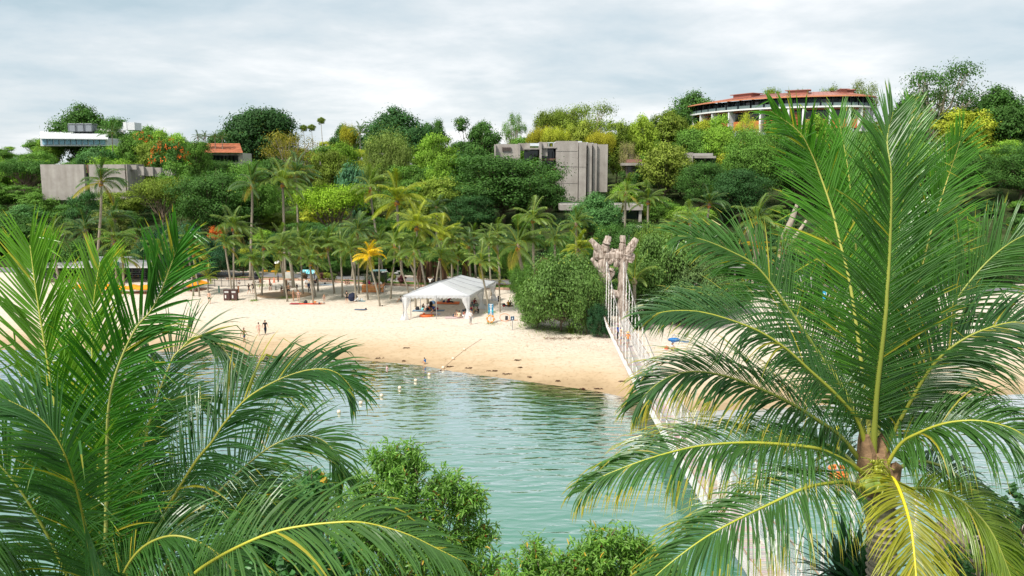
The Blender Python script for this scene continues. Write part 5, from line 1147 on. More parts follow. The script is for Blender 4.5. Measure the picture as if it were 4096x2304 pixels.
# ================================================================ BEACH PROPS
def G(u, v, dz=0): p = gnd(u, v); p.z += dz; return p
D2 = lambda x, y: (195 + x / 18.2, 262.5 + y / 18.2)
D3 = lambda x, y: (270 + x / 18.2, 262.5 + y / 18.2)
D4 = lambda x, y: (345 + x / 18.2, 262.5 + y / 18.2)
D5 = lambda x, y: (400 + x / 18.2, 290 + y / 18.2)
D6 = lambda x, y: (460 + x / 18.2, 285 + y / 18.2)
# twin litter bins
p = G(*D2(665, 690)); lb_ = thing('litter_bins', 'pair of dark brown litter bins behind the palm trunk on the left sand', 'bin', p)
for i, dx in enumerate((-.55, .45)):
    b_ = MB().box((dx, 0, .75), (.85, .7, 1.45)).box((dx, 0, 1.52), (.95, .8, .08)).build('bin_body', M_paint, lb_, (0.075, 0.035, 0.03), local=True)
    MB().box((dx, -.36, 1.25), (.55, .02, .25)).build('opening', M_paint, b_, (0.5, 0.5, 0.48), local=True); MB().box((dx - .15, -.36, .6), (.18, .02, .45)).build('label', M_paint, b_, (0.65, 0.65, 0.62), local=True)
# street lamp
p = G(*A5(2045, 825)); la = thing('street_lamp', 'black street lamp with a white disc head near the road', 'lamp', p); hl = at(*A5(2040, 640), p.y).z - p.z
MB().tube([(0, 0, 0), (0, 0, 1.0)], .10, 8).tube([(0, 0, 1), (-.05, 0, hl)], .055, 8).lathe([(.05, 0), (.16, .3), (.2, .35)], (-.05, 0, hl - .3), 8).build('pole', M_paint, la, (0.02, 0.025, 0.03), local=True)
o = MB().lathe([(.1, 0), (.38, .05), (.42, .10), (.2, .16)], (0, 0, 0), 16).build('lamp_disc', M_paint, la, (0.75, 0.76, 0.76), local=True); o.location = (-.05, 0, hl + .15); o.rotation_euler = (rad(28), rad(-12), 0)
# railing
fa, fb = gnd(*A5(1340, 868)), gnd(*A5(1885, 858)); fn = thing('railing', 'black metal railing with vertical bars along the back of the left sand', 'fence', fa)
n = 56; fz = 1.35
for i in range(n + 1):
    q = fa.lerp(fb, i / n); q.y += 1.2 * math.sin(math.pi * i / n) * -1; big = i % 8 == 0
    MB().tube([(q.x, q.y, q.z + (0 if big else .15)), (q.x, q.y, q.z + fz + (.08 if big else -.05))], .045 if big else .018, 4).build('post' if big else 'bar', M_paint, fn, (0.015, 0.017, 0.02))
for z in (.12, .95, fz): MB().tube([(fa.lerp(fb, i / 12) + Vector((0, -1.2 * math.sin(math.pi * i / 12), z))) for i in range(13)], .035, 4).build('rail', M_paint, fn, (0.015, 0.017, 0.02))
# posts on the sand
for (x, y, y0), c, lab in (((1450, 930, 868), (0.05, 0.22, 0.17), 'short green post on the sand left of the litter bins'), ((1645, 930, 868), (0.42, 0.14, 0.05), 'short rusty orange post right of the litter bins'), ((1960, 850, 793), (0.33, 0.07, 0.03), 'dark red post by the lamp path')):
    p = gnd(*A5(x, y)); h = at(*A5(x, y0), p.y).z - p.z; o = thing('bollard_post', lab, 'post', p); MB().lathe([(.11, -.1), (.11, h), (.06, h + .05)], (0, 0, 0), 10).build('shaft', M_paint, o, c, local=True); MB().lathe([(.125, h - .18), (.125, h - .10)], (0, 0, 0), 10).build('collar', M_paint, o, [q * .6 for q in c], local=True)
p = gnd(*A5(2004, 832)); cone = thing('traffic_cone', 'orange traffic cone beside the lamp', 'traffic cone', p); MB().lathe([(.17, .04), (.05, .85), (.03, .9)], (0, 0, 0), 12).build('cone', M_plastic, cone, (.75, .20, .10), local=True); MB().box((0, 0, .02), (.45, .45, .05)).build('base', M_plastic, cone, (.6, .15, .08), local=True)
# big wooden post with wet slab
p = gnd(*D3(290, 598)); wp = thing('shower_post', 'square brown wooden shower post between the leaning palms', 'post', p); h = at(*D3(290, 322), p.y).z - p.z
MB().box((0, 0, h / 2), (.45, .45, h)).build('post_shaft', M_wood, wp, (.17, .11, .07), local=True); MB().box((0, 0, h + .03), (.5, .5, .06)).build('cap', M_wood, wp, (.25, .18, .12), local=True); MB().tube([(0, -.2, h - .5), (0, -.5, h - .45)], .04, 6).build('tap', M_metal, wp, local=True); MB().box((0, -.24, h - .7), (.2, .03, .2)).build('plate', M_paint, wp, (.3, .5, .55), local=True)
p2 = gnd(*D3(255, 588)); ws = MB().lathe([(4.0, .0), (4.0, .07), (3.9, .09)], (0, 0, 0), 40); wo_ = ws.build('wet_round_slab', simple('wet_sand_slab', (.30, .19, .11), .6, .3, var=.2, scale=.8), None, loc=None); wo_.location = p2 + Vector((0, 0, -.02)); wo_.scale = (1, .8, 1); tag(wo_, 'round wet brown slab around the wooden shower post', 'slab')
# information boards
for i, (x0, x1, lab) in enumerate(((545, 690, 'left turquoise information board in front of the road'), (693, 832, 'right turquoise information board in front of the road'))):
    u0, _ = D3(x0, 0); u1, vb_ = D3(x1, 322); p = G((u0 + u1) / 2, vb_); w = (u1 - u0) / FPX * p.y
    o = thing('information_board', lab, 'sign', p); zt, zb_ = 1.72, 1.0
    f = lambda x, t: ((x + (t - .5) * .35), .45 * t, zb_ + (zt - zb_) * t)
    MB().add([f(-w / 2, 0), f(w / 2, 0), f(w / 2, 1), f(-w / 2, 1)] + [tuple(np.array(f(a, b)) + (0, .05, -.05)) for a, b in ((-w / 2, 0), (w / 2, 0), (w / 2, 1), (-w / 2, 1))], [(0, 1, 2, 3), (7, 6, 5, 4), (0, 4, 5, 1), (1, 5, 6, 2), (2, 6, 7, 3), (3, 7, 4, 0)]).build('frame', M_paint, o, (.04, .045, .05), local=True)
    def pn(a0, a1, t0, t1, c, nm='printed_panel', e=.012): 
        q = [tuple(np.array(f(a, b)) + (0, -e, e)) for a, b in ((w * (a0 - .5), t0), (w * (a1 - .5), t0), (w * (a1 - .5), t1), (w * (a0 - .5), t1))]; MB().add(q, [(0, 1, 2, 3)]).build(nm, M_paint, o, c, local=True)
    pn(.22 if i == 0 else .03, .97 if i == 0 else .80, .06, .94, (.10, .55, .66))
    rr_ = random.Random(i + 3)
    for k in range(9): a = rr_.uniform(.25, .7); b = rr_.uniform(.1, .75); pn(a, a + rr_.uniform(.06, .14), b, b + rr_.uniform(.08, .18), rr_.choice([(.75, .78, .76), (.7, .45, .42), (.3, .65, .68), (.72, .72, .5), (.05, .3, .4)]), 'print', .02)
    pn(*((.06, .14, .65, .8) if i == 0 else (.86, .94, .3, .8)), (.7, .7, .7), 'print', .02)
    for sx in (-.15, .3): MB().tube([(sx * w, .25, 0), (sx * w, .25, 1.3)], .07, 6).build('leg', M_paint, o, (.02, .02, .025), local=True)
# rocks on the lawn
def rock(u, v, s, lab, col=(0.5, 0.48, 0.45), grp='pale rocks on the lawn', sz=(1, .8, .6), nm='rock'):
    p = gnd(u, v); rr_ = random.Random(int(u * 7 + v * 13)); mb = MB().ball((0, 0, s * .25), s, 9, sz); mb.v[0] = mb.v[0] * (1 + np.array([[rr_.uniform(-.14, .14)] for _ in range(len(mb.v[0]))])); o = mb.build(nm, M_rock, None); o.location = p; tag(o, lab, 'rock', grp); return o
for u, v, s, l in ((301, 279.6, .45, 'pale rock at the left foot of the information boards'), (304, 280, .3, 'smaller pale rock under the left information board'), (309, 280.6, .35, 'pale rock between the legs of the information boards'), (314, 280.6, .3, 'pale rock under the right information board'), (393, 282, .6, 'large pale rock on the lawn left of the round red shrub'), (397.5, 282.6, .42, 'flat pale rock touching the round red shrub'), (389.5, 281.8, .3, 'small pale rock left of the large one on the lawn')): rock(u, v, s, l)
# white box by the boards, cone box etc
def crate(nm, u, v, d, col, lab, cat='box', rz=0, mat=None):
    p = gnd(u, v); o = thing(nm, lab, cat, p, rz=rz); MB().box((0, 0, d[2] / 2), d).build('body', mat or M_paint, o, col, local=True); MB().box((0, 0, d[2] + .02), (d[0] * 1.04, d[1] * 1.04, .04)).build('lid', mat or M_paint, o, [c * .85 for c in col], local=True); return o
crate('concrete_block', *D3(362, 298), (1.3, .8, 1.1), (.62, .60, .56), 'white concrete block left of the information boards'); crate('sitting_stone', *D3(50, 500), (.9, .7, .6), (.38, .36, .33), 'low square stone the capped person sits on', 'stone')
rock(*D3(362, 376), .65, 'flat brown log stump on the sand behind the wooden post', (.3, .2, .12), None, (1.3, .6, .35), 'stump')
# parasols
def parasol(u, vtop, vbase, R, label, Y=None, col=(.85, .30, .02), two=False):
    p = gnd(u, vbase); zt = at(u, vtop, p.y).z - p.z; o = thing('parasol', label, 'parasol', p, 'orange parasols of the beach bar')
    V = [(0, 0, zt)]; F = []; n = 8
    for i in range(n * 2):
        a = math.pi * i / n; r = R * (1 if i % 2 == 0 else .94); V.append((r * math.cos(a), r * math.sin(a), zt - R * .33))
    for i in range(n * 2): F.append((0, 1 + i, 1 + (i + 1) % (2 * n)))
    MB().add(V, F).build('canopy', M_obj, o, col, local=True)
    V2 = []; 
    for i in range(n * 2 + 1):
        a = math.pi * i / n; r = R * (1 if i % 2 == 0 else .94); V2 += [(r * math.cos(a), r * math.sin(a), zt - R * .33), (r * math.cos(a), r * math.sin(a), zt - R * .33 - .15)]
    MB().add(V2, [(2 * i, 2 * i + 2, 2 * i + 3, 2 * i + 1) for i in range(2 * n)]).build('valance', M_obj, o, [c * .9 for c in col], local=True)
    MB().tube([(0, 0, 0), (0, 0, zt)], .03, 6).build('pole', M_wood, o, (.35, .3, .25), local=True)
    for i in range(n): a = 2 * math.pi * i / n; MB().tube([(0, 0, zt - .04), (R * .97 * math.cos(a), R * .97 * math.sin(a), zt - R * .33 - .02)], .012, 3).build('rib', M_metal, o, local=True)
parasol(192, 281.0, 290.5, 1.55, 'orange parasol right of the board, nearer one of two'); parasol(199.5, 279.6, 289, 1.55, 'orange parasol right of the board, farther one of two')
for i, (u, v) in enumerate(((82, 284), (96, 285), (108, 284.4), (120, 285), (134, 284.6), (146, 285))): parasol(u, v - .5, v + 8, 1.5, ('orange parasol in front of the beach bar, %s' % ['at the photo edge', 'left of the sign band', 'below the left part of the sign band', 'below the right part of the sign band', 'right of the bar staff', 'rightmost before the palm leaves'][i]))
tb = gnd(192, 292); o = thing('beach_table', 'small table with dark red cloth under the orange parasols', 'table', tb); MB().box((0, 0, .72), (1.1, .8, .05)).build('tabletop', M_paint, o, (.25, .03, .04), local=True)
for sx in (-.45, .45):
    for sy in (-.3, .3): MB().tube([(sx, sy, 0), (sx, sy, .7)], .03, 4).build('leg', M_paint, o, (.5, .5, .5), local=True)
# board with text
TEXTS = []
def text(s, size, parent, col, loc, rot, ext=.004):
    c = bpy.data.curves.new('lettering', 'FONT'); c.body = s; c.size = size; c.align_x = 'CENTER'; c.align_y = 'CENTER'; c.extrude = ext
    o = bpy.data.objects.new('lettering', c); COL.objects.link(o); TEXTS.append((o, parent, col, loc, rot))
p = gnd(165, 295.3); bd = thing('advert_board', 'black advertising board reading MAKE YOUR OWN WAVE behind the left palm leaves', 'sign', p); bw = 1.75
V = [(-bw, 0, .1), (bw * .75, 0, .1), (bw * .72, 0, 1.5), (-bw * .55, 0, 1.62)]; MB().add(V + [(a, .12, c) for a, b, c in V], [(0, 1, 2, 3), (7, 6, 5, 4), (0, 4, 5, 1), (1, 5, 6, 2), (2, 6, 7, 3), (3, 7, 4, 0)]).build('panel', M_paint, bd, (.025, .028, .04), local=True)
V = [(.45, -.01, .15), (bw * .73, -.01, .15), (bw * .70, -.01, 1.45), (.6, -.01, 1.5)]; MB().add(V, [(0, 1, 2, 3)]).build('picture', M_paint, bd, (.35, .16, .06), local=True)
MB().add([(a, b, c) for a, b, c in ((.8, -.015, .5), (1.1, -.015, .55), (1.0, -.015, 1.2), (.85, -.015, 1.1))], [(0, 1, 2, 3)]).build('picture_figure', M_paint, bd, (.8, .35, .03), local=True)
text('MAKE YOUR', .46, bd, (.75, .75, .75), (-.35, -.03, .92), (rad(90), 0, 0)); text('OWN WAVE', .46, bd, (.75, .75, .75), (-.35, -.03, .45), (rad(90), 0, 0)); MB().box((-.35, -.02, 1.33), (.9, .02, .16)).build('white_strip', M_paint, bd, (.7, .7, .7), local=True)
for sx in (-1.2, .9): MB().tube([(sx, .3, 0), (sx, .1, 1.2)], .04, 4).build('leg', M_metal, bd, local=True)
# crate bench + shelter table
p = gnd(*D4(515, 535)); cbn = thing('slatted_crate_bench', 'wide orange brown slatted wooden crate bench under the golden palm', 'bench', p)
for k in range(6):
    MB().box((0, -.6, .12 + k * .16), (3.15, .05, .13)).build('slat', M_wood, cbn, [c * random.uniform(.85, 1.15) for c in (.62, .25, .07)], local=True)
    for sx in (-1.58, 1.58): MB().box((sx, 0, .12 + k * .16), (.05, 1.2, .13)).build('slat', M_wood, cbn, (.5, .2, .06), local=True)
for k in range(8): MB().box((0, -.55 + k * .157, 1.05), (3.25, .13, .04)).build('top_slat', M_wood, cbn, [c * random.uniform(.85, 1.15) for c in (.66, .30, .10)], local=True)
for sx in (-1.3, 1.3): MB().box((sx, 0, -.02), (.4, 1, .12)).build('foot', M_paint, cbn, (.08, .12, .14), local=True)
def bags(nm, u, v, col, lab, s=.3, dz=0, cat='bag'):
    s *= .72
    p = G(u, v, dz); rr_ = random.Random(int(u * 31)); sq = (1, .7, .9) if cat == 'bag' else (1.5, 1.1, .45); mb = MB().ball((0, 0, s * sq[2] * .8), s, 10 if cat != 'bag' else 8, sq); mb.v[0] *= (1 + np.array([[rr_.uniform(-.12, .12)] for _ in range(len(mb.v[0]))])); o = thing(nm, lab, cat, p); mb.build('bag_body', M_obj, o, col, local=True, smooth=True); MB().tube([(-s * .4, 0, s * 1.1), (0, 0, s * 1.75), (s * .4, 0, s * 1.1)], s * .07, 4).build('handle', M_obj, o, [c * .8 for c in col], local=True); return o
q = thing('picnic_bags', 'white plastic bags on the crate bench', 'bag', p + Vector((.3, 0, 1.08)))
for i, (dx, r_, c) in enumerate(((0, .25, (.8, .8, .8)), (.45, .2, (.25, .08, .07)), (.8, .28, (.8, .8, .82)), (-.3, .18, (.75, .76, .78)))): MB().ball((dx, 0, r_ * .8), r_, 7, (1, .8, .95)).build('bag_body', M_obj, q, c, local=True, smooth=True)
gs = gnd(*D4(520, 440)); sh = thing('garden_shelter', 'small glass topped garden shelter with bamboo plants behind the crate bench', 'shelter', gs)
MB().box((.4, 2, 2.3), (2.6, 2, .06)).build('glass_top', M_paint, sh, (.25, .42, .44), local=True)
for sx in (-.85, 1.65):
    for sy in (1.1, 2.9): MB().tube([(sx, sy, 0), (sx, sy, 2.3)], .05, 6).build('post', M_paint, sh, (.05, .05, .055), local=True)
MB().box((.4, 2.9, 1.0), (2.4, .1, 1.8)).build('back_panel', M_paint, sh, (.04, .04, .045), local=True)
strappy('bamboo_plant', gnd(*D4(405, 470)), .7, 160, 2.4, .07, (.07, .12, .03), 'tall bamboo like plant left of the crate bench', 21, up=1.3); strappy('bamboo_plant', gnd(*D4(660, 455)), .6, 130, 2.6, .07, (.08, .13, .03), 'tall bamboo like plant right of the golden palm trunk', 22, up=1.3)
# white chair
p = gnd(*D4(690, 542)); wc = thing('plastic_chair', 'white plastic garden chair at the right end of the crate bench', 'chair', p); MB().box((0, 0, .43), (.45, .45, .04)).build('seat', M_plastic, wc, (.8, .8, .8), local=True); MB().box((.22, 0, .70), (.04, .42, .5)).build('backrest', M_plastic, wc, (.8, .8, .8), local=True)
for sx in (-.2, .2):
    for sy in (-.2, .2): MB().tube([(sx * 1.1, sy * 1.1, 0), (sx, sy, .42)], .025, 5).build('leg', M_plastic, wc, (.8, .8, .8), local=True)
# mats and towels
def mat_(nm, u, v, w, d, col, lab, rz=0, cat='beach mat', wav=.02):
    p = gnd(u, v); n = 10; V = []; rr_ = random.Random(int(u * 3))
    for j in range(5):
        for i in range(n + 1): V.append((w * (i / n - .5), d * (j / 4 - .5), .035 + rr_.uniform(0, wav)))
    F = [(j * (n + 1) + i, j * (n + 1) + i + 1, (j + 1) * (n + 1) + i + 1, (j + 1) * (n + 1) + i) for j in range(4) for i in range(n)]
    k = len(V); V += [(x, y, .0) for x, y, z in V]; F += [tuple(k + i for i in f[::-1]) for f in F]
    o = MB().add(V, F).build(nm, M_obj, None, col); o.location = p; o.rotation_euler = (0, 0, rz); tag(o, lab, cat); return o
mat_('beach_mat', *D3(505, 752), 2.1, 1.2, (.35, .05, .06), 'dark red beach mat with a black bag on it, left half of the pair'); mat_('beach_towel', *D3(740, 755), 3.0, 1.1, (.75, .09, .05), 'bright red beach towel under the lying man')
bags('beach_bag', *D3(650, 748), (.03, .035, .045), 'black bag with white trim on the red beach mat', .42); bags('beach_bag', *D3(820, 740), (.75, .22, .04), 'orange bag beside the lying man', .25); bags('beach_bag', *D3(980, 755), (.25, .28, .3), 'grey bag at the head of the lying man', .25)
mat_('beach_towel', *D5(520, 378), 4.2, 1.3, (.18, .25, .33), 'blue grey mat under the large seated group in the marquee'); mat_('picnic_mat', *D5(870, 238), 3.2, 2.2, (.78, .20, .07), 'orange red patterned picnic mat at the back of the marquee'); mat_('picnic_mat', *D5(1070, 505), 3.4, 1.4, (.55, .42, .42), 'pale pink picnic mat under the three seated friends'); mat_('beach_towel', *D5(640, 440), 1.4, 1.1, (.35, .42, .55), 'light blue towel beside the orange inflatable boat')
mat_('ground_sheet', *D6(150, 465), 1.6, 1.2, (.06, .10, .17), 'dark blue sheet with a bag on it near the right curtain'); mat_('ground_sheet', *D6(300, 370), 2.4, 1.4, (.16, .24, .18), 'green sheet under the pair in red and blue'); mat_('beach_towel', 361, 301.3, 1.2, .9, (.3, .4, .42), 'pale blue towel beside the women with the umbrella'); mat_('beach_towel', *D3(1035, 408), 2.2, 1.4, (.45, .50, .56), 'pale towel with dark things under the leaning tree'); mat_('beach_towel', *A6(610, 1103), 1.6, .7, (.13, .17, .24), 'dark folded towel lying alone on the sand')
bags('beach_bag', *A6(664, 1103), (.06, .05, .05), 'small dark bag beside the lone towel', .2); bags('beach_bag', *D3(1000, 395), (.04, .05, .06), 'dark bag on the pale towel', .25); bags('flip_flops_bag', *D4(680, 798), (.05, .04, .04), 'small dark shoe pile at the foot of the golden palm', .16); bags('white_bag', *D4(300, 700), (.78, .80, .80), 'white plastic bag right of the women with the umbrella', .36)
for (x, y), c, l, s in (((320, 368), (.03, .03, .035), 'black backpack at the left end of the group mat', .42), ((415, 378), (.20, .50, .52), 'turquoise bag in front of the woman in black', .36), ((458, 380), (.62, .36, .25), 'tan bag beside the turquoise one', .32), ((495, 378), (.03, .03, .04), 'black bag in the middle of the group mat', .36), ((675, 362), (.35, .02, .04), 'dark red bag at the right end of the group mat', .3), ((600, 262), (.20, .35, .60), 'blue patterned hood of a pushchair in the marquee group', .45), ((870, 232), (.10, .03, .14), 'purple bag on the orange picnic mat', .3), ((800, 228), (.03, .06, .12), 'dark blue bag on the orange picnic mat', .28), ((990, 488), (.02, .06, .10), 'dark blue cool bag left of the three friends', .36), ((1160, 500), (.75, .76, .78), 'white cloth bundle beside the seated woman', .34), ((1188, 480), (.40, .04, .05), 'red bundle right of the seated woman', .28)):
    bags('beach_bag', *D5(x, y), c, l, s)
for (x, y), c, l, s in (((105, 468), (.10, .12, .11), 'dark grey bag on the dark blue sheet', .3), ((205, 445), (.5, .03, .05), 'red bag behind the standing woman', .26), ((268, 490), (.30, .62, .10), 'lime green bag held beside the standing woman', .34), ((400, 368), (.03, .03, .035), 'black shoes on the green sheet', .2), ((800, 385), (.04, .04, .04), 'black bag near the pushchair', .35), ((800, 390), (.7, .03, .03), 'red ball shaped bag near the pushchair', .16)):
    bags('beach_bag', *D6(x, y), c, l, s)
bags('tarp_bundle', 674, 341, (.03, .16, .42), 'crumpled bright blue tarpaulin under the right bushes', .6, cat='tarpaulin'); mat_('ground_sheet', 680, 342, 2.0, .9, (.07, .15, .30), 'blue ground sheet beside the tarpaulin'); bags('backpack', 666.5, 350, (.62, .12, .08), 'red striped backpack beside the woman in the cap', .38)
# open black umbrella on the sand
p = gnd(*D4(145, 705)); um = thing('umbrella', 'open black umbrella lying on its side in front of the seated woman', 'umbrella', p, rz=.3); V = [(0, 0, .2)]; F = []
for i in range(8): a = 2 * math.pi * i / 8; V.append((.7 * math.cos(a), .7 * math.sin(a), -.12))
F = [(0, 1 + i, 1 + (i + 1) % 8) for i in range(8)]; o = MB().add(V, F).build('canopy', M_obj, um, (.02, .025, .05), local=True); o.location = (0, 0, .6); o.rotation_euler = (rad(68), 0, 0); o = MB().tube([(0, 0, .2), (0, 0, -.75)], .015, 4).build('shaft', M_metal, um, local=True); o.location = (0, 0, .6); o.rotation_euler = (rad(68), 0, 0)
# inflatable boat
p = gnd(*D5(478, 485)); ib = thing('inflatable_boat', 'small orange inflatable boat with handles lying in the marquee front', 'inflatable', p); T = [(.75 * math.cos(a), .42 * math.sin(a), .14) for a in np.linspace(0, 2 * math.pi, 25)]; MB().tube(T, .14, 8, cap=False).build('ring', M_plastic, ib, (.80, .16, .03), local=True, smooth=True); MB().ball((0, 0, .06), .5, 8, (1, .6, .12)).build('floor', M_plastic, ib, (.7, .13, .03), local=True); MB().ball((-.3, 0, .42), .13, 6).build('bow_toy', M_plastic, ib, (.8, .14, .03), local=True); MB().ball((.9, -.1, .15), .12, 6).build('yellow_float', M_plastic, ib, (.8, .55, .05), local=True)
# banner and life ring
p = gnd(*D6(562, 690)); bn_ = thing('beach_sign_banner', 'tall narrow blue sign with white icons on a pole above the life ring', 'sign', p); zt = at(*D6(562, 343), p.y).z - p.z; zb_ = at(*D6(562, 557), p.y).z - p.z; wv = .31
MB().box((0, 0, (zt + zb_) / 2), (wv * 2, .06, zt - zb_)).build('panel', M_paint, bn_, (.01, .19, .36), local=True); MB().box((0, -.034, zb_ + (zt - zb_) * .40), (wv * 2, .008, (zt - zb_) * .12)).build('light_band', M_paint, bn_, (.02, .42, .55), local=True)
for k, (a, w) in enumerate(((.955, .24), (.92, .18), (.86, .10), (.82, .10), (.775, .22), (.69, .11), (.65, .15), (.55, .11), (.49, .10), (.42, .10), (.37, .12), (.27, .10), (.22, .18), (.19, .2), (.11, .22), (.08, .18), (.035, .10))):
    MB().box((0 if k < 16 else .12, -.042, zb_ + (zt - zb_) * a), (w * 1.7, .008, .07 if w > .11 else .11)).build('print', M_paint, bn_, (.72, .76, .78), local=True)
MB().tube([(0, .06, 0), (0, .06, zt)], .035, 6).build('pole', M_metal, bn_, local=True)
lr = thing('life_ring', 'orange life ring with white bands hanging below the blue sign', 'life ring', p + Vector((-.05, -.12, .48))); T = [(.42 * math.cos(a), 0, .05 + .42 * math.sin(a)) for a in np.linspace(0, 2 * math.pi, 29)]; MB().tube(T, .10, 8, cap=False).build('ring', M_plastic, lr, (.85, .28, .03), local=True, smooth=True)
for k in range(6): a0 = k * math.pi / 3 + .35; MB().tube([(.42 * math.cos(a), 0, .05 + .42 * math.sin(a)) for a in (a0 - .07, a0, a0 + .07)], .107, 8).build('white_band', M_plastic, lr, (.75, .74, .72), local=True)
# small blue sign post
p = gnd(*A6(2138, 1310)); ss = thing('sign_post', 'small dark blue sign with white symbol on a grey post in front of the bushes', 'sign', p); zt = at(*A6(2138, 1170), p.y).z - p.z; zb_ = at(*A6(2138, 1212), p.y).z - p.z
MB().tube([(0, 0, 0), (0, 0, zb_ + .1)], .045, 8).build('post', M_metal, ss, local=True); MB().box((0, -.05, (zt + zb_) / 2), (.42, .05, zt - zb_), .25).build('panel', M_paint, ss, (.01, .07, .16), local=True)
o = MB().ball((0, -.10, (zt + zb_) / 2 - .02), .075, 6, (1, .15, 1)).box((.01, -.10, (zt + zb_) / 2 + .12), (.03, .01, .14)).box((.02, -.12, zb_ + .06), (.26, .01, .03)).build('symbol', M_paint, ss, (.75, .76, .78), local=True)
bl = thing('sign_post', 'pale blue small sign seen between the leaves of the right palm', 'sign', gnd(822, 308)); MB().tube([(0, 0, 0), (0, 0, 1.6)], .04, 6).build('post', M_metal, bl, local=True); MB().box((0, -.05, 1.6), (.9, .05, 1.3)).build('panel', M_paint, bl, (.03, .30, .50), local=True); MB().box((0, -.08, 1.85), (.5, .01, .2)).build('symbol', M_paint, bl, (.75, .75, .75), local=True)
# hoop net / tyre toy
p = gnd(*D6(830, 655)); ht = thing('landing_net', 'orange rimmed hoop net with a black pouch lying by the leaning palm', 'net', p); T = [(-.1 + .62 * math.cos(a), .1 + .3 * math.sin(a), .42 + .42 * math.sin(a)) for a in np.linspace(0, 2 * math.pi, 21)]; MB().tube(T, .035, 5, cap=False).build('hoop', M_plastic, ht, (.70, .22, .07), local=True); MB().box((.12, -.05, .38), (.34, .12, .5)).build('pouch', M_obj, ht, (.04, .04, .05), local=True); MB().tube([(.5, 0, .1), (1.5, .1, .1)], .04, 5).build('handle', M_plastic, ht, (.5, .15, .05), local=True)
# pushchairs
def pram(u, v, lab, c=(.03, .03, .04), s=1.0):
    o = thing('pushchair', lab, 'pushchair', gnd(u, v))
    MB().box((0, 0, .62 * s), (.42 * s, .5 * s, .3 * s), 0, .3).build('seat', M_obj, o, c, local=True); MB().ball((0, .05, .98 * s), .3 * s, 8, (.8, 1, .8)).build('hood', M_obj, o, [q * .7 for q in c], local=True)
    for sx in (-.22, .22): 
        MB().tube([(sx * s, .35 * s, 1.05 * s), (sx * s, 0, .5 * s), (sx * s, -.3 * s, .12 * s)], .02, 4).build('frame', M_metal, o, local=True)
        for sy in (-.3, .3): MB().lathe([(.12 * s, -.02), (.12 * s, .02)], (0, 0, 0), 10).build('wheel', M_plastic, o, (.02, .02, .02), local=True).matrix_local = Matrix.Translation((sx * s, sy * s, .12 * s)) @ Matrix.Rotation(rad(90), 4, 'Y')
pram(*D6(708, 352), 'black pushchair behind the right end of the marquee'); pram(*D5(565, 368), 'black pushchair with blue hood in the middle of the marquee group'); pram(*D2(1125, 370), 'black pushchair behind the railing near the lamp', s=1.5)
pram(*D3(840, 420), 'black pushchair beside the bent parent near the boards')
# garden lights: white flower-shaped ornaments
for i, (x, y, y0, l) in enumerate(((703, 290, 180, 'left'), (738, 300, 165, 'tall second'), (783, 310, 202, 'third'), (975, 240, 165, 'far right'), (934, 262, 195, 'fourth'))):
    p = gnd(*D4(x, y + 30)); zt = at(*D4(x, y0), p.y).z - p.z; o = thing('white_ornament', '%s white flower shaped garden ornament on a thin stem behind the crate bench' % l, 'ornament', p); MB().tube([(0, 0, 0), (0, 0, zt)], .02, 4).build('stem', M_metal, o, local=True); mb = MB()
    for k in range(6): a = k * 1.047; mb.tube([(0, 0, zt), (.2 * math.cos(a), .2 * math.sin(a), zt + .1), (.36 * math.cos(a), .36 * math.sin(a), zt - .02)], .045, 4)
    mb.build('petals', M_paint, o, (.8, .8, .8), local=True)
# picnic shelter at right, bus shelter, white box, forked trunk place
p = gnd(722, 283); ps = thing('picnic_shelter', 'dark open shelter with white benches behind leaves on the right', 'shelter', p); MB().box((0, 2, 2.6), (14, 5, .25)).build('roof', M_paint, ps, (.30, .30, .29), local=True)
for sx in (-6.5, -2, 2, 6.5): MB().box((sx, 0, 1.3), (.25, .25, 2.6)).build('post', M_paint, ps, (.18, .16, .14), local=True)
for sx in (-5, -1, 3): 
    MB().box((sx, .6, .75), (2.4, .9, .08)).build('table', M_paint, ps, (.6, .6, .58), local=True)
    for q in (-.9, .9): MB().box((sx + q, .6, .37), (.2, .7, .7)).build('table_leg', M_paint, ps, (.5, .5, .48), local=True)
MB().box((0, 4.2, 1.2), (13, .2, 2.4)).build('back_wall', M_paint, ps, (.05, .045, .04), local=True)
p = gnd(760, 285); bs = thing('bus_shelter', 'small bus shelter with white roof slab left of the forked trunk', 'shelter', p); MB().box((0, 0, 2.7), (4.0, 1.6, .14)).build('roof', M_paint, bs, (.62, .65, .68), local=True); MB().tube([(1.0, .3, 0), (1.0, .3, 4.2)], .09, 6).build('pole', M_paint, bs, (.02, .03, .05), local=True); MB().box((1.0, .25, 3.9), (.5, .08, .8)).build('sign_plate', M_paint, bs, (.02, .18, .42), local=True); MB().tube([(-1.6, .5, 0), (-1.6, .5, 2.7)], .06, 6).build('pole', M_metal, bs, local=True)
p = gnd(805, 290.5); cab = thing('utility_cabinet', 'white square utility cabinet standing by the road on the right', 'cabinet', p); MB().box((0, 0, 1.15), (3.2, .9, 2.3)).build('body', M_paint, cab, (.60, .60, .58), local=True); MB().box((0, -.46, 1.15), (2.9, .02, 2.1)).build('door', M_paint, cab, (.66, .66, .64), local=True); MB().box((0, 0, .06), (3.3, 1.0, .14)).build('plinth', M_paint, cab, (.25, .13, .10), local=True)
for i, (x, y, l) in enumerate(((1270, 163, 'yellow roadside kerb marker under the dark hedge, left one'), (1440, 172, 'yellow roadside kerb marker near the lamp'), (1680, 180, 'yellow roadside kerb marker right of the lamp'))):
    q = D2(x, y); o = MB().box((0, 0, .1), (1.1, .2, .22)).box((0, 0, .24), (.8, .12, .06)).build('kerb_marker', M_paint, None, (.75, .36, .02)); o.location = gnd(*q); tag(o, l, 'kerb marker')
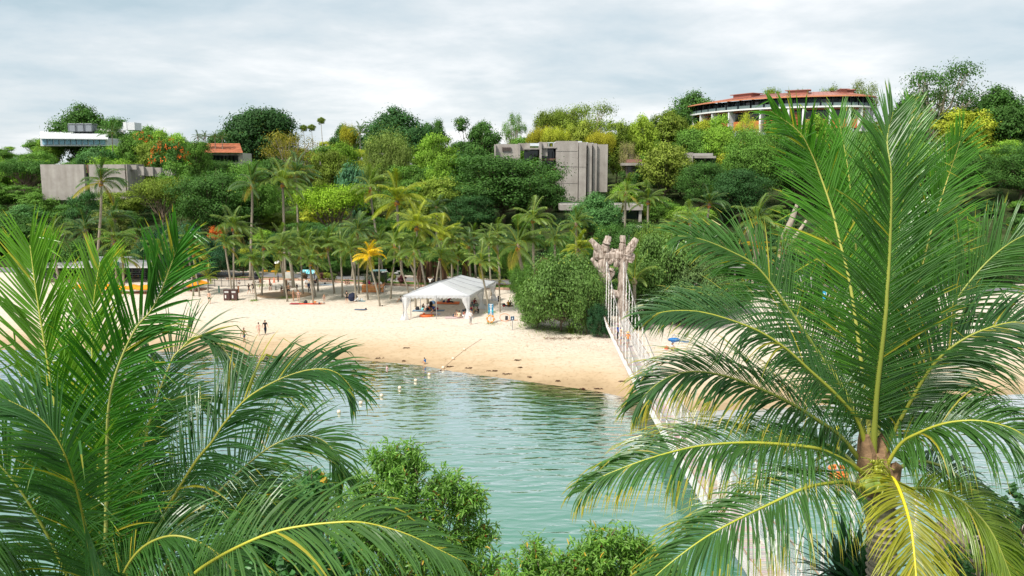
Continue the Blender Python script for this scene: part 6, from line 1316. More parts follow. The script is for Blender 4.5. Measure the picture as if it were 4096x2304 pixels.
p = gnd(662, 268); wpz = thing('white_parasol', 'small off white parasol on the slope above the log tower', 'parasol', at(655, 268, 140)); zz = at(555, 199.5 + 12, 140).z
wpz.location = (at(638.5, 200, 150).x, 150, hz(at(638.5, 200, 150).x, 150)); h = at(638.5, 225.0, 150).z - wpz.location.z
MB().add([(0, 0, h)] + [(1.7 * math.cos(a), 1.7 * math.sin(a), h - .5) for a in np.linspace(0, 2 * math.pi, 9)[:8]], [(0, 1 + i, 1 + (i + 1) % 8) for i in range(8)]).build('canopy', M_obj, wpz, (.6, .57, .52), local=True); MB().tube([(0, 0, 0), (0, 0, h)], .04, 5).build('pole', M_metal, wpz, local=True)
# buoy line
C2 = lambda x, y: (300 + x / 10.063, 325 + y / 10.063)
bpts = []
blab = ['last buoy of the line, highest on the dry sand', 'second buoy from the top, on the sand', 'buoy lying at the edge of the water film', 'first buoy standing in the shallow water', 'second buoy afloat in the shallow water', 'buoy afloat where the water turns green', 'buoy afloat right of the left palm leaf tips', 'buoy afloat near the tip of the arching palm leaf', 'buoy afloat among the palm leaf tips', 'farthest left buoy seen between leaves']
for (q, l) in zip([C2(1655, 255), C2(1540, 348), C2(1440, 438), C2(1300, 507), C2(1163, 568), C2(1003, 642), C2(820, 720), C2(611, 795), C2(392, 885), (262.3, 444)], blab):
    p = gnd(*q); 
    if p.z < 0: d = ray(*q); t = -CAMZ / d.z; p = Vector((d.x * t, d.y * t, 0))
    bpts.append(p); o = thing('buoy', l, 'buoy', p, 'cream float balls of the swimming line'); MB().ball((0, 0, .10), .165, 12).build('float', M_plastic, o, (.72, .60, .45), local=True, smooth=True); MB().lathe([(.167, .08), (.169, .12)], (0, 0, 0), 12).lathe([(.03, .24), (.03, .30)], (0, 0, 0), 6).build('collar', M_plastic, o, (.5, .36, .25), local=True)
ro = [gnd(*C2(1830, 140))] + bpts; P = []
for i in range(len(ro) - 1):
    for k in range(6): a = ro[i].lerp(ro[i + 1], k / 6); a.z = max(hz(a.x, a.y) + .03, -.06 if i > 3 else .02); P.append(a)
o = MB().tube(P, .016, 4).build('float_rope', M_wood, None, (.22, .13, .09)); tag(o, 'thin brown rope of the buoy line running up the sand', 'rope')
# seaweed bits
for i, (q, l) in enumerate(((C2(1068, 235), 'alone high on the tan sand'), (C2(1040, 366), 'left of the crouching boy'), (C2(803, 338), 'above the girl in the water'), (C2(1512, 423), 'right of the buoy at the water edge'), (C2(1913, 466), 'left one of two under the dry slope'), (C2(1958, 466), 'right one of two under the dry slope'), (C2(2080, 497), 'largest dark one near the waterline'), (C2(2220, 432), 'above the largest dark one'), (C2(2188, 357), 'higher up, thin one'), (C2(2302, 528), 'small one near the waterline'),
    ((500 + 580 / 10.06, 325 + 567 / 10.06), 'near the waterline left of the bridge'), ((500 + 1225 / 10.06, 325 + 571 / 10.06), 'close beside the bridge deck'), ((500 + 985 / 10.06, 325 + 646 / 10.06), 'lowest one by the waterline'), ((500 + 825 / 10.06, 325 + 646 / 10.06), 'low one in the middle of the waterline'), (C2(1695, 437), 'faint one between buoy and bridge'), (C2(10, 248), 'at the left behind the leaf tips'), ((75 + 2278 / 10.06, 325 + 250 / 10.06), 'left of the arching leaf, on wet sand'))):
    rr_ = random.Random(i + 50); mb = MB(); s = rr_.uniform(.35, .8)
    for k in range(7): a = rr_.uniform(-.5, .5) * s; mb.tube([(a - .1, rr_.uniform(-.15, .15), .02), (a, rr_.uniform(-.15, .15), .09), (a + .12, rr_.uniform(-.15, .15), .03)], .03, 4)
    o = mb.build('seaweed', M_obj, None, (.07, .035, .02)); o.location = gnd(*q); tag(o, 'dark brown seaweed scrap on the tan sand, ' + l, 'seaweed')
# driftwood heap below the hibiscus
p = gnd(566, 339); o = thing('driftwood_heap', 'pile of twigs and leaf litter at the sand bank edge below the hibiscus bush', 'litter', p); mb = MB(); rr_ = random.Random(9)
for k in range(60): a = rr_.uniform(-2.4, 2.4); b = rr_.uniform(-.5, .5); mb.tube([(a, b, .03), (a + rr_.uniform(-.6, .6), b + rr_.uniform(-.2, .2), .14 + rr_.random() * .12)], .025, 3)
mb.build('twigs', M_bark, o, local=True)['kind'] = 'stuff'
# leaf litter on the sand (uncountable)
rgl = np.random.default_rng(77); n = 1500; PL = []
for u0, u1, v0, v1, m in ((520, 612, 334, 350, 300), (625, 720, 330, 352, 300), (230, 520, 292, 330, 160), (440, 600, 344, 388, 90)):
    for i in range(m):
        u = rgl.uniform(u0, u1); v = rgl.uniform(v0, v1); d = ray(u, v); t = (1.2 - CAMZ) / d.z; x, y = d.x * t, d.y * t; PL.append((x, y, float(sand_h(np.array(x), np.array(y))) + .03))
PL = np.array(PL); Q = leafquads(PL, nrm(rgl.normal(size=PL.shape) * .25 + (0, 0, 1)), .11, .07); me = quadmesh('leaf_litter', Q, rgl.random(len(PL)) * .7, M_leaf); o = bpy.data.objects.new('leaf_litter', me); COL.objects.link(o); o.color = (.22, .12, .06, 1); tag(o, 'scattered fallen brown leaves on the sand', 'leaves', None, 'stuff')

# ================================================================ PEOPLE
POSES = {}
def pose(name, **j): POSES[name] = j
base_ = dict(pel=(0, 0, .93), wst=(0, 0, 1.08), chs=(0, .01, 1.28), nck=(0, .01, 1.46), hd=(0, -.01, 1.56), top=(0, 0, 1.68),
    hpL=(-.10, 0, .90), knL=(-.11, -.02, .49), anL=(-.12, .03, .09), toL=(-.13, -.12, .04), hpR=(.10, 0, .90), knR=(.11, -.02, .49), anR=(.12, .03, .09), toR=(.13, -.12, .04),
    shL=(-.19, .01, 1.38), elL=(-.25, .04, 1.10), wrL=(-.27, -.06, .86), shR=(.19, .01, 1.38), elR=(.25, .04, 1.10), wrR=(.27, -.06, .86))
def var(**k): d = dict(base_); d.update(k); return d
POSES['stand'] = base_
POSES['hips'] = var(elL=(-.40, .08, 1.18), wrL=(-.19, -.06, 1.02), elR=(.40, .08, 1.18), wrR=(.19, -.06, 1.02))
POSES['chin'] = var(elR=(.20, -.12, 1.12), wrR=(.05, -.16, 1.42), elL=(-.22, -.02, 1.10), wrL=(0, -.22, 1.12))
POSES['headhands'] = var(elL=(-.42, 0, 1.58), wrL=(-.12, .06, 1.68), elR=(.42, 0, 1.58), wrR=(.12, .06, 1.68))
POSES['walk'] = var(knL=(-.10, -.20, .50), anL=(-.10, -.30, .10), toL=(-.10, -.44, .05), knR=(.10, .02, .50), anR=(.10, .30, .16), toR=(.10, .20, .04), elL=(-.25, .16, 1.14), wrL=(-.27, .20, .90), elR=(.25, -.06, 1.12), wrR=(.27, -.24, .94))
POSES['bent'] = var(chs=(0, -.28, 1.12), nck=(0, -.42, 1.16), hd=(0, -.52, 1.14), top=(0, -.62, 1.16), wst=(0, -.08, 1.04), shL=(-.19, -.36, 1.14), elL=(-.22, -.42, .88), wrL=(-.18, -.50, .66), shR=(.19, -.36, 1.14), elR=(.22, -.42, .88), wrR=(.18, -.50, .66))
def low(dz): return {}
POSES['sit'] = dict(pel=(0, 0, .13), wst=(0, -.02, .28), chs=(0, -.06, .48), nck=(0, -.10, .66), hd=(0, -.15, .75), top=(0, -.16, .87), hpL=(-.10, -.03, .12), knL=(-.14, -.34, .44), anL=(-.15, -.56, .08), toL=(-.15, -.70, .05), hpR=(.10, -.03, .12), knR=(.14, -.34, .44), anR=(.15, -.56, .08), toR=(.15, -.70, .05), shL=(-.18, -.06, .58), elL=(-.24, -.26, .42), wrL=(-.10, -.42, .48), shR=(.18, -.06, .58), elR=(.24, -.26, .42), wrR=(.10, -.42, .48))
POSES['cross'] = dict(POSES['sit'], knL=(-.40, -.26, .16), anL=(-.08, -.40, .08), toL=(.06, -.44, .06), knR=(.40, -.26, .16), anR=(.08, -.46, .09), toR=(-.06, -.50, .06), wrL=(-.14, -.34, .26), wrR=(.14, -.34, .26))
POSES['legsout'] = dict(POSES['sit'], knL=(-.12, -.42, .20), anL=(-.14, -.84, .08), toL=(-.15, -.90, .20), knR=(.12, -.42, .17), anR=(.14, -.84, .08), toR=(.15, -.90, .20), elL=(-.28, .12, .36), wrL=(-.26, .24, .10))
POSES['chair'] = dict(POSES['sit'], **{k: (v[0], v[1], v[2] + .36) for k, v in POSES['sit'].items()}); POSES['chair'].update(knL=(-.13, -.42, .52), anL=(-.13, -.44, .10), toL=(-.13, -.58, .05), knR=(.13, -.42, .52), anR=(.13, -.44, .10), toR=(.13, -.58, .05))
POSES['squat'] = dict(POSES['sit'], **{k: (v[0], v[1], v[2] + .16) for k, v in POSES['sit'].items()}); POSES['squat'].update(knL=(-.17, -.34, .50), anL=(-.14, -.12, .10), toL=(-.15, -.28, .05), knR=(.17, -.34, .50), anR=(.14, -.12, .10), toR=(.15, -.28, .05), wrL=(-.08, -.46, .30), wrR=(.08, -.48, .30))
POSES['lie'] = dict(pel=(0, 0, .12), wst=(0, .16, .12), chs=(0, .36, .14), nck=(0, .54, .14), hd=(0, .64, .16), top=(0, .76, .15), hpL=(-.10, -.03, .12), knL=(-.13, -.42, .16), anL=(-.14, -.82, .07), toL=(-.15, -.88, .16), hpR=(.10, -.03, .12), knR=(.13, -.42, .14), anR=(.14, -.82, .07), toR=(.15, -.88, .16), shL=(-.18, .44, .14), elL=(-.32, .60, .30), wrL=(-.20, .62, .52), shR=(.18, .44, .14), elR=(.34, .62, .10), wrR=(.16, .74, .12))
POSES['crouchforward'] = dict(POSES['squat'])
CH = {  # name: (joint chain list, radii)
 'body': None}
RB = dict(pel=.125, wst=.108, chs=.135, nck=.052, hd=.083, top=.07, hpL=.085, knL=.058, anL=.040, toL=.035, shL=.058, elL=.040, wrL=.028)
for k in list(RB): 
    if k.endswith('L'): RB[k[:-1] + 'R'] = RB[k]
def skeleton(P, what):
    """verts, edges, radii, root index"""
    V = []; E = []; R = []; idx = {}
    def v(n, r=None, p=None):
        if n not in idx: idx[n] = len(V); V.append(Vector(p if p is not None else P[n])); R.append(r if r is not None else RB[n])
        return idx[n]
    def e(a, b): E.append((idx[a], idx[b]))
    if what == 'body':
        for n in ('pel', 'wst', 'chs', 'nck', 'hd', 'top'): v(n)
        for a, b in zip(('pel', 'wst', 'chs', 'nck', 'hd'), ('wst', 'chs', 'nck', 'hd', 'top')): e(a, b)
        hd = Vector(P['hd']); nk = Vector(P['nck']); up = (Vector(P['top']) - nk).normalized(); fw = Vector((0, -1, 0)) - up * (-up.y); fw = fw.normalized() if fw.length > .1 else Vector((0, 0, 1))
        v('nose', .016, hd + fw * .105 + up * .01); e('hd', 'nose'); v('chin', .035, hd + fw * .055 - up * .07); e('hd', 'chin')
        for s in 'LR':
            for n in ('hp', 'kn', 'an', 'to', 'sh', 'el', 'wr'): v(n + s)
            e('pel', 'hp' + s); e('hp' + s, 'kn' + s); e('kn' + s, 'an' + s); e('an' + s, 'to' + s); e('chs', 'sh' + s); e('sh' + s, 'el' + s); e('el' + s, 'wr' + s)
            w = Vector(P['wr' + s]); d = (w - Vector(P['el' + s])).normalized(); sd_ = d.cross(Vector((1, 0, .2))).normalized(); pa = w + d * .07; v('pal' + s, .030, pa); e('wr' + s, 'pal' + s)
            for k in range(4):
                f1 = pa + d * .045 + sd_ * (.012 * (k - 1.5) * 1.5); f2 = f1 + d * (.035, .045, .042, .03)[k] + Vector((0, -.012, 0)); v('f%d%s' % (k, s), .010, f1); v('g%d%s' % (k, s), .008, f2); e('pal' + s, 'f%d%s' % (k, s)); e('f%d%s' % (k, s), 'g%d%s' % (k, s))
            v('th' + s, .011, w + d * .05 + sd_ * .045); e('pal' + s, 'th' + s)
        return V, E, R, 0
    def lp(a, b, t): return Vector(P[a]).lerp(Vector(P[b]), t)
    m = 1.16
    if what in ('tee', 'shirt', 'dress', 'band', 'hoodtop'):
        v('wst', RB['wst'] * m * (1.1 if what != 'band' else 1)); v('chs', RB['chs'] * m)
        if what == 'band': v('b2', RB['chs'] * 1.07, lp('wst', 'chs', .72)); V[idx['wst']] = lp('wst', 'chs', .62); R[idx['wst']] = RB['wst'] * 1.12; E.append((0, 1)); return V, E[:1], R, 0
        e('wst', 'chs'); v('nk', .062, lp('chs', 'nck', .72)); e('chs', 'nk')
        v('low', RB['pel'] * m * 1.04, lp('pel', 'wst', -.05 if what != 'dress' else -.4)); E.append((idx['low'], idx['wst']))
        for s in 'LR':
            v('sh' + s, RB['shL'] * 1.25); e('chs', 'sh' + s)
            if what in ('tee', 'dress'): v('sl' + s, .062, lp('sh' + s, 'el' + s, .62)); e('sh' + s, 'sl' + s)
            else: v('el' + s, .056); e('sh' + s, 'el' + s); v('sw' + s, .042, lp('el' + s, 'wr' + s, .9)); e('el' + s, 'sw' + s)
            if what == 'dress': v('dk' + s, .10, lp('hp' + s, 'kn' + s, .7)); E.append((idx['low'], idx['dk' + s]))
        return V, E, R, 0
    if what in ('shorts', 'trousers', 'briefs'):
        v('pel', RB['pel'] * 1.13); v('wb', RB['wst'] * 1.12, lp('pel', 'wst', .45)); e('pel', 'wb')
        for s in 'LR':
            v('hp' + s, RB['hpL'] * 1.2); e('pel', 'hp' + s)
            if what == 'briefs': v('k' + s, .088, lp('hp' + s, 'kn' + s, .14)); e('hp' + s, 'k' + s)
            elif what == 'shorts': v('k' + s, .085, lp('hp' + s, 'kn' + s, .72)); e('hp' + s, 'k' + s)
            else: v('kn' + s, .072); e('hp' + s, 'kn' + s); v('k' + s, .058, lp('kn' + s, 'an' + s, .92)); e('kn' + s, 'k' + s)
        return V, E, R, 0
    hd = Vector(P['hd']); nk = Vector(P['nck']); up = (Vector(P['top']) - nk).normalized(); fw = Vector((0, -1, 0)) - up * (-up.y); fw = fw.normalized() if fw.length > .1 else Vector((0, 0, 1))
    if what == 'hair': return [hd + up * .075 + fw * .01, hd + up * .055 - fw * .05, hd - fw * .055 + up * .0], [(0, 1), (1, 2)], [.083, .084, .062], 1
    if what == 'longhair': return [hd + up * .075, hd + up * .05 - fw * .045, hd - fw * .075 - up * .06, nk - fw * .10 - up * .10], [(0, 1), (1, 2), (2, 3)], [.086, .09, .07, .05], 1
    if what == 'hijab': return [hd + up * .085, hd + up * .02 - fw * .04, nk - up * .02, nk - up * .13 - fw * .02], [(0, 1), (1, 2), (2, 3)], [.085, .102, .12, .17], 1
    if what == 'hat': return None
SKM = {}; NEED = []
def pmesh(pz, what):
    k = (pz, what)
    if k not in SKM: SKM[k] = None; NEED.append(k)
    return k
PEOPLE = []
SK = {'l': (.60, .36, .25), 'm': (.46, .26, .16), 't': (.36, .18, .10), 'p': (.66, .43, .33)}
def person(u, v, pz, face, h, wear, label, skin='l', dz=0.0, at_=None, z=None):
    """face: heading in degrees, 0 looks at the camera, 90 looks right"""
    p = at_ if at_ is not None else gnd(u, v)
    if at_ is None: p = Vector((p.x, p.y, float(sand_h(np.array(p.x), np.array(p.y)))))
    p = p + Vector((0, 0, dz)); s = h / 1.70; o = thing('person', label, 'person', p, None, rad(face)); PEOPLE.append((o, pz, wear, s, SK[skin])); pmesh(pz, 'body')
    for w in wear: pmesh(pz, w[0])
    return o
BK = (.015, .015, .018); WH = (.78, .78, .78)
person(*A5(1703, 1443), 'walk', 60, 1.80, [('shorts', (.06, .10, .15)), ('hair', (.22, .20, .18))], 'shirtless older man in blue swim shorts walking at the water edge', 't')
person(*A5(1850, 1365), 'walk', 200, 1.56, [('band', (.65, .42, .40)), ('briefs', (.70, .30, .34)), ('hair', (.03, .02, .015))], 'woman in a pink bikini walking beside the one in black', 'p')
person(*A5(1916, 1355), 'walk', 35, 1.72, [('tee', BK), ('trousers', (.02, .03, .05)), ('hair', (.02, .02, .02))], 'person in black t-shirt and leggings walking on the lower sand', 'm')
person(*D2(265, 755), 'stand', 180, 1.74, [('shorts', (.02, .08, .05)), ('hair', BK)], 'shirtless man in dark green trunks standing among the left leaf tips', 'l')
person(*D2(812, 425), 'sit', 0, 1.35, [('tee', WH), ('shorts', (.5, .52, .45)), ('hair', BK)], 'child in white hanging on the black railing', 'm', dz=.25)
person(*D2(985, 570), 'walk', 160, 1.55, [('band', BK), ('tee', BK), ('shorts', (.02, .03, .035)), ('longhair', (.08, .04, .02))], 'woman in black top and shorts holding hands near the railing', 'l')
person(*D2(1070, 566), 'stand', 185, 1.80, [('tee', BK), ('shorts', BK), ('hair', (.16, .09, .04))], 'man in black t-shirt and shorts holding hands near the railing', 'l')
person(*D2(1198, 478), 'walk', 180, 1.72, [('shorts', (.5, .42, .32)), ('hair', BK)], 'shirtless man in beige shorts behind the palm trunk near the railing', 't')
person(*D3(15, 500), 'chair', 0, 1.70, [('tee', BK), ('shorts', (.25, .25, .27)), ('hair', (.04, .10, .12))], 'person with cap sitting on a stone near the lamp', 'l')
person(*D3(205, 552), 'squat', 60, 1.62, [('tee', BK), ('shorts', (.5, .42, .36)), ('longhair', BK)], 'woman in black top squatting left of the wooden post', 'l')
person(*D3(345, 603), 'hips', 10, 1.82, [('shorts', BK), ('hair', (.04, .03, .02))], 'bearded shirtless man in black trunks beside the wooden post', 'm')
person(*D3(493, 532), 'stand', 250, 1.18, [('tee', BK), ('shorts', (.25, .24, .15)), ('hair', BK)], 'child in black t-shirt right of the wooden post', 't')
person(*D3(428, 706), 'stand', 80, 1.66, [('band', (.5, .18, .12)), ('briefs', (.7, .25, .2)), ('hair', (.28, .15, .07))], 'woman in an orange bikini facing the man at the post', 'm')
person(*D3(522, 710), 'hips', 0, 1.66, [('band', (.35, .40, .50)), ('briefs', (.04, .05, .12)), ('hair', (.28, .12, .06))], 'woman in a patterned bikini with hands on hips', 'l')
person(*D3(987, 722), 'stand', 20, 1.15, [('briefs', (.06, .10, .25)), ('hair', (.30, .18, .09))], 'small boy in swim trunks beside the lying man', 'm')
person(*D3(880, 762), 'lie', 90, 1.78, [('shorts', (.02, .05, .09)), ('hair', (.15, .09, .05))], 'man in dark blue shorts lying on the red towel', 'm', dz=.04)
person(*D3(664, 402), 'squat', 0, 1.65, [('shirt', WH), ('shorts', (.4, .4, .4)), ('hair', BK)], 'adult in white kneeling behind a child near the boards', 'm')
person(*D3(655, 450), 'sit', 20, 1.15, [('tee', (.65, .70, .72)), ('shorts', (.7, .5, .2)), ('hair', BK)], 'child in white sitting below the information boards', 'l')
bk = person(*D3(718, 556), 'stand', 170, 1.68, [('tee', WH), ('trousers', BK), ('hat', (.62, .52, .38))], 'person with straw hat and dark backpack walking left of the boards palm', 'l'); MB().box((0, .20, 1.22), (.32, .2, .5)).build('backpack', M_obj, bk, (.03, .05, .11), local=True)
person(*D3(815, 418), 'bent', 60, 1.68, [('tee', (.6, .6, .62)), ('trousers', (.18, .15, .14)), ('hair', BK)], 'parent bending over the pushchair near the boards', 'm')
person(*D3(1400, 742), 'chin', 190, 1.78, [('tee', (.04, .045, .035)), ('shorts', BK), ('hair', (.03, .02, .02))], 'man in dark patterned shirt and black shorts seen from behind', 'l')
person(*D3(1378, 395), 'sit', 20, 1.68, [('tee', BK), ('shorts', (.05, .06, .10)), ('longhair', BK)], 'left one of the dark clothed pair sitting on the kerb', 'l'); person(*D3(1432, 395), 'sit', -10, 1.75, [('tee', BK), ('shorts', BK), ('hair', BK)], 'right one of the dark clothed pair sitting on the kerb', 'l')
person(*D4(130, 690), 'sit', 10, 1.62, [('shirt', WH), ('trousers', (.5, .5, .5)), ('hair', (.12, .05, .03))], 'woman in white sitting behind the open black umbrella', 'l'); person(*D4(238, 712), 'sit', -60, 1.62, [('shirt', (.70, .74, .76)), ('trousers', (.6, .6, .6)), ('longhair', BK)], 'woman in white with long black hair sitting right of the palm stem', 'l')
person(*D4(450, 500), 'chair', -30, 1.50, [('shirt', (.40, .02, .13)), ('trousers', (.03, .03, .05)), ('hijab', (.30, .01, .09))], 'girl in magenta headscarf sitting on the crate bench edge', 'l', dz=.42)
person(*D4(600, 440), 'stand', 0, 1.60, [('shirt', BK), ('dress', BK), ('hijab', (.68, .60, .45))], 'woman in cream headscarf standing behind the crate bench', 'l'); person(*D4(690, 542), 'chair', -70, 1.62, [('shirt', (.55, .58, .60)), ('trousers', BK), ('hijab', (.68, .40, .34))], 'woman in pink headscarf sitting on the white chair', 'l', dz=.08)
person(*D4(716, 512), 'hips', 20, 1.45, [('shorts', (.02, .04, .05)), ('hair', BK)], 'shirtless boy standing behind the white chair', 't'); person(*D4(750, 290), 'stand', 90, 1.7, [('tee', BK), ('trousers', BK), ('hair', (.2, .05, .03))], 'person in black standing in the flower garden beyond the lawn', 'm'); person(*D4(562, 330), 'stand', 0, 1.5, [('tee', (.6, .6, .6)), ('trousers', BK), ('hair', BK)], 'person in a pale top on the path behind the garden shelter', 'm')
person(*D4(1030, 722), 'sit', -80, 1.68, [('tee', (.5, .5, .52)), ('shorts', (.15, .17, .2)), ('hair', BK)], 'person sitting just outside the left marquee corner', 'm')
person(430.3, 288.5, 'headhands', 0, 1.75, [('tee', WH), ('shorts', BK), ('hair', BK)], 'man in white t-shirt with hands on his head behind the marquee', 'm')
for (x, y), pz, f, h, wr, l, sk in (((408, 372), 'cross', 80, 1.62, [('shirt', BK), ('trousers', BK), ('longhair', BK)], 'woman in black sitting at the left of the marquee group', 'm'), ((492, 345), 'sit', 10, 1.4, [('tee', WH), ('shorts', (.4, .4, .4)), ('hair', BK)], 'child in white in the marquee group', 'm'), ((530, 372), 'cross', 0, 1.1, [('tee', (.80, .14, .05)), ('shorts', (.7, .1, .05)), ('hair', BK)], 'small child in bright orange in the marquee group', 'm'), ((575, 352), 'cross', 0, 1.6, [('shirt', BK), ('trousers', BK), ('hair', BK)], 'dark clothed adult in the middle of the marquee group', 'm'), ((620, 385), 'cross', -20, 1.66, [('tee', (.02, .07, .28)), ('trousers', (.04, .04, .05)), ('hat', (.70, .48, .22))], 'person with straw hat and blue shirt in the marquee group', 'm'), ((575, 462), 'legsout', 80, 1.5, [('band', (.6, .42, .34)), ('briefs', (.5, .32, .26))], 'child in skin toned swimsuit leaning back behind the orange boat', 'l'),
    ((765, 250), 'stand', 90, 1.15, [('tee', (.03, .14, .12)), ('shorts', (.02, .16, .18)), ('hair', BK)], 'small child in dark green standing on the orange mat edge', 'm'), ((888, 232), 'legsout', 60, 1.72, [('tee', (.35, .04, .05)), ('trousers', BK), ('hair', BK)], 'man in dark red shirt sitting on the orange picnic mat', 'm'), ((1045, 492), 'cross', -40, 1.62, [('tee', (.45, .30, .2)), ('shorts', (.5, .4, .3)), ('longhair', (.05, .02, .015))], 'left one of the three friends, a woman with long hair', 'l'), ((1076, 516), 'cross', 180, 1.66, [('tee', (.62, .52, .36)), ('shorts', (.5, .4, .3)), ('hair', BK)], 'middle one of the three friends, in a cream shirt, seen from behind', 'l'), ((1158, 500), 'sit', 70, 1.62, [('tee', (.40, .12, .10)), ('shorts', (.6, .6, .6)), ('longhair', BK)], 'right one of the three friends, a woman leaning on one arm', 'l'),
    ((1283, 633), 'chin', 50, 1.74, [('shirt', (.85, .85, .85)), ('trousers', (.42, .40, .38)), ('hair', (.35, .33, .31))], 'older man in white shirt and grey trousers standing at the right front of the marquee', 'l')):
    person(*D5(x, y), pz, f, h, wr, l, sk, dz=.04)
for (x, y), pz, f, h, wr, l, sk in (((262, 345), 'cross', 30, 1.66, [('shirt', (.28, .02, .03)), ('trousers', (.03, .10, .10)), ('longhair', BK)], 'woman in dark red sitting behind the right curtain', 'l'), ((212, 362), 'cross', 40, 1.3, [('tee', (.04, .10, .16)), ('shorts', (.04, .1, .15)), ('hair', BK)], 'child in blue beside the woman in dark red', 'l'), ((248, 530), 'stand', 60, 1.55, [('tee', (.03, .05, .09)), ('shorts', (.20, .24, .14)), ('hair', BK)], 'woman in navy top and olive shorts standing inside the right front of the marquee', 'm'), ((335, 520), 'sit', -70, 1.72, [('tee', BK), ('trousers', (.14, .13, .13)), ('hair', BK)], 'man in black t-shirt sitting against the marquee pole', 'l'), ((880, 385), 'cross', 0, 1.6, [('tee', (.75, .33, .03)), ('trousers', BK), ('hair', BK)], 'person in black and orange sitting in the shade behind the leaning palm', 'm'), ((915, 388), 'cross', 20, 1.6, [('shirt', BK), ('trousers', BK), ('hair', BK)], 'dark clothed person sitting at the right end of the shaded group', 'm')):
    person(*D6(x, y), pz, f, h, wr, l, sk)
person(425.4, 364.3, 'squat', 250, 1.15, [('tee', (.02, .16, .42)), ('shorts', (.5, .3, .15)), ('hair', BK)], 'small boy in a blue shirt digging at the waterline', 'm')
person(386, 371, 'crouchforward', 100, 1.1, [('tee', (.72, .45, .50)), ('briefs', (.7, .4, .45)), ('hair', (.12, .05, .03))], 'small girl in pink crouching in the shallow water', 'l', at_=gnd(386.5, 371.3) + Vector((0, 0, -.05)))
d_ = ray(232.5, 364.5); t_ = -CAMZ / d_.z
person(0, 0, 'stand', 180, 1.5, [('tee', BK), ('hair', BK)], 'swimmer with black shirt in deep water behind the left leaf tips', 'm', at_=Vector((d_.x * t_, d_.y * t_, -1.05)))
rgq = thing('swim_ring', 'yellow and orange swim ring round the swimmer behind the leaf tips', 'swim ring', Vector((d_.x * t_, d_.y * t_, .02))); MB().tube([(.36 * math.cos(a), .36 * math.sin(a), .05) for a in np.linspace(0, 2 * math.pi, 21)], .11, 7, cap=False).build('ring', M_plastic, rgq, (.80, .38, .02), local=True)
person(671.6, 351, 'sit', 30, 1.62, [('tee', (.65, .70, .74)), ('longhair', (.06, .02, .015)), ('hair', BK)], 'woman with black cap sitting on the sand right of the bridge', 'l')
for y_, x_, l, wr in ((86.5, 11.0, 'person in blue crossing the rope bridge near the tower', [('tee', (.02, .07, .30)), ('trousers', BK), ('hair', BK)]), (83.5, 11.6, 'person in orange with straw hat on the rope bridge', [('tee', (.75, .30, .12)), ('shorts', (.3, .3, .3)), ('hat', (.75, .50, .20))]), (84.6, 11.1, 'person in tan hat just behind the orange one on the bridge', [('tee', (.5, .38, .3)), ('shorts', (.3, .3, .35)), ('hat', (.65, .45, .28))])):
    person(0, 0, 'walk', 0, 1.62, wr, l, 'm', at_=Vector((x_, y_, deckz(y_) + .03)))
person(0, 0, 'stand', 0, 1.7, [('tee', WH), ('trousers', BK), ('hair', BK)], 'member of staff in white inside the beach bar', 'm', at_=W(105.5, 283.2, KY + 1.5) * 1.0); person(0, 0, 'stand', 0, 1.65, [('tee', (.4, .1, .05)), ('trousers', BK), ('hair', BK)], 'member of staff in dark red inside the beach bar', 'm', at_=W(112.5, 283.2, KY + 2))
person(708, 294, 'sit', 40, 1.6, [('tee', (.6, .35, .3)), ('shorts', (.2, .2, .25)), ('hair', (.1, .04, .02))], 'person sitting on the sand in front of the picnic shelter', 'l'); person(800, 336, 'cross', 0, 1.6, [('tee', (.6, .12, .05)), ('shorts', (.1, .2, .4)), ('hair', BK)], 'person in orange glimpsed through the right palm leaves', 'm')
# grow all figures in one go
tmp = []
for k in NEED:
    sk = skeleton(POSES[k[0]], k[1])
    if sk is None: continue
    V, E, R, root = sk; me = bpy.data.meshes.new('sk'); me.from_pydata([tuple(v) for v in V], E, []); o = bpy.data.objects.new('sk', me); COL.objects.link(o)
    md = o.modifiers.new('s', 'SKIN'); md.use_smooth_shade = True
    if not me.skin_vertices: me.attributes  # layer is created with the modifier
    if len(me.skin_vertices) == 0:
        import bmesh; bm = bmesh.new(); bm.from_mesh(me); bm.verts.layers.skin.verify(); bm.to_mesh(me); bm.free()
    sv = me.skin_vertices[0].data
    for i, r in enumerate(R): sv[i].radius = (r, r); sv[i].use_root = (i == root)
    if k[1] == 'body':
        for i in (0, 1, 2): sv[i].radius = (R[i] * 1.12, R[i] * .80)
    ss_ = o.modifiers.new('u', 'SUBSURF'); ss_.levels = 1; tmp.append((k, o))
bpy.context.view_layer.update(); dg = bpy.context.evaluated_depsgraph_get()
for k, o in tmp:
    me = bpy.data.meshes.new_from_object(o.evaluated_get(dg)); me.name = k[1]; me.materials.clear(); me.materials.append(M_skin if k[1] == 'body' else M_obj); me.polygons.foreach_set('use_smooth', [True] * len(me.polygons)); SKM[k] = me
for o, parent, col, loc, rot in TEXTS:
    me = bpy.data.meshes.new_from_object(o.evaluated_get(dg)); me.materials.clear(); me.materials.append(M_paint); put('lettering', me, parent, color=col, loc=loc, rot=rot)
for k, o in tmp: m_ = o.data; bpy.data.objects.remove(o); bpy.data.meshes.remove(m_)
for o, *_ in TEXTS: bpy.data.objects.remove(o)
HATM = MB().lathe([(.21, 0), (.20, .02), (.10, .03), (.095, .12), (.05, .14)], (0, 0, 0), 12).mesh('hat', smooth=True); HATM.materials.append(M_obj)
GN = {'tee': 't_shirt', 'shirt': 'long_sleeved_shirt', 'band': 'bikini_top', 'briefs': 'swim_briefs', 'shorts': 'shorts', 'trousers': 'trousers', 'dress': 'dress', 'hair': 'hair', 'longhair': 'long_hair', 'hijab': 'headscarf', 'hat': 'sun_hat'}
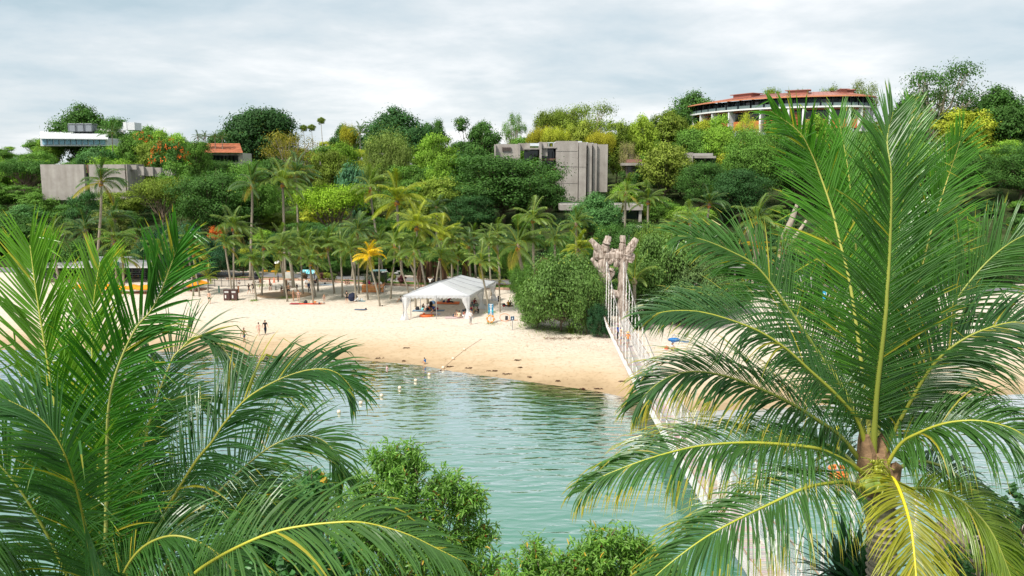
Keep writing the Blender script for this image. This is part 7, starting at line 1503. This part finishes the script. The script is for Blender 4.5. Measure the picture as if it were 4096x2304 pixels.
for o, pz, wear, s, sk in PEOPLE:
    put('body', SKM[(pz, 'body')], o, color=sk, sc=s)
    for w, c in wear:
        if w == 'hat':
            q = Vector(POSES[pz]['hd']) * s; put('sun_hat', HATM, o, color=c, loc=q + Vector((0, 0, .05)), sc=s); continue
        put(GN[w], SKM[(pz, w)], o, color=c, sc=s)
# ================================================================ NEAR PALMS
def rachis_mat():
    m, nt, b = newmat('palm_rachis'); oi = N(nt, 'ShaderNodeObjectInfo'); nt.links.new(oi.outputs['Color'], b.inputs['Base Color']); b.inputs['Roughness'].default_value = .4; b.inputs['Specular IOR Level'].default_value = .4; return m
M_rach = rachis_mat()
def heroleaf():
    """leaflet: green blade, paler midrib and yellow tips from the attributes lv (value) and lt (0 midrib side .. tip)"""
    m = leafmat('near_palm_leaf', trans=.34, rough=.32, spec=.5, yellow=(0.50, 0.40, 0.04), ymix=.9); return m
M_hero = heroleaf()
def frond(root, px, Ys, face, L, droop, col, rcol=(.32, .35, .07), seed=0, n=78, wide=1.0, spread=58, start=.16, r0=.035, single=False, kink=.10, lift=.12, dead=.03, width=.045, tipyellow=.22, rw=.0, side_l=1.0, side_r=1.0):
    n = int(n * 1.55); width *= (.66 if width >= .045 else .70); spread -= 9; L *= 1.15
    rg = np.random.default_rng(seed); K = len(px); C = []
    for i, (u, v) in enumerate(px): C.append(at(u, v, float(np.interp(i / (K - 1), np.linspace(0, 1, len(Ys)), Ys))))
    # catmull-rom resample
    P = []
    for i in range(K - 1):
        p0, p1, p2, p3 = C[max(i - 1, 0)], C[i], C[i + 1], C[min(i + 2, K - 1)]
        for k in range(6):
            t = k / 6; P.append(0.5 * ((2 * p1) + (p2 - p0) * t + (2 * p0 - 5 * p1 + 4 * p2 - p3) * t * t + (3 * p1 - p0 - 3 * p2 + p3) * t ** 3))
    P.append(C[-1]); P = np.array([tuple(p) for p in P]); seg = np.linalg.norm(np.diff(P, axis=0), axis=1); cum = np.concatenate([[0], np.cumsum(seg)]); tot = cum[-1]
    def rp(t):
        d = t * tot; i = min(np.searchsorted(cum, d, side='right') - 1, len(P) - 2); f = (d - cum[i]) / seg[i]; a = P[i] + (P[i + 1] - P[i]) * f
        T = nrm(P[min(i + 2, len(P) - 1)] - P[max(i - 1, 0)]); return a, T
    fr = bpy.data.objects.new('frond', None); COL.objects.link(fr); fr.parent = root; fr.location = Vector(P[0]) - WL(root)
    mb = MB(); R = [r0 * .78 * (1 - .86 * (cum[i] / tot) ** .8) for i in range(len(P))]; mb.tube(P, R, 7); mb.build('rachis', M_rach, fr, rcol, smooth=True)
    Q = []; LV = []; cam_p = np.array((0, 0, CAMZ)); fvec = np.array(face, float); single_idx = 0
    for s in (-1, 1):
        for j in range(n):
            t = start + (1 - start) * (j + .5 * rg.random()) / n; b, T = rp(min(t, .999)); Nn = fvec - T * np.dot(fvec, T); Nn = nrm(Nn); Sd = np.cross(T, Nn) * s
            env = min(1, .45 + (t - start) * 3.2) * (1 - .62 * max(0, (t - .55) / .45) ** 1.6)
            l = L * env * rg.uniform(.90, 1.08) * (side_l if s < 0 else side_r); a = rad(spread + 10 - (spread - 16) * t ** 1.2 + rg.normal() * 4 + 5 * math.sin(j * .31 + seed))
            d = nrm(T * math.cos(a) + Sd * math.sin(a) + Nn * (lift + rg.normal() * .05)); p = b.copy(); v0 = .28 + .30 * rg.random(); q_n = 6; w_ = width * wide * rg.uniform(.85, 1.1); kk = rg.random() < kink; kp_ = rg.integers(2, 5); isd = rg.random() < dead * .5
            dr = (droop + .12) * rg.uniform(.6, 1.6); quads = []; lvs = []
            for q in range(q_n):
                p1 = p + d * l / q_n; f0, f1 = q / q_n, (q + 1) / q_n; wf = lambda f: w_ * (min(1, .35 + 3 * f) * (1 - f ** 2.2) + .02)
                bn = np.cross(d, Nn); bn = nrm(bn); un = nrm(np.cross(bn, d)); w0, w1 = wf(f0) / 2, wf(f1) / 2; up0 = un * w0 * .55 * np.sign(np.dot(un, Nn) + 1e-6); up1 = un * w1 * .55 * np.sign(np.dot(un, Nn) + 1e-6)
                val = .97 if isd else min(.995, v0 + (tipyellow + (.3 if rg.random() < .1 else 0)) * max(0, f0 - .35) * 2.2)
                quads += [[p - bn * w0 + up0, p, p1, p1 - bn * w1 + up1], [p, p + bn * w0 + up0, p1 + bn * w1 + up1, p1]]; lvs += [val, min(.99, val + .12)]
                g = dr * (.35 + 1.1 * f1); d = nrm(d + np.array((0, 0, -g)) * .30)
                if kk and q == kp_: d = nrm(d + np.array((rg.normal() * .25, rg.normal() * .25, -1.1)))
                p = p1
            if single and single_idx < 150:
                o = bpy.data.objects.new('leaflet', quadmesh('leaflet', np.array(quads) - b, np.array(lvs), M_hero)); COL.objects.link(o); o.parent = fr; o.location = Vector(b) - Vector(P[0]); o.color = (*col, 1); single_idx += 1
            else: Q += quads; LV += lvs
    if Q:
        me = quadmesh('leaflets', np.array(Q) - P[0], np.array(LV), M_hero); o = bpy.data.objects.new('leaflets', me); COL.objects.link(o); o.parent = fr; o.color = (*col, 1); o['kind'] = 'stuff'
    return fr
GR, GD, GB, GY, GO = (.062, .155, .033), (.045, .118, .035), (.085, .225, .030), (.17, .25, .03), (.30, .30, .03)
YR = (.30, .34, .06); UP = (0, -.25, 1); CAMF = (0, -1, .25); BACK = (0, 1, .1)
cr_ = at(876, 468, 12.5)
rpm = thing('coconut_palm', 'big near coconut palm at the right with green nuts and huge upright leaves', 'palm tree', (cr_.x + .25, 12.5, hz(cr_.x, 12.5)), 'near coconut palms')
frond(rpm, [(873, 472), (876, 400), (885, 319), (890, 240), (891, 175), (887, 140), (893, 112)], [12.4, 11.9, 11.9, 12.3], CAMF, 1.18, .05, GR, YR, 1, n=92, single=True, r0=.075, spread=62, width=.05, lift=.25, kink=.05)
frond(rpm, [(873, 470), (866, 400), (851, 290), (839, 239), (832, 210), (820, 175), (812, 155), (799, 132), (772, 112)], [12.7, 13.4, 13.8, 13.6], (-.35, -1, .3), 1.05, .02, GB, (.45, .45, .10), 2, n=88, single=True, r0=.06, spread=58, lift=.2, width=.048)
frond(rpm, [(875, 470), (866, 340), (855, 240), (848, 170), (838, 118)], [12.8, 14.0, 14.5], (.2, -1, .2), 1.05, .0, GB, (.45, .45, .10), 5, n=80, r0=.05, spread=50, lift=.15)
frond(rpm, [(877, 470), (884, 350), (898, 240), (908, 160), (912, 110)], [12.8, 14.2, 14.6], (-.1, -1, .2), 1.05, .0, GB, YR, 55, n=80, r0=.05, spread=48, lift=.15)
frond(rpm, [(870, 474), (858, 420), (839, 381), (817, 350), (791, 312), (759, 269), (730, 251), (700, 239), (678, 236)], [12.5, 13.2, 13.4, 13.2], (-.2, -.75, .8), 1.08, .30, GR, YR, 3, n=90, r0=.06, spread=60, width=.05)
frond(rpm, [(873, 474), (859, 425), (839, 398), (809, 370), (786, 349), (760, 332), (730, 320), (700, 312), (672, 311), (650, 315)], [12.4, 11.8, 11.4, 11.2], (-.15, -.6, .9), 1.05, .38, GD, (.36, .38, .05), 6, n=90, r0=.06, spread=62, kink=.2)
frond(rpm, [(873, 478), (844, 440), (817, 420), (784, 400), (743, 382), (715, 374), (688, 372), (665, 379), (648, 392), (638, 404)], [12.4, 12.0, 11.8, 11.8], (0, -.5, .95), 1.12, .75, GD, YR, 7, n=92, r0=.06, spread=60, tipyellow=.6, kink=.2, width=.05)
frond(rpm, [(876, 484), (855, 467), (835, 456), (814, 448), (770, 443.5), (735, 443), (700, 446), (672, 452), (645, 460), (623, 468), (600, 478), (582, 492)], [12.3, 11.3, 10.8, 10.8], (0, -.45, 1), 1.05, 1.0, GR, (.42, .44, .05), 8, n=96, r0=.055, spread=66, tipyellow=.7, lift=.2)
frond(rpm, [(878, 492), (849, 483), (832, 483), (805, 488), (770, 504), (735, 521), (700, 541), (660, 572), (640, 596)], [12.2, 10.8, 9.8, 9.5], (0, -.5, 1), 1.0, .9, GR, (.42, .44, .05), 9, n=92, r0=.05, spread=66, tipyellow=.6)
frond(rpm, [(880, 482), (892, 478), (902, 497), (911, 529), (916, 575), (919, 625)], [12.0, 10.8, 9.8], (.1, -1, .5), .85, .35, GO, (.72, .60, .03), 10, n=66, r0=.05, spread=66, tipyellow=.3)
frond(rpm, [(880, 478), (899, 446), (919, 433), (947, 423), (980, 421), (1015, 430), (1045, 452)], [12.3, 11.6, 11.0], (0, -.5, 1), 1.1, .95, GR, (.42, .42, .05), 11, n=90, r0=.05, spread=66)
frond(rpm, [(880, 474), (889, 442), (909, 404), (928, 372), (948, 350), (978, 332), (1015, 322), (1050, 326)], [12.4, 12.2, 12.0], (.2, -.6, .8), 1.1, .55, GD, (.34, .36, .05), 12, n=92, r0=.055, spread=62, dead=.10)
frond(rpm, [(879, 470), (893, 405), (908, 330), (926, 250), (936, 215), (947, 180), (962, 135)], [12.6, 13.0, 13.2], (.3, -1, .2), 1.1, .10, GB, (.55, .52, .12), 13, n=88, r0=.055, spread=56)
frond(rpm, [(880, 472), (905, 395), (940, 325), (975, 275), (1010, 243), (1050, 225)], [12.6, 12.9, 13.0], (.25, -.8, .6), 1.1, .3, GR, YR, 14, n=88, r0=.055, spread=60)
frond(rpm, [(882, 482), (912, 462), (945, 468), (975, 492), (997, 530), (1010, 580)], [12.5, 12.6, 12.4], (.2, -.5, .9), 1.0, .8, GD, YR, 15, n=84, r0=.05, spread=64)
frond(rpm, [(873, 472), (852, 380), (825, 315), (795, 282), (762, 272)], [12.8, 14.0, 14.6], (-.3, -.8, .6), 1.0, .35, GD, YR, 16, n=84, r0=.05, spread=60)
frond(rpm, [(872, 486), (845, 455), (815, 440), (790, 436), (762, 440), (735, 452)], [12.9, 14.4, 15.2], (0, -.5, 1), .95, .7, GD, YR, 17, n=80, r0=.05, spread=62)
frond(rpm, [(884, 494), (925, 488), (960, 500), (990, 530), (1010, 575), (1020, 610)], [12.0, 11.4, 11.0], (.2, -.6, .9), .95, .7, GY, YR, 18, n=76, r0=.045, spread=62, dead=.06)
# trunk, crown fibres and nuts
b0 = rpm.location
c0 = at(877, 500, 12.5); tr0 = [tuple(Vector((b0.x + .5, 12.5, b0.z - .3))), tuple(Vector((b0.x + .2, 12.5, b0.z + 4))), tuple(at(883, 640, 12.5)), tuple(at(882, 560, 12.5)), tuple(at(880, 520, 12.5)), tuple(at(878, 486, 12.5))]
MB().tube(tr0, [.30, .20, .19, .19, .21, .26], 14).build('trunk', M_ptrunk, rpm, smooth=True)
rings = MB()
for k in range(26):
    q = at(882 - k * .1, 505 + k * 7, 12.5); rings.lathe([(.205, 0), (.235, .035), (.20, .05)], tuple(q), 12)
rings.build('leaf_scar_rings', M_ptrunk, rpm)['kind'] = 'stuff'
M_fibre = simple('palm_fibre', (.27, .17, .10), .95, .1, var=.35, scale=6, bump=.03, bscale=20)
for k, (u, v, du, h, w) in enumerate(((868, 452, -3, .55, .16), (880, 450, 2, .6, .18), (872, 478, -6, .4, .26), (886, 476, 8, .4, .24), (878, 470, 0, .5, .28), (862, 440, -2, .5, .07))):
    p = at(u, v, 12.3 + .15 * (k % 2)); MB().tube([p - Vector((0, 0, h / 2)), p + Vector((du * .004, 0, 0)), p + Vector((du * .02, -.05, h / 2))], [w, w * .8, w * .25], 8).build('leaf_sheath', M_fibre, rpm)
for u, v, r, c in ((879.5, 484, .125, (.20, .30, .05)), (867, 485.5, .12, (.22, .30, .07))): MB().ball(at(u, v, 12.02), r, 14, (1, 1, 1.12)).build('green_coconut', M_plastic, rpm, c, smooth=True)
rr_ = random.Random(2); nb = MB()
for k in range(22): p = at(876 + rr_.uniform(-5, 6), 466 + rr_.uniform(-5, 6), 12.05 + rr_.uniform(-.08, .08)); nb.ball(p, rr_.uniform(.025, .042), 7)
nb.build('young_nuts', M_plastic, rpm, (.33, .36, .04), smooth=True)
sb = MB()
for k in range(40): p = at(877, 468, 12.1); q = at(877 + rr_.uniform(-18, 18), 470 + rr_.uniform(-14, 24), 12.0 + rr_.uniform(-.1, .1)); sb.tube([p, p.lerp(q, .5) + Vector((0, 0, .06)), q], .006, 4)
sb.build('flower_stalks', M_rach, rpm, (.30, .34, .05))['kind'] = 'stuff'
# ---- left palm
cl = at(104, 640, 9.2); lpm = thing('coconut_palm', 'big near coconut palm at the left whose crown fills the lower left corner', 'palm tree', (cl.x, 9.2, hz(cl.x, 9.2)), 'near coconut palms')
frond(lpm, [(104, 640), (106, 540), (107, 450), (109, 407), (115, 377), (125, 350), (137, 327), (150, 312), (160, 294), (170, 268), (179, 244)], [9.2, 8.6, 8.4, 8.4], CAMF, 1.0, .10, (.045, .16, .02), (.48, .50, .14), 31, n=92, single=True, r0=.05, spread=56, lift=.2, width=.046)
frond(lpm, [(112, 640), (130, 520), (150, 420), (164, 379), (169, 367), (174, 356), (182, 348), (192, 338), (204, 337), (219, 345), (230, 358), (238, 375)], [9.3, 10.0, 10.2, 10.0], (0, -.6, .9), .80, .30, GD, (.48, .48, .12), 32, n=84, r0=.045, spread=62, width=.036)
frond(lpm, [(118, 640), (151, 544), (160, 523), (177, 492), (197, 460), (212, 442), (224, 424), (247, 398.5), (274, 382), (300, 372), (320, 369), (335, 372), (346, 381), (354, 392)], [9.2, 9.2, 9.4, 9.4], (-.35, -.8, .7), .88, .38, (.04, .125, .03), (.42, .40, .06), 33, n=92, single=True, r0=.045, spread=60, kink=.3)
frond(lpm, [(128, 650), (177, 545), (198, 515), (219, 491.6), (239, 472), (259, 455), (274, 445), (293, 437), (308, 436), (322, 440), (333, 450), (341, 466), (345, 480)], [9.4, 10.6, 10.8, 10.8], (-.1, -.7, .8), .90, .30, GR, (.46, .45, .12), 34, n=88, r0=.04, spread=64, width=.036)
frond(lpm, [(150, 660), (170, 600), (192, 576), (214, 560), (244, 544), (274, 532), (303, 526), (330, 523), (356, 522), (380, 526), (409, 535), (438, 549), (462, 561)], [8.6, 7.8, 7.8, 8.0], (0, -.65, .9), .82, .60, (.075, .17, .04), (.50, .48, .06), 35, n=62, r0=.04, spread=62, tipyellow=.35, width=.042)
frond(lpm, [(102, 650), (95, 576), (88, 541), (83, 516), (77, 491), (68, 462), (55, 436), (36, 415), (8, 400)], [8.4, 7.2, 6.8, 6.8], (.15, -.8, .7), .78, .30, (.055, .15, .045), (.30, .32, .04), 36, n=92, r0=.038, spread=66, width=.036)
frond(lpm, [(98, 640), (78, 520), (58, 420), (44, 340), (36, 290), (30, 245)], [9.2, 8.8, 8.9], CAMF, 1.05, -.05, (.11, .25, .02), (.5, .52, .1), 37, n=90, r0=.05, spread=50, lift=.1)
frond(lpm, [(102, 640), (100, 520), (96, 420), (92, 350), (94, 300), (100, 262)], [9.4, 9.6, 9.8], CAMF, .95, -.05, (.13, .27, .025), (.5, .52, .1), 38, n=84, r0=.045, spread=44, lift=.1)
frond(lpm, [(96, 650), (60, 560), (20, 490), (-20, 450), (-70, 440)], [9.2, 8.8, 8.6], (-.1, -.6, .9), .95, .5, GR, YR, 39, n=84, r0=.045)
frond(lpm, [(110, 650), (125, 570), (150, 520), (185, 492), (225, 486), (262, 496), (292, 520), (308, 550)], [9.6, 10.6, 11], (0, -.6, .9), .85, .6, GD, (.36, .36, .06), 40, n=84, r0=.04, spread=62, width=.038)
frond(lpm, [(108, 655), (118, 590), (138, 552), (170, 536), (205, 545), (232, 570), (245, 610)], [9.0, 8.6, 8.4], (0, -.6, .9), .8, .6, (.05, .14, .03), (.36, .36, .06), 41, n=80, r0=.04, spread=62, width=.038, dead=.06)
frond(lpm, [(92, 655), (60, 610), (25, 585), (-20, 575), (-60, 585)], [8.8, 8.0, 7.6], (0, -.6, .9), .8, .6, GR, YR, 42, n=76, r0=.04)
frond(lpm, [(106, 650), (112, 560), (124, 490), (140, 440), (160, 408), (184, 396), (208, 402)], [9.6, 10.8, 11.4], (-.2, -.8, .5), .8, .3, GD, YR, 43, n=80, r0=.04, width=.036)
b0 = lpm.location; MB().tube([(b0.x - .3, 9.2, b0.z - .3), (b0.x, 9.2, (b0.z + cl.z) / 2), tuple(cl)], [.28, .19, .22], 12).build('trunk', M_ptrunk, lpm, smooth=True)
MB().tube([cl - Vector((0, 0, .4)), cl + Vector((0, 0, .35))], [.3, .15], 9).build('leaf_sheath', M_fibre, lpm)

# ================================================================ NEAR BUSHES
def leafy(name, label, cx, Y, vt, wpx, n, L, W_, col, seed, ref, shape, cat='tree', spots=True, big=False, nl=26, depth=.75):
    """crown of separate bent leaves on twigs; cx,vt: top centre in the frame, width in pixels; the crown hangs from shape lobes"""
    rg = np.random.default_rng(seed); Rm = wpx / 2 / FPX * Y; top = at(cx, vt, Y); base = Vector((top.x, Y, hz(top.x, Y))); root = thing(name, label, cat, base)
    lobes = []
    for (u, v, r, dy) in shape: p = at(u, v, Y + dy); lobes.append((np.array(p), r * 1.18 / FPX * Y))
    wts = np.array([l[1] ** 2 for l in lobes]); wts /= wts.sum(); ntw = n // 14; k = rg.choice(len(lobes), ntw, p=wts); C = np.array([l[0] for l in lobes]); Rr = np.array([l[1] for l in lobes])
    d = nrm(rg.normal(size=(ntw, 3)) + np.array((0, -.25, .35))); E = C[k] + d * (Rr[k] * rg.uniform(.45, 1.08, ntw))[:, None]; tw = nrm(d + np.array((0, 0, .5)) + rg.normal(size=(ntw, 3)) * .35)
    Q = []; lv = []; j = np.repeat(np.arange(ntw), 14); m = len(j); t = rg.uniform(-.32, .02, m) * (1.2 if not big else 1.6); P = E[j] + tw[j] * t[:, None]
    ld = nrm(tw[j] * .55 + nrm(rg.normal(size=(m, 3))) * .85 + np.array((0, 0, -.05))); Nn = nrm(np.cross(ld, nrm(rg.normal(size=(m, 3)))) ); Nn = np.where(Nn[:, 2:3] < 0, -Nn, Nn); Nn = nrm(Nn * .8 + np.array((-.15, -.35, .8))); Nn = nrm(Nn - ld * np.sum(Nn * ld, 1, keepdims=True))
    B = np.cross(ld, Nn); l = (L * rg.uniform(.6, 1.2, m))[:, None]; w = (W_ * rg.uniform(.7, 1.2, m))[:, None]; ld2 = nrm(ld + np.array((0, 0, -.45)) * rg.uniform(.3, 1.3, (m, 1)))
    p0 = P; p1 = P + ld * l * .5; p2 = p1 + ld2 * l * .5; f = .18
    if big: 
        a1 = np.stack([p0, p0 + ld * l * .12 + B * w * .62 , p1 + B * w * .5 + Nn * w * f, p1], 1); a2 = np.stack([p0, p1, p1 - B * w * .5 + Nn * w * f, p0 + ld * l * .12 - B * w * .62], 1)
    else: a1 = np.stack([p0, p0 + ld * l * .2 + B * w * .42 + Nn * w * f, p1 + B * w * .5 + Nn * w * f, p1], 1); a2 = np.stack([p0, p1, p1 - B * w * .5 + Nn * w * f, p0 + ld * l * .2 - B * w * .42 + Nn * w * f], 1)
    a3 = np.stack([p1, p1 + B * w * .5 + Nn * w * f, p2, p2], 1) ; a3[:, 2] = p1 + ld2 * l * .25 + B * w * .38; a4 = np.stack([p1, p2, p1 + ld2 * l * .25 - B * w * .38, p1 - B * w * .5 + Nn * w * f], 1)
    Qa = np.concatenate([a1, a2, a3, a4]) - np.array(base); v = np.clip(rg.random(ntw)[j] * .45 + rg.random(m) * .35 + .06, 0, .84); v = np.where(rg.random(m) < .012, .99, v)
    me = quadmesh('leaves', Qa, np.tile(v, 4), M_leafn); o = bpy.data.objects.new('leaves', me); COL.objects.link(o); o.parent = root; o.color = (*col, 1); o['kind'] = 'stuff'
    mb = MB(); lowest = C[np.argmin(C[:, 2])]; hub = np.array((top.x, Y, lowest[2] - 1.0))
    mb.tube([np.array(base) - (0, 0, .3), (np.array(base) + hub) / 2 + (.2, .1, 0), hub], [.16, .12, .09], 7)
    for c_, r_ in lobes:
        md = (hub + c_) / 2 + rg.normal(size=3) * .12; mb.tube([hub, md, c_], [.055, .035, .015], 5)
        for q in range(7): e_ = c_ + nrm(rg.normal(size=3)) * r_ * .9; mb.tube([c_ * .5 + md * .5, (c_ + e_) / 2, e_], [.014, .01, .004], 4)
    mb.build('branches', M_bark, root)
    if spots:
        S_ = rg.choice(ntw, ntw // 9); F_ = []
        for s in S_: q = E[s] + rg.normal(size=(5, 3)) * .03; F_.append(leafquads(q, nrm(rg.normal(size=(5, 3))), .055, .03))
        me = quadmesh('seed_pods', np.concatenate(F_) - np.array(base), rg.random(len(S_) * 5) * .5, M_leafn); o = bpy.data.objects.new('seed_pods', me); COL.objects.link(o); o.parent = root; o.color = (.20, .05, .015, 1)
    return root
M_leafn = leafmat('near_leaf', trans=.3, rough=.42, spec=.35, yellow=(.60, .33, .03), ymix=.95)
leafy('acacia_tree', 'near tree with long curved leaves at the bottom centre, over the water', 400, 17, 440, 170, 27000, .155, .032, (.16, .31, .055), 5, 0,
      [(390, 465, 26, 0), (412, 462, 20, 0), (368, 492, 26, 0), (404, 500, 34, -.3), (446, 492, 26, .2), (470, 500, 22, .1), (352, 520, 24, .1), (380, 535, 34, 0), (425, 540, 36, -.2), (462, 510, 20, .3), (478, 535, 20, .2), (465, 560, 26, 0), (488, 572, 18, .1), (350, 560, 30, .2), (395, 580, 34, 0), (440, 590, 34, 0), (485, 600, 28, .2), (360, 600, 34, .2)])
leafy('acacia_bush', 'lower leafy bush at the bottom right of the centre, with reddish seed pods', 600, 15.5, 522, 170, 22000, .145, .030, (.17, .32, .055), 6, 0,
      [(536, 558, 22, .2), (520, 578, 24, .2), (556, 572, 24, 0), (582, 560, 20, 0), (604, 548, 24, -.1), (626, 546, 22, 0), (640, 562, 24, 0), (664, 572, 20, .2), (596, 585, 34, 0), (560, 600, 34, 0), (630, 595, 34, 0), (672, 596, 26, .2), (510, 604, 30, .3)])
leafy('heart_leaf_bush', 'near bush with big heart shaped leaves below the left palm fronds', 290, 15, 470, 150, 4600, .17, .16, (.085, .22, .07), 7, 0,
      [(312, 480, 16, 0), (298, 500, 24, 0), (270, 498, 20, .3), (262, 520, 28, 0), (300, 530, 28, 0), (322, 505, 16, 0), (250, 550, 34, .2), (300, 560, 36, 0), (220, 560, 30, .4), (330, 560, 26, 0), (270, 590, 36, 0), (210, 600, 34, .3), (180, 580, 26, .5)], cat='bush', spots=False, big=True)
leafy('willow_leaf_bush', 'thin light green near bush between the left palm fronds and the acacia tree', 318, 18, 470, 120, 8000, .12, .026, (.17, .30, .07), 8, 0,
      [(300, 480, 12, 0), (326, 486, 16, 0), (340, 500, 18, 0), (280, 500, 16, 0), (320, 520, 22, 0), (345, 545, 24, 0), (300, 560, 26, 0), (250, 540, 24, 0), (330, 590, 30, 0), (270, 600, 30, 0)], cat='bush')
leafy('heart_leaf_bush', 'bush with heart shaped leaves at the right edge behind the palm trunk', 990, 18, 500, 110, 1600, .14, .13, (.06, .15, .05), 9, 0,
      [(950, 555, 16, .5), (985, 520, 26, 0), (1010, 550, 34, 0), (970, 580, 30, .3), (1030, 510, 34, 0), (1040, 590, 34, 0)], cat='bush', spots=False, big=True)
s = strappy('strap_leaf_plant', at(846, 592, 15), .45, 120, 1.45, .085, (.022, .075, .035), 'dark green strap leaved plant left of the near palm trunk', 31, up=1.15, tips=.2)
MB().tube([(0, 0, 0), (0, 0, -(s.location.z - hz(s.location.x, 15)))], .12, 7).build('stem', M_bark, s, local=True)
q = strappy('strap_leaf_plant', at(868, 600, 14.2), .4, 90, 1.25, .085, (.03, .095, .035), 'second strap leaved plant right behind the near palm trunk', 32, up=1.1, tips=.2)
MB().tube([(0, 0, 0), (0, 0, -(q.location.z - hz(q.location.x, 14.2)))], .12, 7).build('stem', M_bark, q, local=True)
# hanging buoy rings by the float with yellow pole seen through the right palm
d_ = ray(838, 476); t_ = -CAMZ / d_.z; p = Vector((d_.x * t_, d_.y * t_, 0))
fb = thing('float_marker', 'orange ring float with yellow and white pole, left of the right palm crown', 'buoy', p)
for k in range(3): MB().tube([(.55 * math.cos(a), .55 * math.sin(a), .1 + .2 * k) for a in np.linspace(0, 2 * math.pi, 21)], .11, 7, cap=False).build('ring', M_plastic, fb, (.80, .22, .05), local=True, smooth=True)
MB().tube([(0, 0, 0), (-.08, 0, 1.6)], .10, 8).build('pole', M_plastic, fb, (.75, .74, .70), local=True); MB().tube([(-.08, 0, 1.6), (-.2, 0, 3.4)], [.2, .12], 8).build('flag_sleeve', M_plastic, fb, (.75, .66, .05), local=True)

# labels shared by several trees get their order from left to right
bylab = {}
for o in S.objects:
    if o.parent is None and 'label' in o: bylab.setdefault(o['label'], []).append(o)
for l, os_ in bylab.items():
    if len(os_) < 2: continue
    os_.sort(key=lambda o: proj(o.location)[0]); k = len(os_)
    for i, o in enumerate(os_):
        pre = 'left' if i == 0 else 'right' if i == k - 1 else 'middle' if k == 3 else ('second from left' if i == 1 else 'second from right' if i == k - 2 else 'middle')
        o['label'] = (pre.replace('second from left', 'second').replace('second from right', 'last but one') + ' ' + l)[:200]
